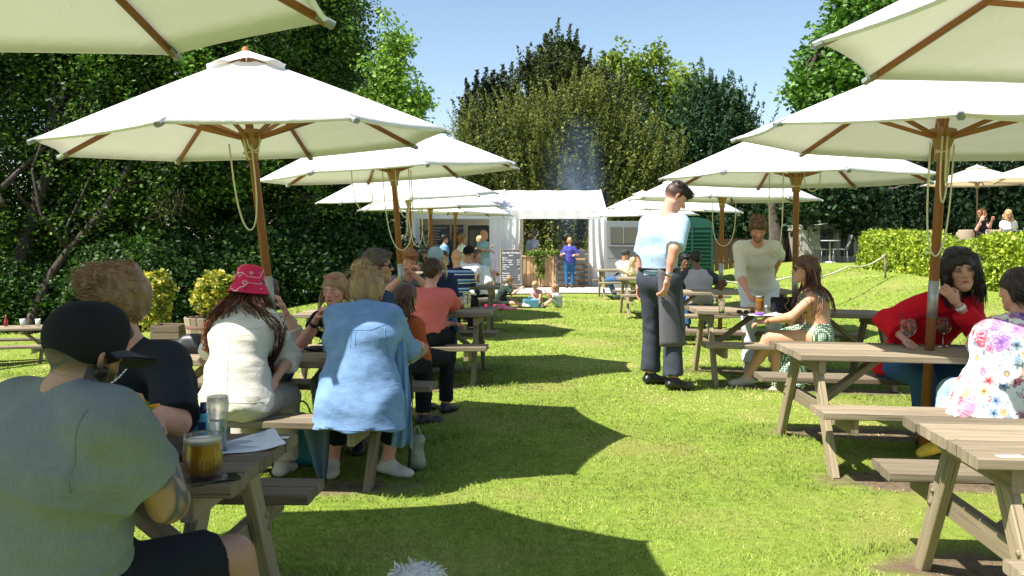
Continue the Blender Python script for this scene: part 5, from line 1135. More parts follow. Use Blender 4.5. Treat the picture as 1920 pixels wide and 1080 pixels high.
def floral_mat():
    m, n, p = newmat('floral print'); c0 = coord(n); base = (.80, .79, .76); col = None
    wv = noise(n, c0, 26, 2); 
    def layer(prev, scale, size, petals, cols, seed, rnd=1.):
        mp = N(n, 'Mapping'); mp.inputs['Location'].default_value = (seed, seed*1.7, seed*.6); n.links.new(c0, mp.inputs[0])
        v = N(n, 'TexVoronoi'); v.inputs['Scale'].default_value = scale; v.inputs['Randomness'].default_value = rnd; n.links.new(mp.outputs[0], v.inputs['Vector'])
        d = N(n, 'VectorMath', operation='SUBTRACT'); n.links.new(mp.outputs[0], d.inputs[0]); n.links.new(v.outputs['Position'], d.inputs[1]); s = N(n, 'SeparateXYZ'); n.links.new(d.outputs[0], s.inputs[0])
        at = N(n, 'Math', operation='ARCTAN2'); n.links.new(s.outputs[2], at.inputs[0]); n.links.new(s.outputs[0], at.inputs[1]); mu = N(n, 'Math', operation='MULTIPLY'); n.links.new(at.outputs[0], mu.inputs[0]); mu.inputs[1].default_value = petals
        sn = N(n, 'Math', operation='SINE'); n.links.new(mu.outputs[0], sn.inputs[0]); ma = N(n, 'Math', operation='MULTIPLY_ADD'); n.links.new(sn.outputs[0], ma.inputs[0]); ma.inputs[1].default_value = .07; n.links.new(v.outputs['Distance'], ma.inputs[2])
        sp = N(n, 'SeparateColor'); n.links.new(v.outputs['Color'], sp.inputs[0])
        cc = ramp(n, sp.outputs[0], [(i/len(cols), x) for i, x in enumerate(cols)], 'CONSTANT'); eye = ramp(n, v.outputs['Distance'], [(.07, (.75, .5, .1)), (.10, (.05, .08, .3)), (.14, (.8, .75, .75)), (.17, (1, 1, 1))]); cc = mixc(n, 1, cc, eye, 'MULTIPLY')
        ring = ramp(n, ma.outputs[0], [(0, (1,)*3), (size*.62, (1,)*3), (size*.68, (.35,)*3), (size*.8, (.9,)*3), (size, (.9,)*3), (size+.03, (0,)*3)])
        return mixc(n, ring, prev, cc)
    lf = ramp(n, noise(n, coord(n, 'Object', (1, 1, .5)), 30, 3, .6, 1.5), [(.60, (0,)*3), (.63, (1,)*3)]); col = mixc(n, lf, base, (.13, .19, .20))
    col = layer(col, 13, .36, 5, [(.45, .06, .08), (.12, .22, .42), (.72, .28, .10), (.42, .07, .20), (.10, .2, .3)], 3.1)
    col = layer(col, 6.3, .36, 7, [(.26, .12, .40), (.48, .05, .12), base, (.52, .2, .42), (.34, .08, .15), base], 7.7)
    n.links.new(col, p.inputs['Base Color']); p.inputs['Roughness'].default_value = .85; bump(n, p, noise(n, coord(n, 'Object', (1, 1, 2)), 10, 3), .3, .02); return m
def scribble_mat():
    m, n, p = newmat('pink printed cotton'); c = coord(n); f = noise(n, c, 9, 1.2, .4, .4); a = ramp(n, f, [(.485, (0,)*3), (.494, (1,)*3), (.506, (1,)*3), (.515, (0,)*3)])
    n.links.new(mixc(n, a, (.62, .012, .085), (.85, .6, .66)), p.inputs['Base Color']); p.inputs['Roughness'].default_value = .85; return m
def raglan_mat():
    m = fabric('pale grey jersey', (.40, .37, .42)); return m
FB = fabric
K = dict(green=FB('sage tee', (.165, .19, .178), fold=.35), blacktee=FB('black tee', (.018, .021, .028), fold=.5), cheese=FB('white cheesecloth', (.66, .62, .55), fold=.45, vary=.05), chambray=FB('blue chambray', (.15, .26, .45), fold=.4, col2=(.21, .34, .55)),
         salmon=FB('salmon tee', (.66, .15, .13), fold=.5), navy=FB('navy jersey', (.02, .035, .08)), greytee=FB('grey tee', (.16, .17, .18)), darkblue=FB('dark blue tee', (.035, .055, .10)), rust=FB('rust top', (.40, .09, .03)), white=FB('white tee', (.76, .76, .75), vary=.04),
         denim=FB('denim shirt', (.16, .30, .48)), lightblue=FB('light blue tee', (.28, .46, .55)), skyshirt=FB('pale blue shirt', (.40, .55, .74), fold=.5, vary=.05), jeans=FB('blue jeans', (.05, .13, .28)), pale=FB('pale jeans', (.30, .42, .55)), charcoal=FB('charcoal chinos', (.05, .058, .078), fold=.5),
         apron=FB('grey apron', (.115, .108, .122)), dark=FB('black trousers', (.012, .013, .016)), whitek=FB('cream knit', (.72, .69, .62), weave=300, fold=.4, vary=.04), whitet=FB('white jeans', (.70, .73, .78), vary=.05), red=FB('red blouse', (.58, .008, .02), fold=.5), stone=FB('stone linen', (.48, .44, .36)),
         mint=FB('mint top', (.50, .60, .46)), greyblue=FB('grey blue shirt', (.32, .38, .46)), dgreen=FB('dark green tee', (.025, .05, .04)), pinkt=FB('pink kids tee', (.62, .36, .36)), purple=FB('violet patterned tee', (.05, .045, .26)), lshorts=FB('pale blue shorts', (.42, .56, .66)), capb=FB('black wool', (.010, .010, .012), fold=.2), capg=FB('grey wool', (.055, .055, .055), fold=.2),
         capblue=FB('light blue cap', (.30, .42, .52)), blackfleece=FB('black blouse', (.015, .015, .018)), cocoa=FB('dark brown trousers', (.05, .04, .035)), leather=plain('black leather', (.015, .015, .016), .35), trainers=plain('cream knit trainer', (.55, .50, .40), .8), whites=plain('white trainer', (.68, .68, .66), .6), yellow=plain('yellow canvas', (.72, .50, .06), .8), sock=FB('white sock', (.7, .7, .7)),
         stripes=stripes_mat(), dots=dots_mat(), floral=floral_mat(), scrib=scribble_mat(), pale_raglan=raglan_mat())
M['skinsteel'] = plain('polished steel', (.6, .6, .6), .2, 1)
BR, DB, BK, BL, GN = (.16, .085, .04), (.06, .035, .022), (.012, .010, .010), (.50, .36, .18), (.30, .13, .05)
def PP(x, y, z=.54): return (x, y, G(x, y)+z)
# --- left front table
i1 = person('heavy bearded man in sage green tee and black cap, in the left foreground', PP(-1.22, 2.44), W(156, 672, 2.36), 30, hy=24, hp=-20, wd=1.14, fat=1.12, skin='olive', tatt=True, s=1.06, hsc=1.06, nbup=.10,
    hands={'R': (-1.08, 2.66, .93), 'L': (-1.25, 2.75, .95)}, elp={'R': W(340, 975, 2.46), 'L': (-1.55, 2.62, .85)}, knees={'R': (.35, .6, .8)}, feet={'R': (-.80, 2.86, .09), 'L': (-1.55, 2.95, .09)}, face=dict(beard=((.03, .018, .012), .95)),
    hair=dict(style='fade', c=(.02, .015, .012)), hat=dict(kind='cap', m=K['capb'], m2=K['capg'], by=52, low=-.135), top=dict(m=K['green'], sleeve=.60, hem=.06, cuff=.026, t=.02, amp=.007), legs=dict(m=K['dark'], upto=.80, t=.03, n='shorts'), shoes=(K['leather'], None))
hb = head_item(i1, 'beard', lambda m: None, M['hair']) if False else None
V, Q = field(xf([ball((0, .045, -.085), (.052, .050, .055), .02), seg((-.062, .005, -.03), (0, .06, -.10), .022, .03, k=.02), seg((.062, .005, -.03), (0, .06, -.10), .022, .03, k=.02), ball((0, .10, -.045), (.022, .03, .02), .01, sub=True)], i1['Hc'], i1['HA'], 1.04), .007, lambda P, d: d-.004*wob(P, 160, 4)); mk('beard', V-i1['base'], Q, M['hair'], i1['root'], cols=np.tile((.022, .014, .010), (len(V), 1)))
i2 = person('man in black tee with silver chain and tousled fair quiff, behind the bearded man', PP(-1.53, 3.88), W(216, 572, 3.42), 205, hy=-93, hp=-4, wd=1.10, fat=1.05, skin='pink', s=1.02, hsc=1.04,
    hands={'L': W(238, 770, 3.02), 'R': W(205, 800, 3.2)}, elbow={'L': (.55, -.15, -.85)}, face=dict(brow=(.25, .15, .08)), top=dict(m=K['blacktee'], sleeve=.92, hem=.06, cuff=.02, t=.018), legs=dict(m=K['dark']),
    hair=dict(style='messy', c=(.20, .115, .055), vol=1.5, n=5200, len=.036, lift=.3, mess=.3, flow=(0, .8, .1), w=.0026, amp=.006, adds=[ball((0, .075, .105), (.06, .045, .035), .03), ball((0, -.01, .125), (.07, .08, .03), .03)]))
def chain(info, r0=.075, drop=.10, name='chain', mat=None, rad=.0042):
    b = MB(); nb, A = info['nb'], info['A']; n = 70
    for i in range(n):
        a = 2*math.pi*i/n; fx, fy = math.sin(a), math.cos(a); p = nb+A[0]*fx*r0+A[1]*(fy*r0*1.0+.018)+np.array([0, 0, 1])*(.005-drop*max(0, fy)**1.3); q = 2*math.pi*(i+1)/n
        p2 = nb+A[0]*math.sin(q)*r0+A[1]*(math.cos(q)*r0+.018)+np.array([0, 0, 1])*(.005-drop*max(0, math.cos(q))**1.3); d = p2-p; b.tube([p-d*.1-info['base'], p+d*.9-info['base']], [rad, rad*.75] if i % 2 else [rad*.75, rad], 6)
    return b.build(name, mat or M['skinsteel'], info['root'])
chain(i2, .092, .13, rad=.0052)
# --- second table, left
nb3 = None
def drape(c0, n, L, wav, colr, spread, seed, fwd=(0, -1, 0), wid=.008, ztop=0., arc=(-110, 110), HA=None, rad=.095, back=.10):
    """long locks: over the crown side, down the back; c0 head centre"""
    r = np.random.default_rng(seed); m = 12; out = np.zeros((n, m, 3)); b = HA
    for i in range(n):
        a = R(r.uniform(*arc)); d = np.array([math.sin(a), -math.cos(a), 0])@b; st = c0+d*rad*r.uniform(.8, 1.0)+np.array([0, 0, r.uniform(-.03, .05)+ztop]); ln = L*r.uniform(.65, 1.05); ph = r.uniform(0, 6.28); side = np.array([math.cos(a), math.sin(a), 0])@b
        fan = r.normal()*spread
        for j in range(m):
            t = j/(m-1); out[i, j] = st+np.array([0, 0, -ln*t])+d*(back*math.sin(min(1, t*2.2)*1.57)*(.6+.4*r.random()*0+.2))+side*(math.sin(t*wav+ph)*.014*(t+.2)+fan*t)+d*math.cos(t*wav*1.1+ph)*.008
    return out
Hc3 = W(469, 538, 5.52); HA3 = fr(12, -10)
i3 = person('woman in loose white cheesecloth shirt and pink bucket hat with long auburn hair', PP(-1.65, 5.26), Hc3, 8, hy=12, hp=-10, fem=True, nbup=.03, wd=.96, fat=.90, skin='fair', s=1.0,
    hands={'R': W(524, 700, 5.40), 'L': W(420, 650, 5.85)}, elp={'R': W(547, 668, 5.55)}, top=dict(m=K['cheese'], sleeve=1.35, hem=.03, cuff=.035, t=.026, ts=.024, amp=.008, drape=1.0), legs=dict(m=K['stone'], t=.035, flare=.03), shoes=(K['trainers'], None),
    hair=dict(style='long', c=(.085, .032, .018), n=300, len=.05, lift=.1, mess=.2, w=.005, locks=[(drape(Hc3, 210, .72, 18, 0, .025, 1, HA=HA3, back=.085, ztop=-.05), .010, (.11, .040, .020)), (drape(Hc3, 110, .80, 20, 0, .04, 2, HA=HA3, arc=(-95, -30), back=.10, ztop=-.05), .009, (.20, .062, .025)), (drape(Hc3, 50, .42, 14, 0, .02, 3, HA=HA3, arc=(60, 110), back=.07, ztop=-.05), .008, (.09, .034, .018))]), hat=dict(kind='bucket', m=K['scrib'], tall=1.22))
def hearts(info, spots):
    b = MB()
    for (az, z, s_) in spots:
        pts = []
        for k in range(25):
            t = 2*math.pi*k/24; hx = 16*math.sin(t)**3/16; hz = (13*math.cos(t)-5*math.cos(2*t)-2*math.cos(3*t)-math.cos(4*t))/16; zz = z+hz*s_; rr = np.interp(zz, [-.01, .03, .06, .10, .13], [.134, .118, .1005, .0915, .084]); a = R(az)+hx*s_/rr
            pts.append((np.array((rr*math.sin(a)*.98, -rr*math.cos(a)*1.1-.012, zz-.010)))@info['HA']+info['Hc']-info['base'])
        b.tube(pts, .0016, 5, cap=False)
    b.build('heart_print', M['white'], info['root'])
hearts(i3, [(-6, .075, .017), (18, .02, .015), (-32, .065, .012), (35, .085, .010)])
Hc4 = W(689, 553, 5.47); HA4 = fr(4, -14); r_ = np.random.default_rng(8)
bunl = []
for i in range(170):
    u = unit(r_.normal(size=3)); v = unit(np.cross(u, r_.normal(size=3))); ph = r_.uniform(0, 6.28); rr = .048+.010*r_.random(); cb = np.array((-.03, -.035, .150))
    bunl.append([Hc4+((cb+rr*np.array((1.15, 1, .85))*(u*math.cos(ph+q*2.0)+v*math.sin(ph+q*2.0)))*1.12)@HA4 for q in np.linspace(0, 1, 7)])
stray = []
for i in range(60):
    a = r_.uniform(-2.4, 1.6); L = r_.uniform(.05, .12); d = np.array((math.sin(a), -.2, .45*math.cos(a)-.05)); st = np.array((-.03+.03*r_.normal(), -.06, .13)); k = r_.normal(size=3)*.5; stray.append([Hc4+(st+d*L*t+k*t*t*.05+np.array((0, 0, -.12))*t*t*t*L*4)@HA4 for t in np.linspace(0, 1, 7)])
tail = []
for i in range(40):
    x0 = r_.normal()*.025; tail.append([Hc4+(np.array((x0*(1+t)+.02*t*r_.normal()*.3-.03*t, -.085-.028*math.sin(t*2.4), .135-.13*t)))@HA4 for t in np.linspace(0, 1, 7)])
i4 = person('woman in a long blue chambray shirt with a messy blonde bun, seen from behind', PP(-.905, 5.20), Hc4, 6, hy=4, hp=-14, fem=True, wd=1.20, fat=1.10, skin='pink', s=1.03, hsc=1.14, nbup=.125,
    hands={'R': W(738, 672, 5.80), 'L': W(630, 668, 5.85)}, elp={'R': W(766, 655, 5.52)}, elbow={'L': (-.5, .3, -.8)}, feet={'L': PP(-1.17, 5.72, .09), 'R': PP(-.80, 5.66, .09)}, fyaw={'L': 172, 'R': 120},
    top=dict(m=K['chambray'], sleeve=1.45, hem=.135, cuff=.03, t=.022, ts=.022, amp=.006, drape=1.0), legs=dict(m=K['dark'], upto=1.72), shoes=(K['trainers'], None),
    hair=dict(style='bun', vol=2.0, bun=(-.03, -.035, .150), c=(.30, .195, .09), n=1400, len=.022, lift=.0, mess=.12, flow=(0, -.1, .3), w=.0035, locks=[(np.array(bunl), .006, (.52, .37, .19)), (np.array(stray), .002, (.60, .46, .27)), (np.array(tail), .006, (.46, .32, .15))]))
# long back panel of the shirt hanging beside the bench
def flap(info, pts, w0, w1, mat, name='shirt_tail', n=14, seed=1, fold=.03):
    V = []; pts = [np.array(p) for p in pts]; F = []; mcol = 12
    for i in range(n+1):
        t = i/n*(len(pts)-1); k = min(int(t), len(pts)-2); p = pts[k]*(1-(t-k))+pts[k+1]*(t-k); w_ = w0+(w1-w0)*i/n
        for j in range(mcol+1):
            u = j/mcol-.5; V.append(p+np.array((u*w_, fold*math.sin(u*14+i*.25+seed)*(i/n), .01*math.sin(u*9)))-info['base'])
    F = [[i*(mcol+1)+j, i*(mcol+1)+j+1, (i+1)*(mcol+1)+j+1, (i+1)*(mcol+1)+j] for i in range(n) for j in range(mcol)]; o = mk(name, np.array(V), F, mat, info['root']); s_ = o.modifiers.new('thick', 'SOLIDIFY'); s_.thickness = .003; return o
flap(i4, [W(752, 640, 5.30), W(757, 760, 5.28), W(755, 838, 5.30)], .06, .13, K['chambray'])
flap(i4, [W(632, 772, 5.13), W(640, 790, 5.08), W(642, 806, 5.08)], .24, .05, K['chambray'], seed=3, n=6)
i5 = person('blonde woman in a black top drinking rose wine, pink sunglasses on her head', PP(-1.24, 6.70), W(627, 545, 6.42), 176, hy=196, hp=-6, fem=True, skin='pink', s=.97,
    hands={'R': W(592, 600, 6.20), 'L': W(655, 660, 6.25)}, elbow={'R': (-.6, .1, -.9)}, face=dict(eyes=False, brow=(.18, .11, .06)), palm={'R': (.8, -.2, .1)}, curl=.75,
    top=dict(m=K['blackfleece'], sleeve=.35, hem=.06, vneck=True), legs=dict(m=fabric('dark print skirt', (.03, .06, .08), col2=(.3, .3, .28), vary=.3), t=.03), hair=dict(style='long', c=(.32, .20, .095), n=500, len=.07, lift=.0, flow=(0, -.5, -.6), locks=[(drape(W(627, 545, 6.42), 50, .28, 9, 0, .01, 6, HA=fr(196), arc=(-120, 120), back=.03), .009, (.36, .24, .12))]))
sunnies(i5, mat=plain('pink sunglasses', (.45, .12, .15), .3), y0=-.035, z0=.105)
chain(i5, .05, .0, 'watch', M['black'], .002).location = tuple(W(584, 628, 6.22)-i5['nb']) if False else (0, 0, -50)
bpy.data.objects.remove(i5['root'].children[-1])
def band(info, k, name, mat, r=.030, t=.9, w=.012):
    el, wr = info['J']['el'+k], info['J']['wr'+k]; ax = unit(wr-el); p = el+(wr-el)*t-info['base']; b = MB(); b.lathe([(r, -w), (r+.004, -w), (r+.004, w), (r, w)], p, 16, axis=ax); b.build(name, mat, info['root'])
band(i5, 'R', 'bracelet', M['black'], .029, .86)
i6 = person('brown haired woman mostly hidden behind the pink hat, raising a hand', PP(-1.86, 6.72), W(498, 552, 6.5), 182, hy=190, fem=True, skin='fair', s=.95, hands={'L': W(534, 582, 6.3), 'R': W(490, 650, 6.3)}, elbow={'L': (.5, 0, -.9)}, curl=.7, top=dict(m=K['stone'], sleeve=1.4), legs=dict(m=K['jeans']), hair=dict(style='long', c=(.12, .065, .035), n=300, len=.06, lift=0, flow=(0, 0, -1)))
i7 = person('grey haired man in dark blue tee and sunglasses, looking right', PP(-.99, 6.86), W(709, 500, 6.78), 60, knp={'R': (-.75, 7.1, .5), 'L': (-1.0, 7.25, .5)}, feet={'R': (-.72, 7.15, .09), 'L': (-1.0, 7.3, .09)}, hy=82, hp=2, skin='tan', s=1.0, hsc=1.06, hands={'R': W(765, 640, 6.5), 'L': W(760, 640, 7.1)}, face=dict(beard=((.10, .08, .07), .35)), top=dict(m=K['darkblue'], sleeve=.85, hem=.05), legs=dict(m=K['dark']), hair=dict(style='short', c=(.085, .065, .05), n=900, len=.02, lift=.4, flow=(0, .2, .1), w=.003)); sunnies(i7)
Hc8 = W(762, 560, 7.2)
i8 = person('brown haired woman in a rust top beside the grey haired man', PP(-.84, 7.25), Hc8, 30, hy=60, hp=-20, fem=True, skin='tan', s=.9, wd=.85, top=dict(m=K['rust'], sleeve=1.6, hem=.05), legs=dict(m=K['dark']), hair=dict(style='long', c=(.10, .05, .03), n=300, len=.06, lift=0, flow=(0, 0, -1), locks=[(drape(Hc8, 70, .34, 8, 0, .01, 6, HA=fr(60), arc=(-110, 110), back=.03), .011, (.12, .06, .035))]))
# --- third table, left
i9 = person('man in salmon pink tee with short dark hair, leaning on the third table', PP(-.855, 8.80), W(811, 510, 9.02), 6, hy=14, hp=-8, skin='pink', s=1.03, hsc=1.04, wd=1.05, hands={'R': W(838, 572, 9.42), 'L': W(842, 606, 9.1)}, elbow={'R': (.8, .1, -.6), 'L': (-.5, 0, -.9)}, top=dict(m=K['salmon'], sleeve=.80, hem=-.03, cuff=.018, t=.02), legs=dict(m=K['dark']), shoes=(K['whites'], None), hair=dict(style='short', c=(.055, .025, .014), n=1500, len=.022, lift=.35, flow=(0, -.3, -.2), w=.004))
i10 = person('ginger haired man in grey tee facing the camera, hands at his mouth', PP(-1.14, 10.22), W(767, 490, 9.95), 176, hy=168, hp=-16, skin='pink', s=1.05, hsc=1.08, hands={'R': W(762, 512, 9.72), 'L': W(776, 514, 9.72)}, elbow={'R': (-.7, 0, -.7), 'L': (.7, 0, -.7)}, curl=.8, face=dict(eyes=False, brow=(.3, .12, .05), beard=((.3, .12, .05), .3)), top=dict(m=K['greytee'], sleeve=.8), legs=dict(m=K['dark']), hair=dict(style='short', c=GN, n=500, len=.03, lift=.5, flow=(0, .3, 0)))
Hc11 = W(817, 486, 10.0)
i11 = person('blonde woman in navy tee and light blue cap behind the man in salmon', PP(-.84, 10.22), Hc11, 176, hy=185, hp=-14, fem=True, skin='fair', s=1.0, top=dict(m=K['navy'], sleeve=.8), legs=dict(m=K['jeans']), hair=dict(style='long', c=(.55, .42, .24), locks=[(drape(Hc11, 60, .26, 6, 0, .02, 6, HA=fr(185), arc=(-140, 140), back=.03), .012, (.6, .48, .3))]), hat=dict(kind='cap', m=K['capblue'], by=0))
# --- fourth and fifth tables, left
i12 = person('bald man in blue and white striped polo shirt, seen from behind', PP(-.82, 13.60), W(856, 483, 13.72), 8, hy=-8, hp=-4, skin='pink', s=1.03, hsc=1.05, wd=1.05, fat=1.1, hands={'R': W(876, 545, 14.1)}, elbow={'R': (.9, 0, -.5)}, hair=dict(style='bald', c=(.3, .2, .15)), top=dict(m=K['stripes'], sleeve=.85, hem=.03, t=.02), legs=dict(m=K['dark']))
i13 = person('man in white tee and black cap at the grey table', PP(-.80, 16.05), W(879, 476, 16.15), 10, hy=40, skin='tan', s=1.03, hands={'R': W(900, 520, 16.6)}, hair=dict(style='fade', c=DB), hat=dict(kind='cap', m=K['capb'], by=180), top=dict(m=K['white'], sleeve=.85, hem=.05), legs=dict(m=K['dark']))
i14 = person('broad man in white tee, cropped hair, forearm on the grey table', PP(-.62, 16.25), W(892, 480, 16.35), 30, hy=75, skin='pink', s=1.05, wd=1.15, fat=1.15, hands={'R': W(925, 516, 16.3), 'L': W(925, 512, 16.8)}, elbow={'R': (.2, -.5, -.8)}, knp={'R': (-.6, 16.7, .5), 'L': (-.8, 16.7, .5)}, feet={'R': (-.6, 16.75, .09), 'L': (-.8, 16.8, .09)}, hair=dict(style='fade', c=BR), top=dict(m=K['white'], sleeve=.95, hem=.05, t=.025), legs=dict(m=K['dark']), face=dict(beard=((.2, .1, .06), .4)))
i14b = person('man in a dark tee on the far side of the fifth table, mostly hidden', PP(-1.55, 17.4), W(832, 482, 17.3), 170, skin='tan', hair=dict(style='short', c=DB), top=dict(m=K['dark']), legs=dict(m=K['jeans']))
def standing(lb, px, py, D, yaw, H=1.75, base=None, **kw):
    h = W(px, py, D); gz_ = G(h[0], D)+(base or 0); s = (h[2]-gz_)/1.63; kw.setdefault('s', s); s = kw['s']; px_ = kw.pop('dx', 0); py_ = kw.pop('dy', 0)
    p = (h[0]+px_, D+py_, gz_+.93*s); ft = kw.pop('feet', None); A = fr(yaw)
    if ft is None:
        ft = {}
        for k, sg in (('L', -1), ('R', 1)): q = np.array(p)+A[0]*sg*.10*s+A[1]*(.02*sg); ft[k] = (q[0], q[1], gz_+.085*s)
    return person(lb, p, h, yaw, feet=ft, stand=True, **kw)
standing('woman with a brown bob and white top standing by the marquee', 868, 447, 22.3, 70, hy=80, fem=True, skin='fair', top=dict(m=K['white'], sleeve=.6), legs=dict(m=K['jeans']), hair=dict(style='bob', c=(.22, .11, .05)))
o16 = standing('dark haired person in denim shirt and sunglasses walking past the bar', 834, 448, 24.5, 70, hy=78, fem=True, skin='tan', top=dict(m=K['denim'], sleeve=1.6), legs=dict(m=K['dark']), hair=dict(style='short', c=BK)); sunnies(o16)
standing('person in dark olive behind the bar inside the marquee', 852, 442, 28.3, 160, skin='brown', base=.03, top=dict(m=K['dgreen'], sleeve=.8), legs=dict(m=K['dark']), hair=dict(style='short', c=BK))
standing('bald man in light blue tee and blue shorts standing with folded arms', 908, 440, 22.6, 60, hy=88, skin='pink', hands={'R': W(916, 470, 22.35), 'L': W(914, 466, 22.9)}, elbow={'R': (.0, -.6, -.8)}, wd=1.05, fat=1.1, top=dict(m=K['lightblue'], sleeve=.85, hem=.14), legs=dict(m=K['lshorts'], upto=.9, n='shorts', t=.025), hair=dict(style='bald', c=BR), shoes=(K['whites'], None))
standing('pale person mostly hidden behind the man in light blue', 901, 450, 23.6, 100, fem=True, skin='fair', top=dict(m=K['white'], sleeve=.5), legs=dict(m=K['pale']), hair=dict(style='long', c=BL))
standing('bearded man in grey blue shirt serving behind the pine counter', 998, 440, 28.3, 225, hy=-110, base=.03, skin='tan', hands={'R': W(988, 476, 28.1), 'L': W(992, 478, 27.9)}, elbow={'L': (.6, .2, -.6)}, face=dict(beard=((.05, .03, .02), .8)), top=dict(m=K['greyblue'], sleeve=.9), legs=dict(m=K['dark']), hair=dict(style='short', c=DB))
standing('woman in violet tee and blue jeans ordering at the counter', 1068, 452, 26.85, -2, fem=True, base=.03, skin='fair', hands={'R': W(1079, 478, 26.6), 'L': W(1055, 476, 26.6)}, elbow={'R': (.5, -.3, -.8), 'L': (-.5, -.3, -.8)}, top=dict(m=fabric('violet patterned tee2', (.045, .05, .28), col2=(.10, .10, .4), vary=.2), sleeve=.8, hem=.08), legs=dict(m=FB('bright jeans', (.025, .11, .25))), hair=dict(style='tied', c=(.42, .27, .13)), shoes=(K['leather'], None))
standing('cook in a pale shirt bent over the griddle behind the counter', 1084, 460, 29.3, 190, hp=-30, base=.03, skin='brown', s=.98, top=dict(m=K['white'], sleeve=.8), legs=dict(m=K['dark']), hair=dict(style='short', c=BK), dy=.1)
standing('cook in olive shirt and cap behind the woman ordering', 1059, 451, 29.1, 160, hp=-15, base=.03, skin='tan', top=dict(m=FB('olive shirt', (.14, .14, .09)), sleeve=.8), legs=dict(m=K['dark']), hair=dict(style='short', c=DB), hat=dict(kind='cap', m=K['capg'], by=0))
# --- children on the grass
i24 = person('boy in dark green tee and shorts sitting on the grass with one knee up', PP(-.30, 19.4, .10), W(956, 527, 19.3), 62, hy=75, hp=-22, skin='fair', s=.68, hsc=.80, hands={'R': W(974, 542, 19.1), 'L': W(976, 540, 19.4)}, knees={'R': (0, 0, 1), 'L': (.5, .2, .6)}, feet={'R': W(994, 571, 19.1), 'L': W(975, 572, 19.6)}, fyaw=95, top=dict(m=K['dgreen'], sleeve=.9), legs=dict(m=K['dgreen'], upto=.8, n='shorts'), shoes=(K['whites'], None), hair=dict(style='short', c=(.26, .15, .07)))
i25 = person('fair haired girl in pink top sitting cross legged with a blue lunch box', PP(.56, 19.9, .10), W(1003, 536, 19.7), 178, hy=205, hp=-28, fem=True, skin='fair', s=.58, hsc=.78, hands={'R': W(1000, 558, 19.5), 'L': W(1012, 560, 19.5)}, knees={'L': (.9, -.2, .2), 'R': (-.9, -.2, .2)}, feet={'L': W(1006, 574, 19.4), 'R': W(1000, 575, 19.4)}, top=dict(m=K['pinkt'], sleeve=.6), legs=dict(m=K['pinkt'], upto=.6, n='shorts'), hair=dict(style='tied', c=(.42, .30, .18)))
i26 = person('small boy in grey top and pale blue shorts sitting on the grass', PP(1.03, 19.5, .09), W(1039, 540, 19.5), -75, hy=-80, hp=-12, skin='fair', s=.55, hsc=.78, hands={'L': W(1023, 546, 19.3), 'R': W(1022, 552, 19.6)}, knees={'L': (-.3, -.4, .5), 'R': (-.3, .6, .5)}, feet={'L': W(1020, 574, 19.2), 'R': W(1018, 572, 19.6)}, top=dict(m=FB('grey white tee', (.50, .52, .52)), sleeve=.8), legs=dict(m=K['lshorts'], upto=.85, n='shorts'), hair=dict(style='bob', c=(.30, .17, .09)))
# --- right side
i27 = person('man in white tee, jeans and dark cap at the far right row table', PP(2.92, 22.15), W(1172, 478, 22.1), 40, hy=75, hp=-15, skin='tan', s=1.0, hands={'R': W(1168, 508, 22.0), 'L': W(1180, 508, 22.5)}, knees={'L': (-1, .2, .3)}, feet={'L': W(1153, 553, 22.4)}, top=dict(m=K['white'], sleeve=.85), legs=dict(m=K['jeans']), shoes=(K['whites'], None), hair=dict(style='fade', c=DB), hat=dict(kind='cap', m=K['capg'], by=0))
Hc28 = W(1187, 491, 21.9)
i28 = person('woman with long pale blonde hair and mint top beside the man in the cap', PP(3.06, 22.0), Hc28, 20, fem=True, skin='fair', s=.92, top=dict(m=K['mint'], sleeve=.7), legs=dict(m=K['pale']), hair=dict(style='long', c=(.60, .46, .24), locks=[(drape(Hc28, 60, .32, 6, 0, .02, 6, HA=fr(20), back=.04), .014, (.62, .48, .27))]))
hw = W(1266, 370, 8.52); gy = G(1.45, 8.5)
i29 = person('tall young waiter in pale blue shirt and grey apron standing on the grass', (1.42, 8.48, gy+1.04), hw, 42, hy=80, hp=-36, skin='pink', s=1.11, hsc=1.17, wd=.98, fat=.96, stand=True,
    hands={'R': W(1252, 522, 8.20), 'L': W(1196, 548, 8.75)}, elbow={'R': (-.2, -.7, -.1), 'L': (-.6, -.6, 0)}, palm={'R': (-.5, .5, 0)}, feet={'L': (1.36, 8.66, gy+.095), 'R': (1.53, 8.36, gy+.095)}, fyaw={'L': 75, 'R': 82}, knees={'L': (.6, .6, .1), 'R': (.7, .5, .1)}, face=dict(brow=(.05, .03, .02), nose=1.5),
    top=dict(m=K['skyshirt'], sleeve=.92, hem=-.04, t=.018, ts=.020, cuff=.022, amp=.006, neck=.058), legs=dict(m=K['charcoal'], t=.026, flare=.030, amp=.008), shoes=(K['leather'], None),
    hair=dict(style='fade', c=(.022, .014, .010), vol=1.1, n=2200, len=.022, lift=.4, mess=.3, flow=(0, .5, 0), w=.004))
band(i29, 'R', 'watch', M['skinsteel'], .034, .86)
def apron(info):
    A = info['A']; P0 = info['P0']; V = []; n_, m_ = 16, 18; s = 1.11
    for i in range(n_+1):
        t = i/n_; z = P0[2]+.10*s-.66*s*t
        for j in range(m_+1):
            a = R(-75+j/m_*230); rr = (.165+.03*t+.008*math.sin(j*1.1+i*.3)); q = P0+A[0]*math.sin(a)*rr*1.14*s+A[1]*(math.cos(a)*rr*.98*s+.03*t); V.append((q[0]-info['base'][0], q[1]-info['base'][1], z-info['base'][2]))
    o = mk('apron', np.array(V), [[i*(m_+1)+j, i*(m_+1)+j+1, (i+1)*(m_+1)+j+1, (i+1)*(m_+1)+j] for i in range(n_) for j in range(m_)], K['apron'], info['root']); q = o.modifiers.new('thick', 'SOLIDIFY'); q.thickness = .004
apron(i29)
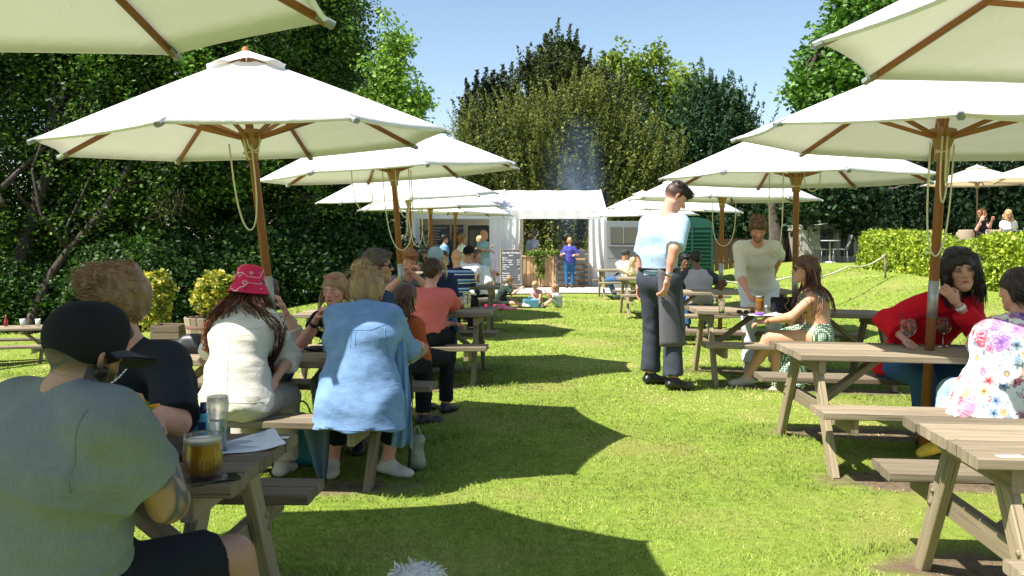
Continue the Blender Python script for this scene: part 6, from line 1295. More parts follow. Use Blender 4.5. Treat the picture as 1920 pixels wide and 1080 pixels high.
b = MB(); bb = [(i29['P0']+i29['A'][0]*math.sin(a)*.165*1.11*1.12+i29['A'][1]*math.cos(a)*.150*1.11+np.array((0, 0, .105))-i29['base']) for a in np.linspace(0, 6.28, 30)]; b.tube(bb, .014, 6, cap=False); b.build('belt', M['black'], i29['root'])
i30 = person('man in grey baseball tee with dark sleeves, seen from behind', PP(2.98, 13.98), W(1304, 486, 14.15), 2, hy=-5, hp=-18, skin='brown', s=1.05, wd=1.08, hands={'R': W(1335, 545, 14.3), 'L': W(1268, 548, 14.2)}, elbow={'R': (1, 0, -.3), 'L': (-1, 0, -.3)}, top=dict(m=K['pale_raglan'], sleeve=0, hem=.05, t=.02), legs=dict(m=K['jeans']), hair=dict(style='short', c=BK))
P_ = []
for k in 'LR': P_ += [seg(i30['sh'][k], i30['J']['el'+k], .058*1.05+.02, .045*1.05+.022, k=.03, c1=.9), seg(i30['sh'][k], i30['nb'], .055, .045, k=.04)]
V, Q = field(P_, .016); mk('raglan_sleeve', V-i30['base'], Q, K['charcoal'], i30['root'])
i31 = person('dark haired person in navy beside the man in the baseball tee', PP(2.72, 14.9), W(1285, 490, 14.8), 175, hp=-10, skin='brown', s=1.0, top=dict(m=K['navy'], sleeve=1.5), legs=dict(m=K['jeans']), hair=dict(style='short', c=BK))
i31b = person('person in bright blue seated behind the waiter, mostly hidden', PP(2.45, 14.9), W(1262, 492, 14.9), 175, skin='brown', s=.98, top=dict(m=FB('bright blue', (.02, .06, .35)), sleeve=1.5), legs=dict(m=K['jeans']), hair=dict(style='short', c=BK))
pw_ = W(1427, 538, 10.0)
i32 = person('bearded man in cream knit jumper and white jeans bending to set down a pint', (pw_[0], 10.10, G(pw_[0], 10)+.95), W(1421, 430, 9.55), 186, hy=188, hp=-32, skin='pink', s=1.04, hsc=1.10, wd=1.12, fat=1.08, stand=True,
    hands={'R': W(1408, 562, 9.42), 'L': W(1452, 512, 10.12)}, elp={'R': W(1388, 520, 9.75), 'L': W(1464, 478, 10.05)}, feet={'L': (pw_[0]+.16, 10.0, G(2.8, 10)+.09), 'R': (pw_[0]-.15, 9.98, G(2.8, 10)+.09)}, face=dict(beard=((.22, .10, .05), .85), eyes=False, brow=(.2, .1, .05)), curl=.8, palm={'R': (.9, -.2, 0)},
    top=dict(m=K['whitek'], sleeve=1.25, hem=.09, t=.014, ts=.014, amp=.004, neck=.055), legs=dict(m=K['whitet'], t=.018, flare=.016, amp=.008), shoes=(K['stone'], None), hair=dict(style='short', c=(.16, .09, .045), n=900, len=.03, lift=.5, flow=(0, .3, .1), w=.004))
Hc33 = W(1509, 506, 8.72); HA33 = fr(-84, 4)
i33 = person('woman in dotted green dress with long auburn hair, sitting sideways on the bench', PP(3.01, 8.68), Hc33, -74, hy=-84, hp=4, fem=True, skin=(.60, .33, .20), s=1.06, wd=1.12, fat=1.12, hsc=1.12, hands={'L': W(1448, 600, 8.62), 'R': W(1462, 598, 8.8)}, elp={'L': W(1486, 592, 8.50)}, elbow={'R': (.2, .2, -.9)},
    knees={'L': (-.3, 0, 1), 'R': (-.3, 0, .5)}, feet={'L': W(1402, 706, 8.80), 'R': W(1458, 726, 8.66)}, fyaw=-95, curl=.35, top=None, legs=None, shoes=(K['stone'], None),
    hair=dict(style='long', c=(.105, .040, .020), n=700, len=.09, lift=0, mess=.08, flow=(0, -.3, -1), w=.006, locks=[(drape(Hc33, 170, .44, 4, 0, .015, 4, HA=HA33, arc=(-100, 100), back=.045), .012, (.13, .046, .022)), (drape(Hc33, 50, .5, 3, 0, .02, 9, HA=HA33, arc=(-60, 60), back=.07), .010, (.16, .06, .028))]))
sunnies(i33)
def dress(info):
    J, P0, rt, f = info['J'], info['P0'], info['A'][0], info['A'][1]; sh = info['sh']; T = info['nb']-P0; u = unit(T)
    knL, knR = J['knL'], J['knR']; km = knR*.6+knL*.4
    P = [seg(P0-rt*.09, P0+rt*.09, .138, k=.05), seg(P0, info['wa'], .140, .124, u=rt, fu=1.25, k=.05), seg(P0+rt*.06, P0+(knR-P0)*.78, .135, .095, u=(0, 0, 1), fu=1., k=.05), seg(P0-rt*.06, P0+(knL-P0)*.62, .132, .098, k=.05),
         seg(P0+(knR-P0)*.55-np.array((0, 0, .05)), J['anR']+np.array((.10, 0, .05)), .10, .12, u=f, fu=1.35, k=.06)]
    def post(Pp, d):
        q = np.linalg.norm(Pp-P0, axis=1); d = d-.007*(1-np.abs(wob(Pp*np.array([1, 1, .5]), 38, 5))); hgt = (Pp-P0)@u
        cut = hgt-.24+.02*np.sin(Pp[:, 2]*3); rise = (hgt > .02) & (hgt < .2); return np.maximum(d, cut)
    V, Q = field(P, .0085, post); mk('dress', V-info['base'], Q, K['dots'], info['root'])
    ch = info['ch']; P = [seg(info['wa']+u*.06, ch+u*.02, .142, .148, u=rt, fu=1.26, k=.04)]+[ball(ch+f*.09+rt*q*.07-u*.02, .086, .04) for q in (-1, 1)]
    V, Q = field(P, .0085, lambda Pp, d: np.maximum(np.maximum(d-.004*wob(Pp, 50, 2), ((Pp-P0)@u)-.465+.05*np.clip(-(Pp-ch)@f*6, 0, 1)), .285-((Pp-P0)@u)+.06*np.clip(-((Pp-ch)@f)*8, -1, .2))); mk('dress_bodice', V-info['base'], Q, K['dots'], info['root'])
    b = MB()
    for q, k in ((-1, 'L'), (1, 'R')):
        s0 = ch+f*.10+rt*q*.09+u*.03; s1 = sh[k]-rt*q*.05+u*.055; s2 = ch-f*.125+rt*q*.05-u*.02; b.tube([s0-info['base'], (s0+s1)/2+f*.03+u*.01-info['base'], s1-info['base'], (s1+s2)/2-f*.025+u*.01-info['base'], s2-info['base']], .007, 6)
    b.build('strap', K['dots'], info['root'])
dress(i33); band(i33, 'L', 'bracelet', M['gold'], .027, .93, .008)
i34 = person('frowning black haired woman in a loose red blouse, hand at her neck', PP(3.06, 6.82), W(1800, 507, 6.36), 172, hy=192, hp=-4, hr=-8, fem=True, skin=(.56, .30, .21), s=1.05, hsc=1.22, wd=1.15, fat=1.15,
    hands={'R': W(1694, 634, 6.30), 'L': W(1802, 578, 6.25)}, elp={'R': W(1655, 602, 6.5), 'L': W(1836, 622, 6.25)}, palm={'L': (-.5, .6, .6), 'R': (0, 0, -1)}, curl={'L': .75, 'R': .5}, face=dict(brow=(.04, .025, .02)),
    top=dict(m=K['red'], sleeve=1.72, hem=.06, t=.034, ts=.030, cuff=.02, amp=.010, vneck=True, neck=.06), legs=dict(m=K['jeans'], t=.02), hair=dict(style='bob', c=(.014, .010, .010), vol=1.5, n=4200, len=.09, lift=.10, mess=.12, flow=(0, -.1, -1), w=.003, adds=[seg((sx*.075, .02, .06), (sx*.094, .02, -.125), .032, .022, k=.03) for sx in (-1, 1)]))
sunnies(i34, y0=-.03, z0=.108, w=1.25); band(i34, 'L', 'watch', M['white'], .032, .88, .014)
for q_ in ('L', 'R'): pass
Hc35 = W(1908, 545, 5.5)
i35 = person('large woman in white floral blouse with dark tied hair at the right edge', PP(3.02, 5.42), Hc35, -12, hy=-28, hp=-6, fem=True, skin='pink', s=1.05, hsc=1.08, wd=1.30, fat=1.42,
    hands={'L': W(1830, 655, 5.95), 'R': (3.5, 5.9, .80)}, elbow={'L': (-.95, .35, -.55), 'R': (.8, .3, -.5)}, knp={'L': (2.93, 5.85, .50)}, feet={'L': W(1766, 838, 5.42)}, fyaw={'L': -60, 'R': 0}, extra=dict(footpitch=-22),
    top=dict(m=K['floral'], sleeve=1.3, hem=.09, t=.034, ts=.034, cuff=.03, amp=.010, drape=1.2), legs=dict(m=K['pale'], t=.02), shoes=(K['yellow'], K['sock']), hair=dict(style='pony', c=(.03, .018, .014), n=900, len=.06, lift=.05, flow=(0, -.8, -.5), w=.005))
b = MB(); b.tube([((math.sin(a)*.092, -.01+.02*math.cos(a), .03+math.cos(a)*.10)@i35['HA'] if False else (np.array((math.sin(a)*.093, -.012, .035+math.cos(a)*.100))*1.08)@i35['HA']+i35['Hc']-i35['base']) for a in np.linspace(-1.6, 1.6, 16)], .006, 6); b.build('sunglasses', M['black'], i35['root'])
# --- terrace
def terr(lb, px, py, D, yaw, **kw):
    h = W(px, py, D); return person(lb, (h[0]+.02, D, max(TZ+.52, h[2]-.78)), h, yaw, feet={'L': (h[0]-.1, D+math.cos(R(yaw))*.4, TZ+.09), 'R': (h[0]+.1, D+math.cos(R(yaw))*.4, TZ+.09)}, **kw)
q = W(1843, 400, 25); i36 = terr('auburn haired woman in sunglasses leaning forward on the terrace', 1843, 400, 24.6, 130, hy=110, fem=True, skin='pink', hands={'R': W(1838, 415, 24.3), 'L': W(1860, 413, 24.3)}, top=dict(m=K['dark'], sleeve=.1), legs=dict(m=K['jeans']), hair=dict(style='bob', c=(.30, .14, .06))); sunnies(i36)
Hc37 = W(1890, 402, 24.4)
i37 = terr('woman with wavy blonde hair on the terrace, seen from behind', 1890, 402, 24.4, 10, fem=True, skin='fair', top=dict(m=K['white'], sleeve=.4), legs=dict(m=K['jeans']), hair=dict(style='long', c=(.45, .30, .14), vol=1.6, locks=[(drape(Hc37, 60, .22, 9, 0, .05, 6, HA=fr(10), back=.04), .02, (.5, .34, .17))]))
i38 = terr('person in pale blue shirt on the terrace at the right edge', 1930, 412, 24.2, -30, skin='fair', top=dict(m=K['lightblue'], sleeve=.9), legs=dict(m=K['jeans']), hair=dict(style='short', c=BR))
for lb, ln in PEOPLE:
    if not .38 < ln < .56: print('SPINE', round(ln, 2), lb[:40])

# seams sewn into the shirts: lines laid on the cloth
from mathutils.bvhtree import BVHTree
def seams(info, part, lines, mat, r=.0022):
    o = [c for c in info['root'].children if c.name.startswith(part)][0]; T = BVHTree.FromPolygons([v.co.copy() for v in o.data.vertices], [tuple(p.vertices) for p in o.data.polygons])
    A, P0, nb, base = info['A'], info['P0'], info['nb'], info['base']; ax = nb-P0
    for ln in lines:
        b = MB(); pts = []; ln = [ln[0]+(ln[1]-ln[0])*0 if False else q for q in ln]; dense = []
        for (u0, h0), (u1, h1) in zip(ln[:-1], ln[1:]): dense += [(u0+(u1-u0)*k/10, h0+(h1-h0)*k/10) for k in range(10)]
        dense.append(ln[-1])
        for u, h in dense:
            st = P0+ax*h+A[0]*u-A[1]*.7-base; hit = T.ray_cast(Vector(st), Vector(A[1]), 1.2)
            if hit[0] is not None: pts.append(np.array(hit[0])-A[1]*.0006)
            elif len(pts) > 2: break
        if len(pts) > 2: b.tube(pts, r, 5); b.build('seam', mat, o)
seams(i4, 'shirt', [[(-.19, .86), (-.1, .80), (.1, .80), (.19, .86)], [(-.012, .80), (-.016, .62)], [(.012, .80), (.014, .64)], [(-.09, .97), (0, .93), (.09, .97)], [(-.25, -.22), (0, -.22), (.25, -.22)], [(.17, .82), (.19, .5)]], K['chambray'])
seams(i3, 'shirt', [[(-.16, .84), (0, .82), (.16, .84)], [(0, .82), (.005, .4), (0, 0)], [(-.2, .06), (.2, .04)]], K['cheese'])
seams(i1, 'shirt', [[(.205, .98), (.19, .8), (.20, .62)], [(-.205, .98), (-.19, .8), (-.20, .62)]], K['green'], .0026)
seams(i9, 'shirt', [[(-.08, .98), (0, .95), (.08, .98)], [(.19, .95), (.185, .7)], [(-.2, .06), (.2, .06)]], K['salmon'])
seams(i29, 'shirt', [[(-.17, .86), (0, .83), (.17, .86)], [(0, .83), (0, .3)], [(.18, .9), (.18, .65)]], K['skyshirt'])
# ---------------------------------------------------------------- things on the tables
def TT(px, py, D=None, ti=0, dz=0.0):
    """point on the top of table ti under that pixel"""
    t = tabs[ti]; zt = t.location.z+.741+dz; D = (HC-zt)*FP/(py-YH); q = W(px, py, D); q[2] = zt; return q
def glass_thing(lb, c, prof, liq=None, lm=None, foam=None, name='glass', cat='glass', inner=.004, mat='glass', extra=None, group=None, rot=0):
    e = empty(name, tuple(c), rot, lb, cat, group); b = MB(); n = 28
    out = list(prof); inn = [(max(r-inner, .001), z+(.006 if i == 0 else 0)) for i, (r, z) in enumerate(prof)]
    b.lathe([(0, prof[0][1])]+out+inn[::-1]+[(0, inn[0][1])], n=n); b.build('glass_body', M[mat], e)
    if liq:
        z1 = liq; b = MB(); rs = [(r-.0005, z) for r, z in inn if z < z1]; rr = np.interp(z1, [z for r, z in inn], [r for r, z in inn]); b.lathe([(0, rs[0][1]+.0005)]+[(r-.0006, z+.0005) for r, z in rs]+[(rr-.001, z1), (0, z1)], n=n); b.build('drink', M[lm], e)
        if foam: b = MB(); b.lathe([(0, z1+.0005), (rr-.0012, z1+.0005), (rr-.0009, z1+foam), (rr*.6, z1+foam+.003), (0, z1+foam+.002)], n=n); b.build('foam', M['foam'], e)
    if extra: extra(e)
    return e
MUG = [(.036, 0), (.050, .008), (.060, .03), (.063, .07), (.060, .115), (.058, .14), (.060, .148)]
PINT = [(.030, 0), (.031, .006), (.033, .05), (.038, .10), (.043, .14), (.042, .155)]
TALL = [(.029, 0), (.030, .006), (.034, .08), (.038, .15)]
def ribs_on(e):
    b = MB()
    for k in range(30): a = 2*math.pi*k/30; b.tube([(math.cos(a)*r, math.sin(a)*r, z) for r, z in ((.0505, .010), (.0602, .03), (.0632, .065))], .0016, 4)
    b.build('fluting', M['glass'], e)
q = TT(380, 895, ti=0); glass_thing('round fluted pint of golden beer on the foreground left table', q+(0, 0, .0), [(r*1.02, z*.95) for r, z in MUG], .112, 'beer', .012, extra=ribs_on)
q = TT(400, 905, ti=0)
def phone(b): b.beam((-.075, 0, .006), (.075, 0, .006), .074, .010, ch=.003)
obj1('phone', phone, plain('phone glass', (.02, .015, .012), .08), TT(402, 902, ti=0), 'dark smartphone lying under the pint of beer', 'phone', R(30))
glass_thing('tall curved water glass with blue tint on the foreground left table', TT(408, 845, ti=0), [(.034, 0), (.036, .01), (.031, .05), (.034, .11), (.041, .17), (.038, .20)], .115, 'water', mat='glass')
def sani(e):
    b = MB(); b.lathe([(0, .105), (.013, .105), (.012, .145), (0, .146)], n=14); b.build('cap', plain('navy plastic', (.02, .03, .12), .4), e)
    b = MB(); b.beam((-.013, -.0245, .055), (.013, -.0245, .055), .002, .036, up=(0, 0, 1)); b.build('badge', plain('navy plastic', (.02, .03, .12), .4), e)
e = empty('bottle', tuple(TT(381, 825, ti=0)), .2, 'squat light blue sanitiser bottle with a navy cap', 'bottle'); b = MB(); b.lathe([(0, 0), (.036, 0), (.040, .01), (.040, .075), (.032, .095), (.014, .106), (0, .106)], n=20); b.V = [(v[0], v[1]*.6, v[2]) for v in b.V]; b.build('bottle_body', plain('blue bottle', (.10, .45, .60), .3), e); sani(e)
M['paper'] = plain('paper', (.78, .80, .84), .8, vary=.03)
def sheet(b, w_=.21, h_=.30, curl=.03, n=10, seed=0):
    V = [((i/n-.5)*w_, (j/n-.5)*h_, .002+curl*((i/n)**3)*(.4+.6*j/n)+.004*math.sin(i*.7+j*.9+seed)) for j in range(n+1) for i in range(n+1)]
    b.add(V, [[j*(n+1)+i, j*(n+1)+i+1, (j+1)*(n+1)+i+1, (j+1)*(n+1)+i] for j in range(n) for i in range(n)], None, True)
o = obj1('menu_sheet', lambda b: sheet(b, .30, .21, .035), M['paper'], TT(448, 838, ti=0), 'white paper menu with one corner lifted, under the water glass', 'menu', R(28))
b = MB()
for i in range(9): b.beam((-.11+.02*(i % 2), .07-.017*i, .0075+.0006*i), (.03+.03*math.sin(i), .07-.017*i, .0085), .0035, .0008, up=(0, 0, 1), ch=0)
b.beam((.07, .07, .028), (.115, .07, .034), .008, .0008, ch=0); b.build('print', plain('print ink', (.25, .27, .33), .8), o)
def plate(b): b.beam((-.045, 0, .003), (.045, 0, .003), .03, .003, ch=.001)
for px, py, ti, lb in ((519, 822, 0, 'small table number plate on the corner of the left foreground table'), (1893, 857, 6, 'small table number plate on the right foreground table')):
    o = obj1('number_plate', plate, M['white'], TT(px, py, ti=ti), lb, 'plate'); b = MB()
    for i in range(4): b.beam((-.02+.012*i, -.006, .0052), (-.02+.012*i, .006, .0052), .003, .0006, ch=0)
    b.build('lettering', M['black'], o)
obj1('sunglasses', lambda b: (b.ball((-.035, 0, .018), (.028, .012, .018), 10), b.ball((.035, 0, .018), (.028, .012, .018), 10), b.tube([(-.06, 0, .022), (-.05, .06, .012), (-.04, .10, .01)], .003), b.tube([(.06, 0, .022), (.05, .06, .012), (.04, .10, .01)], .003)), M['black'], TT(326, 868, ti=0), 'black sunglasses folded beside the beer on the left foreground table', 'sunglasses', .5)
obj1('napkin', lambda b: sheet(b, .10, .07, .01, 5), plain('green card', (.20, .38, .20), .7), TT(350, 852, ti=0), 'small green card lying behind the pint of beer', 'card', .3)
# burger
e = empty('burger', tuple(W(234, 775, 2.75)), .4, 'large burger with lettuce and carrot held in front of the beard', 'food'); b = MB(); b.lathe([(0, .012), (.055, .014), (.062, .03), (.052, .055), (.025, .066), (0, .068)], n=22); b.build('bun', plain('toasted bun', (.42, .22, .07), .7), e)
b = MB(); b.lathe([(0, -.035), (.055, -.034), (.058, -.018), (0, -.016)], n=22); b.build('bun', plain('toasted bun', (.42, .22, .07), .7), e); b = MB(); b.lathe([(0, -.016), (.06, -.014), (.062, .0), (.058, .008), (0, .010)], n=22); b.build('patty', plain('beef', (.09, .04, .02), .8), e)
V, Q, C = leaves(np.array([(math.cos(a)*.058, math.sin(a)*.058, .012) for a in np.linspace(0, 6.2, 16)]), .008, 6, .03, (.10, .24, .03), (.35, .5, .12), 1.3, 0, 3); mk('lettuce', V, Q, M['leaf'], e, cols=C); b = MB(); b.beam((.05, -.03, .02), (.10, -.04, .026), .01, .008); b.build('carrot_stick', M['orange'], e)
# second table, left
glass_thing('tumbler of red drink with a straw beside the pink hat woman', TT(543, 648, ti=1), TALL, .07, 'red_drink', extra=lambda e: (lambda b: (b.tube([(0, 0, .01), (.02, 0, .19)], .003, 5), b.build('straw', M['red_drink'], e)))(MB()))
obj1('card_packet', lambda b: b.box((0, 0, .012), (.09, .06, .022)), plain('pink packet', (.45, .15, .18), .5), TT(556, 660, ti=1), 'small pink and white packet on the table of the two women', 'packet', .3)
obj1('glasses_case', lambda b: b.ball((0, 0, .02), (.085, .032, .022), 12), M['black'], TT(593, 659, ti=1), 'black glasses case between the two women', 'case', .1)
hw_ = i5['J']['wrR']; 
e = glass_thing('large balloon wine glass of rose tilted at the drinking woman\'s mouth', W(603, 602, 6.17), [(.034, 0), (.004, .004), (.0035, .07), (.02, .08), (.043, .105), (.050, .135), (.046, .165), (.040, .185)], .135, 'rose', inner=.0012, name='wine_glass'); e.rotation_euler = (R(-28), R(22), 0); e.location.z -= .06
e = empty('bottle', tuple(TT(760, 655, ti=1)), 0, 'clear tonic bottle with a yellow label by the blue shirt\'s elbow', 'bottle'); b = MB(); b.lathe([(0, 0), (.030, 0), (.032, .01), (.032, .12), (.014, .17), (.013, .22), (.0, .222)], n=18); b.build('bottle_body', M['glass'], e); b = MB(); b.lathe([(.0325, .03), (.0325, .10)], n=18); b.build('label', plain('pale label', (.6, .6, .45), .7), e); b = MB(); b.ball((-.01, -.032, .065), (.012, .003, .012), 10); b.build('label_spot', M['orange'], e); b = MB(); b.lathe([(.0145, .205), (.0145, .225), (0, .226)], n=12); b.build('cap', M['metal'], e)
def bag(name, lb, cat, c, d, mat, rz=0, slump=.15):
    e = empty(name, tuple(c), rz, lb, cat); V, Q = field([seg((-d[0]/2+.03, 0, .03), (d[0]/2-.03, 0, .03), .045, k=.03), seg((0, 0, d[2]*.4), (0, 0, .04), d[1]/2, d[1]/2, u=(1, 0, 0), fu=d[0]/d[1], k=.03), seg((-d[0]*.3, 0, d[2]*.85), (d[0]*.3, 0, d[2]*.85), .03, k=.05), seg((0, 0, .05), (0, 0, d[2]*.85), d[1]*.45, .03, u=(1, 0, 0), fu=d[0]/d[1]*.95, k=.04)], .012, lambda P, dd: dd-.006*wob(P, 28, 9)); mk('bag_body', V, Q, mat, e)
    b = MB(); b.tube([(math.cos(a)*d[0]*.28, .0, d[2]*.9+math.sin(a)*d[2]*.35) for a in np.linspace(0, math.pi, 12)], .006, 6); b.build('handle', mat, e); return e
bag('handbag', 'black handbag lying on the second table left of the pink hat', 'bag', TT(372, 662, ti=1), (.30, .12, .10), M['black'], .1)
bag('shopping_bag', 'teal shopping bag on the grass between the pink hat and blue shirt women', 'bag', (W(561, 0, 5.9)[0], 5.95, .0), (.24, .12, .34), plain('teal bag', (.02, .22, .22), .6))
bag('carrier_bag', 'crumpled pale carrier bag hanging by the blue shirt\'s bench end', 'bag', (W(781, 0, 5.75)[0], 5.75, .02), (.08, .06, .22), plain('pale film', (.24, .27, .20), .35))
def coat(b):
    n, m = 14, 10; V = []
    for i in range(n+1):
        t = i/n; w_ = .085*(1-t)**.8+.02
        for j in range(m+1): u = j/m-.5; V.append((u*w_*2+.05*t, .03*math.sin(u*11+t*2)*(1-t*.5), -.42*t))
    b.add(V, [[i*(m+1)+j, i*(m+1)+j+1, (i+1)*(m+1)+j+1, (i+1)*(m+1)+j] for i in range(n) for j in range(m)], None, True)
o = obj1('coat', coat, fabric('slate coat', (.09, .14, .18)), (W(588, 0, 5.45)[0], 5.46, .44), 'slate blue coat hanging off the bench between the two women', 'coat'); s_ = o.modifiers.new('t', 'SOLIDIFY'); s_.thickness = .006
obj1('cable', lambda b: (b.tube([W(770, 672, 5.62), W(773, 760, 5.60), W(768, 840, 5.6), W(764, 884, 5.6)], .004, 5), b.tube([W(770, 672, 5.62), W(768, 770, 5.58), W(770, 850, 5.58), W(766, 884, 5.6)], .004, 5)), M['black'], (0, 0, 0), 'thin black strap hanging from the right end of the second table', 'strap')
# third table left
glass_thing('tall empty pint glass on the salmon tee man\'s table', TT(876, 578, ti=2), [(r*1.15, z*1.15) for r, z in PINT])
glass_thing('half drunk dimpled pint of amber beer left of the tall empty glass', TT(861, 580, ti=2), [(r*.85, z*.9) for r, z in MUG], .06, 'beer')
glass_thing('bottle shaped glass of orange juice on the grey table', TT(896, 530, ti=4), [(.035, 0), (.036, .14), (.02, .2), (.014, .26)], .16, 'rose'); glass_thing('clear jar glass on the table closest to the marquee', TT(918, 513, ti=5), TALL, .08, 'water')
# far left table
qf = farT.location
for dx, lb, cat, pr, mt in ((.10, 'red sauce bottle on the far left table', 'bottle', [(0, 0), (.035, 0), (.035, .10), (.012, .17), (.012, .22), (0, .22)], plain('ketchup', (.35, .03, .03), .3)), (.42, 'left paper cup on the far left table', 'cup', [(0, 0), (.035, 0), (.05, .14), (.044, .14), (.03, .01), (0, .01)], M['white']), (.72, 'right paper cup on the far left table', 'cup', [(0, 0), (.035, 0), (.05, .14), (.044, .14), (.03, .01), (0, .01)], M['white'])):
    obj1('bottle' if cat == 'bottle' else 'paper_cup', lambda b: b.lathe(pr, n=16), mt, (qf[0]+dx, qf[1]+.05, qf[2]+.755), lb, cat)
# gin glasses
GIN = [(.036, 0), (.004, .005), (.0038, .085), (.025, .094), (.050, .118), (.056, .15), (.052, .185), (.044, .208)]
def gin(px, py, lb, full):
    def ex(e):
        b = MB(); b.lathe([(.006, -.004), (.038, -.004), (.040, 0), (.038, .004), (.006, .004)], (.006 if not full else 0, -.012, .142), 18, axis=(.8, -.5, .2) if not full else (.2, -.3, 1)); b.build('orange_slice', M['orange'], e)
        if full: b = MB(); b.lathe([(0, -.004), (.036, -.004), (.038, 0), (.036, .004), (0, .004)], (0, .01, .128), 18, axis=(-.4, .2, 1)); b.build('orange_slice', M['orange'], e)
        b = MB(); b.tube([(.01, 0, .10), (-.055, .01, .27)], .0032, 6); b.build('straw', M['black'], e)
    return glass_thing(lb, TT(px, py, ti=7), GIN, .148 if full else .118, 'rose' if full else 'water', inner=.0013, name='gin_glass', extra=ex, group='gin glasses')
gin(1703, 655, 'balloon gin glass with an orange wedge, left of the pole', False); gin(1768, 650, 'balloon gin glass full of orange slices, right of the pole', True)
# green dress table
glass_thing('tall tumbler with lime at the empty end of the table', TT(1353, 588, ti=8), TALL, .02, 'water', extra=lambda e: (lambda b: (b.ball((0, 0, .022), (.024, .024, .016), 10), b.build('lime', plain('lime', (.35, .5, .05), .4), e)))(MB()))
obj1('sunglasses', lambda b: (b.ball((-.035, 0, .018), (.030, .010, .02), 10), b.ball((.035, 0, .018), (.030, .010, .02), 10), b.tube([(-.06, 0, .022), (-.05, .06, .012), (-.04, .10, .01)], .003), b.tube([(.06, 0, .022), (.05, .06, .012), (.04, .10, .01)], .003)), M['black'], TT(1393, 588, ti=8), 'dark sunglasses on the table in front of the man in white', 'sunglasses', -.3)
wr = i32['J']['wrR']; hd = i32['J']
glass_thing('full pint of lager with a white head held by the bending man', TT(1425, 586, ti=8), [(r*1.08, z*1.12) for r, z in PINT], .145, 'beer', .022, inner=.002); glass_thing('short glass of pink drink in front of the lager', TT(1411, 588, ti=8), [(.027, 0), (.033, .10)], .065, 'red_drink')
def salt(e): b = MB(); b.lathe([(.020, .065), (.020, .082), (.012, .09), (0, .09)], n=14); b.build('lid', M['metal'], e)
glass_thing('small glass salt shaker beside the lager', TT(1437, 589, ti=8), [(.022, 0), (.023, .065)], .05, 'foam', extra=salt, name='salt_shaker', cat='shaker')
glass_thing('clear glass with yellow print right of the salt shaker', TT(1452, 584, ti=8), TALL)
obj1('napkin', lambda b: sheet(b, .30, .20, .02, 8), M['paper'], TT(1435, 591, ti=8), 'white napkin spread under the purple phone', 'napkin', .1)
obj1('phone', lambda b: b.ball((0, 0, .018), (.062, .035, .016), 14), plain('purple case', (.22, .08, .42), .4), TT(1424, 592, ti=8), 'purple rounded case lying on the napkin', 'case')
e = empty('handbag', tuple(TT(1471, 588, ti=8)), .15, 'black quilted handbag with a gold chain strap', 'bag'); b = MB(); b.beam((-.13, 0, .085), (.13, 0, .085), .09, .165, ch=.02); b.build('bag_body', fabric('quilted black', (.015, .017, .022), fold=.8), e); b = MB()
for i in range(9): b.beam((-.13+.03*i, -.047, .01), (-.10+.03*i, -.047, .16), .004, .004); b.beam((-.10+.03*i, -.047, .01), (-.13+.03*i, -.047, .16), .004, .004)
b.build('quilting', M['black'], e); b = MB()
for i in range(16): a = i/15; b.ball((.0+.02*math.sin(a*9), -.055, .17-.17*a), (.007, .005, .009), 6)
b.build('chain_strap', M['gold'], e)
# blanket and lunch box on the grass
def rug(name, lb, c, w_, h_, mat, seed):
    V, Q = field([ball((0, 0, .03), (w_, h_, .05), .03), ball((-w_*.5, .05, .06), (w_*.45, h_*.6, .07), .05), ball((w_*.5, -.05, .02), (w_*.5, h_*.5, .035), .05)], .018, lambda P, d: d-.014*wob(P, 22, seed)); o = mk(name, V, Q, mat, loc=c); tag(o, lb, 'blanket')
p1 = W(921, 572, 19.0); rug('blanket', 'crumpled crimson blanket on the grass behind the boy', (p1[0]+.02, 19.1, G(p1[0], 19)+.03), .30, .22, fabric('crimson wool', (.30, .01, .05)), 5)
p1 = W(945, 575, 18.9); rug('jacket', 'bright red and white jacket dropped in front of the boy', (p1[0], 18.8, G(p1[0], 19)), .26, .12, fabric('red nylon', (.62, .03, .06), col2=(.8, .4, .4), vary=.3), 6)
p1 = W(995, 572, 19.3); e = empty('lunch_box', (p1[0], 19.25, G(p1[0], 19.2)), .3, 'pale blue soft lunch box in front of the girl', 'box'); b = MB(); b.beam((-.16, 0, .10), (.16, 0, .10), .16, .20, ch=.03); b.build('box_body', FB('lunch blue', (.14, .36, .46)), e); b = MB(); b.tube([(-.06, 0, .2), (-.04, 0, .24), (.04, 0, .24), (.06, 0, .2)], .01, 6); b.build('handle', FB('lunch blue', (.14, .36, .46)), e)
# chairs on the terrace
for i, (px, py, D) in enumerate(((1868, 424, 23.4), (1900, 424, 23.2), (1808, 432, 24.0), (1742, 436, 24.5))):
    x = W(px, 0, D)[0]; e = empty('wicker_chair', (x, D, TZ), R((10, -15, 170, 190)[i]), ['wicker terrace chair in front of the auburn woman', 'striped wicker terrace chair in front of the blonde woman', 'empty wicker terrace chair left of the auburn woman', 'leftmost empty wicker chair above the hedge'][i], 'chair', 'wicker chairs on the terrace'); m = plain('wicker', (.34, .27, .19), .8, vary=.4, sc_=120) if i != 1 else stripes_mat()
    b = MB(); b.lathe([(0, .44), (.24, .44), (.24, .40), (0, .40)], n=18); b.build('seat', m, e); V, Q = field([seg((.24*math.sin(a), .24*math.cos(a)-.0, .70), (.24*math.sin(a+.25), .24*math.cos(a+.25), .70), .02, u=(0, 0, 1), fu=8 if abs(a) < .9 else 5, k=.01) for a in np.arange(-1.3, 1.2, .25)], .015); mk('backrest', V, Q, m, e)
    for sx in (-1, 1):
        for sy in (-1, 1): b = MB(); b.tube([(sx*.16, sy*.16, .41), (sx*.20, sy*.20, 0)], .014, 6); b.build('leg', m, e)
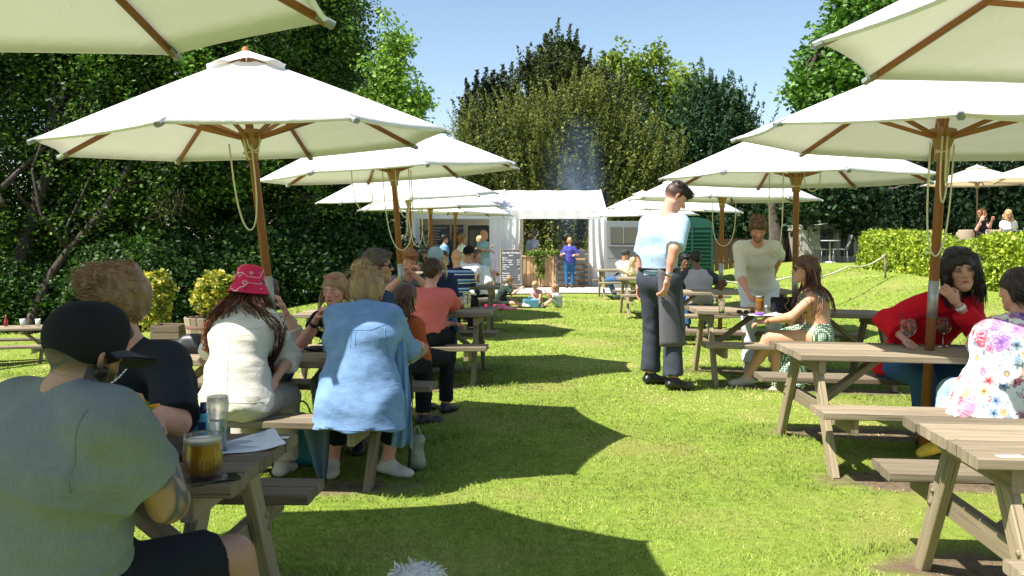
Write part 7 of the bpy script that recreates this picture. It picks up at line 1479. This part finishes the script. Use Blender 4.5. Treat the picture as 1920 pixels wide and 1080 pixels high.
# ---------------------------------------------------------------- dog
def dog():
    x, y = W(785, 0, 2.9)[0], 2.9; base = np.array([x, y, G(x, y)]); Hd = base+np.array((0, -.06, .415)); P = []
    b0 = base
    P += [seg(b0+(0, .16, .12), b0+(0, -.02, .25), .085, .072, k=.05), seg(b0+(0, -.02, .24), Hd+(0, .03, -.04), .06, .05, k=.04), ball(Hd, (.062, .062, .058), .03), seg(Hd+(0, -.045, -.018), Hd+(0, -.085, -.028), .028, .020, k=.02)]
    for sx in (-1, 1):
        P += [seg(b0+(sx*.045, -.03, .18), b0+(sx*.05, -.045, .10), .034, .026, k=.02), seg(b0+(sx*.05, -.045, .10), b0+(sx*.05, -.04, .025), .025, .021, k=.01), ball(b0+(sx*.05, -.058, .018), (.024, .035, .018), .01), seg(b0+(sx*.065, .13, .12), b0+(sx*.085, .04, .08), .055, .04, k=.03), seg(b0+(sx*.085, .04, .08), b0+(sx*.08, .12, .03), .03, .022, k=.02), seg(b0+(sx*.08, .12, .025), b0+(sx*.08, .03, .018), .02, .022, k=.01)]
    P += [seg(b0+(0, .22, .10), b0+(.03, .30, .20), .028, .02, k=.03)]+[ball(Hd+(sx*.060, .005, .008), (.020, .024, .042), .015) for sx in (-1, 1)]
    V, Q = field(P, .006, lambda X, d: d-.004*wob(X, 60, 3)); C = np.tile((.62, .62, .62), (len(V), 1)); m_ = np.linalg.norm(V-(Hd+(0, -.09, -.03)), axis=1) < .05; C[m_] = (.5, .44, .38)
    root = mk('dog', V-base, Q, M['hair'], loc=base, cols=C); tag(root, 'fluffy white dog peeking up at the bottom edge of the picture', 'dog')
    for sx in (-1, 1):
        b = MB(); b.ball(tuple(Hd+(sx*.024, -.055, .004)-base), .008, 8); b.build('eye', M['black'], root)
    b = MB(); b.ball(tuple(Hd+(0, -.106, -.024)-base), (.012, .008, .009), 8); b.build('nose', M['black'], root)
    r = np.random.default_rng(2); n = 7000; pk = r.integers(0, len(V), n); p0 = V[pk]; c0 = np.where((p0[:, 2] > Hd[2]-.07)[:, None], Hd, b0+(0, .06, .16)); nr = p0-c0; nr /= np.linalg.norm(nr, axis=1, keepdims=True); path = np.zeros((n, 5, 3)); path[:, 0] = p0-nr*.003; d = nr*.8+r.normal(size=(n, 3))*.35+np.array((.1, 0, -.2)); L = .028*(.4+r.random((n, 1)))
    for i in range(1, 5): d /= np.linalg.norm(d, axis=1, keepdims=True); path[:, i] = path[:, i-1]+d*L/4; d = d+np.array((0, 0, -.25))+r.normal(size=(n, 3))*.2
    v, q, c = ribbons(path, .004, (.66, .66, .66), .12, 3); mk('fur', v-base, q, M['hair'], root, cols=c)
dog()
# ---------------------------------------------------------------- barbecue smoke rising behind the counter
def smoke():
    m = bpy.data.materials.new('smoke'); m.use_nodes = True; n = m.node_tree; n.nodes.remove(n.nodes['Principled BSDF']); v = N(n, 'VolumePrincipled'); v.inputs['Color'].default_value = (.50, .68, 1.0, 1)
    c = coord(n); wv = N(n, 'TexNoise'); wv.inputs['Scale'].default_value = .5; n.links.new(c, wv.inputs['Vector']); sb = N(n, 'VectorMath', operation='MULTIPLY_ADD'); n.links.new(wv.outputs['Color'], sb.inputs[0]); sb.inputs[1].default_value = (1.8, 1, 0); sb.inputs[2].default_value = (-.9, -.5, 0)
    ad = N(n, 'VectorMath', operation='ADD'); n.links.new(c, ad.inputs[0]); n.links.new(sb.outputs[0], ad.inputs[1])
    mp = N(n, 'Mapping'); mp.inputs['Scale'].default_value = (1/1.5, 1/1.6, 1/3.8); mp.inputs['Location'].default_value = (0, -.25, -.72); n.links.new(ad.outputs[0], mp.inputs[0]); g = N(n, 'TexGradient'); g.gradient_type = 'QUADRATIC_SPHERE'; n.links.new(mp.outputs[0], g.inputs[0])
    m2 = N(n, 'Mapping'); m2.inputs['Scale'].default_value = (1, 1, .4); n.links.new(ad.outputs[0], m2.inputs[0]); f = noise(n, m2.outputs[0], 1.5, 4, .6, .5); r_ = ramp(n, f, [(.40, (0,)*3), (.70, (1,)*3)]); mu = N(n, 'Math', operation='MULTIPLY'); n.links.new(r_, mu.inputs[0]); n.links.new(g.outputs['Color'], mu.inputs[1]); m3 = N(n, 'Math', operation='MULTIPLY'); n.links.new(mu.outputs[0], m3.inputs[0]); m3.inputs[1].default_value = .8
    n.links.new(m3.outputs[0], v.inputs['Density']); n.links.new(v.outputs[0], n.nodes['Material Output'].inputs['Volume']); b0 = W(1085, 480, 30.6); b = MB(); b.box((0, .4, 2.5), (3.4, 3.4, 6.2)); b0[2] = .2
    o = b.build('smoke', m, None, tuple(b0)); tag(o, 'thin blue barbecue smoke rising behind the counter', 'smoke', None, 'stuff')
smoke()
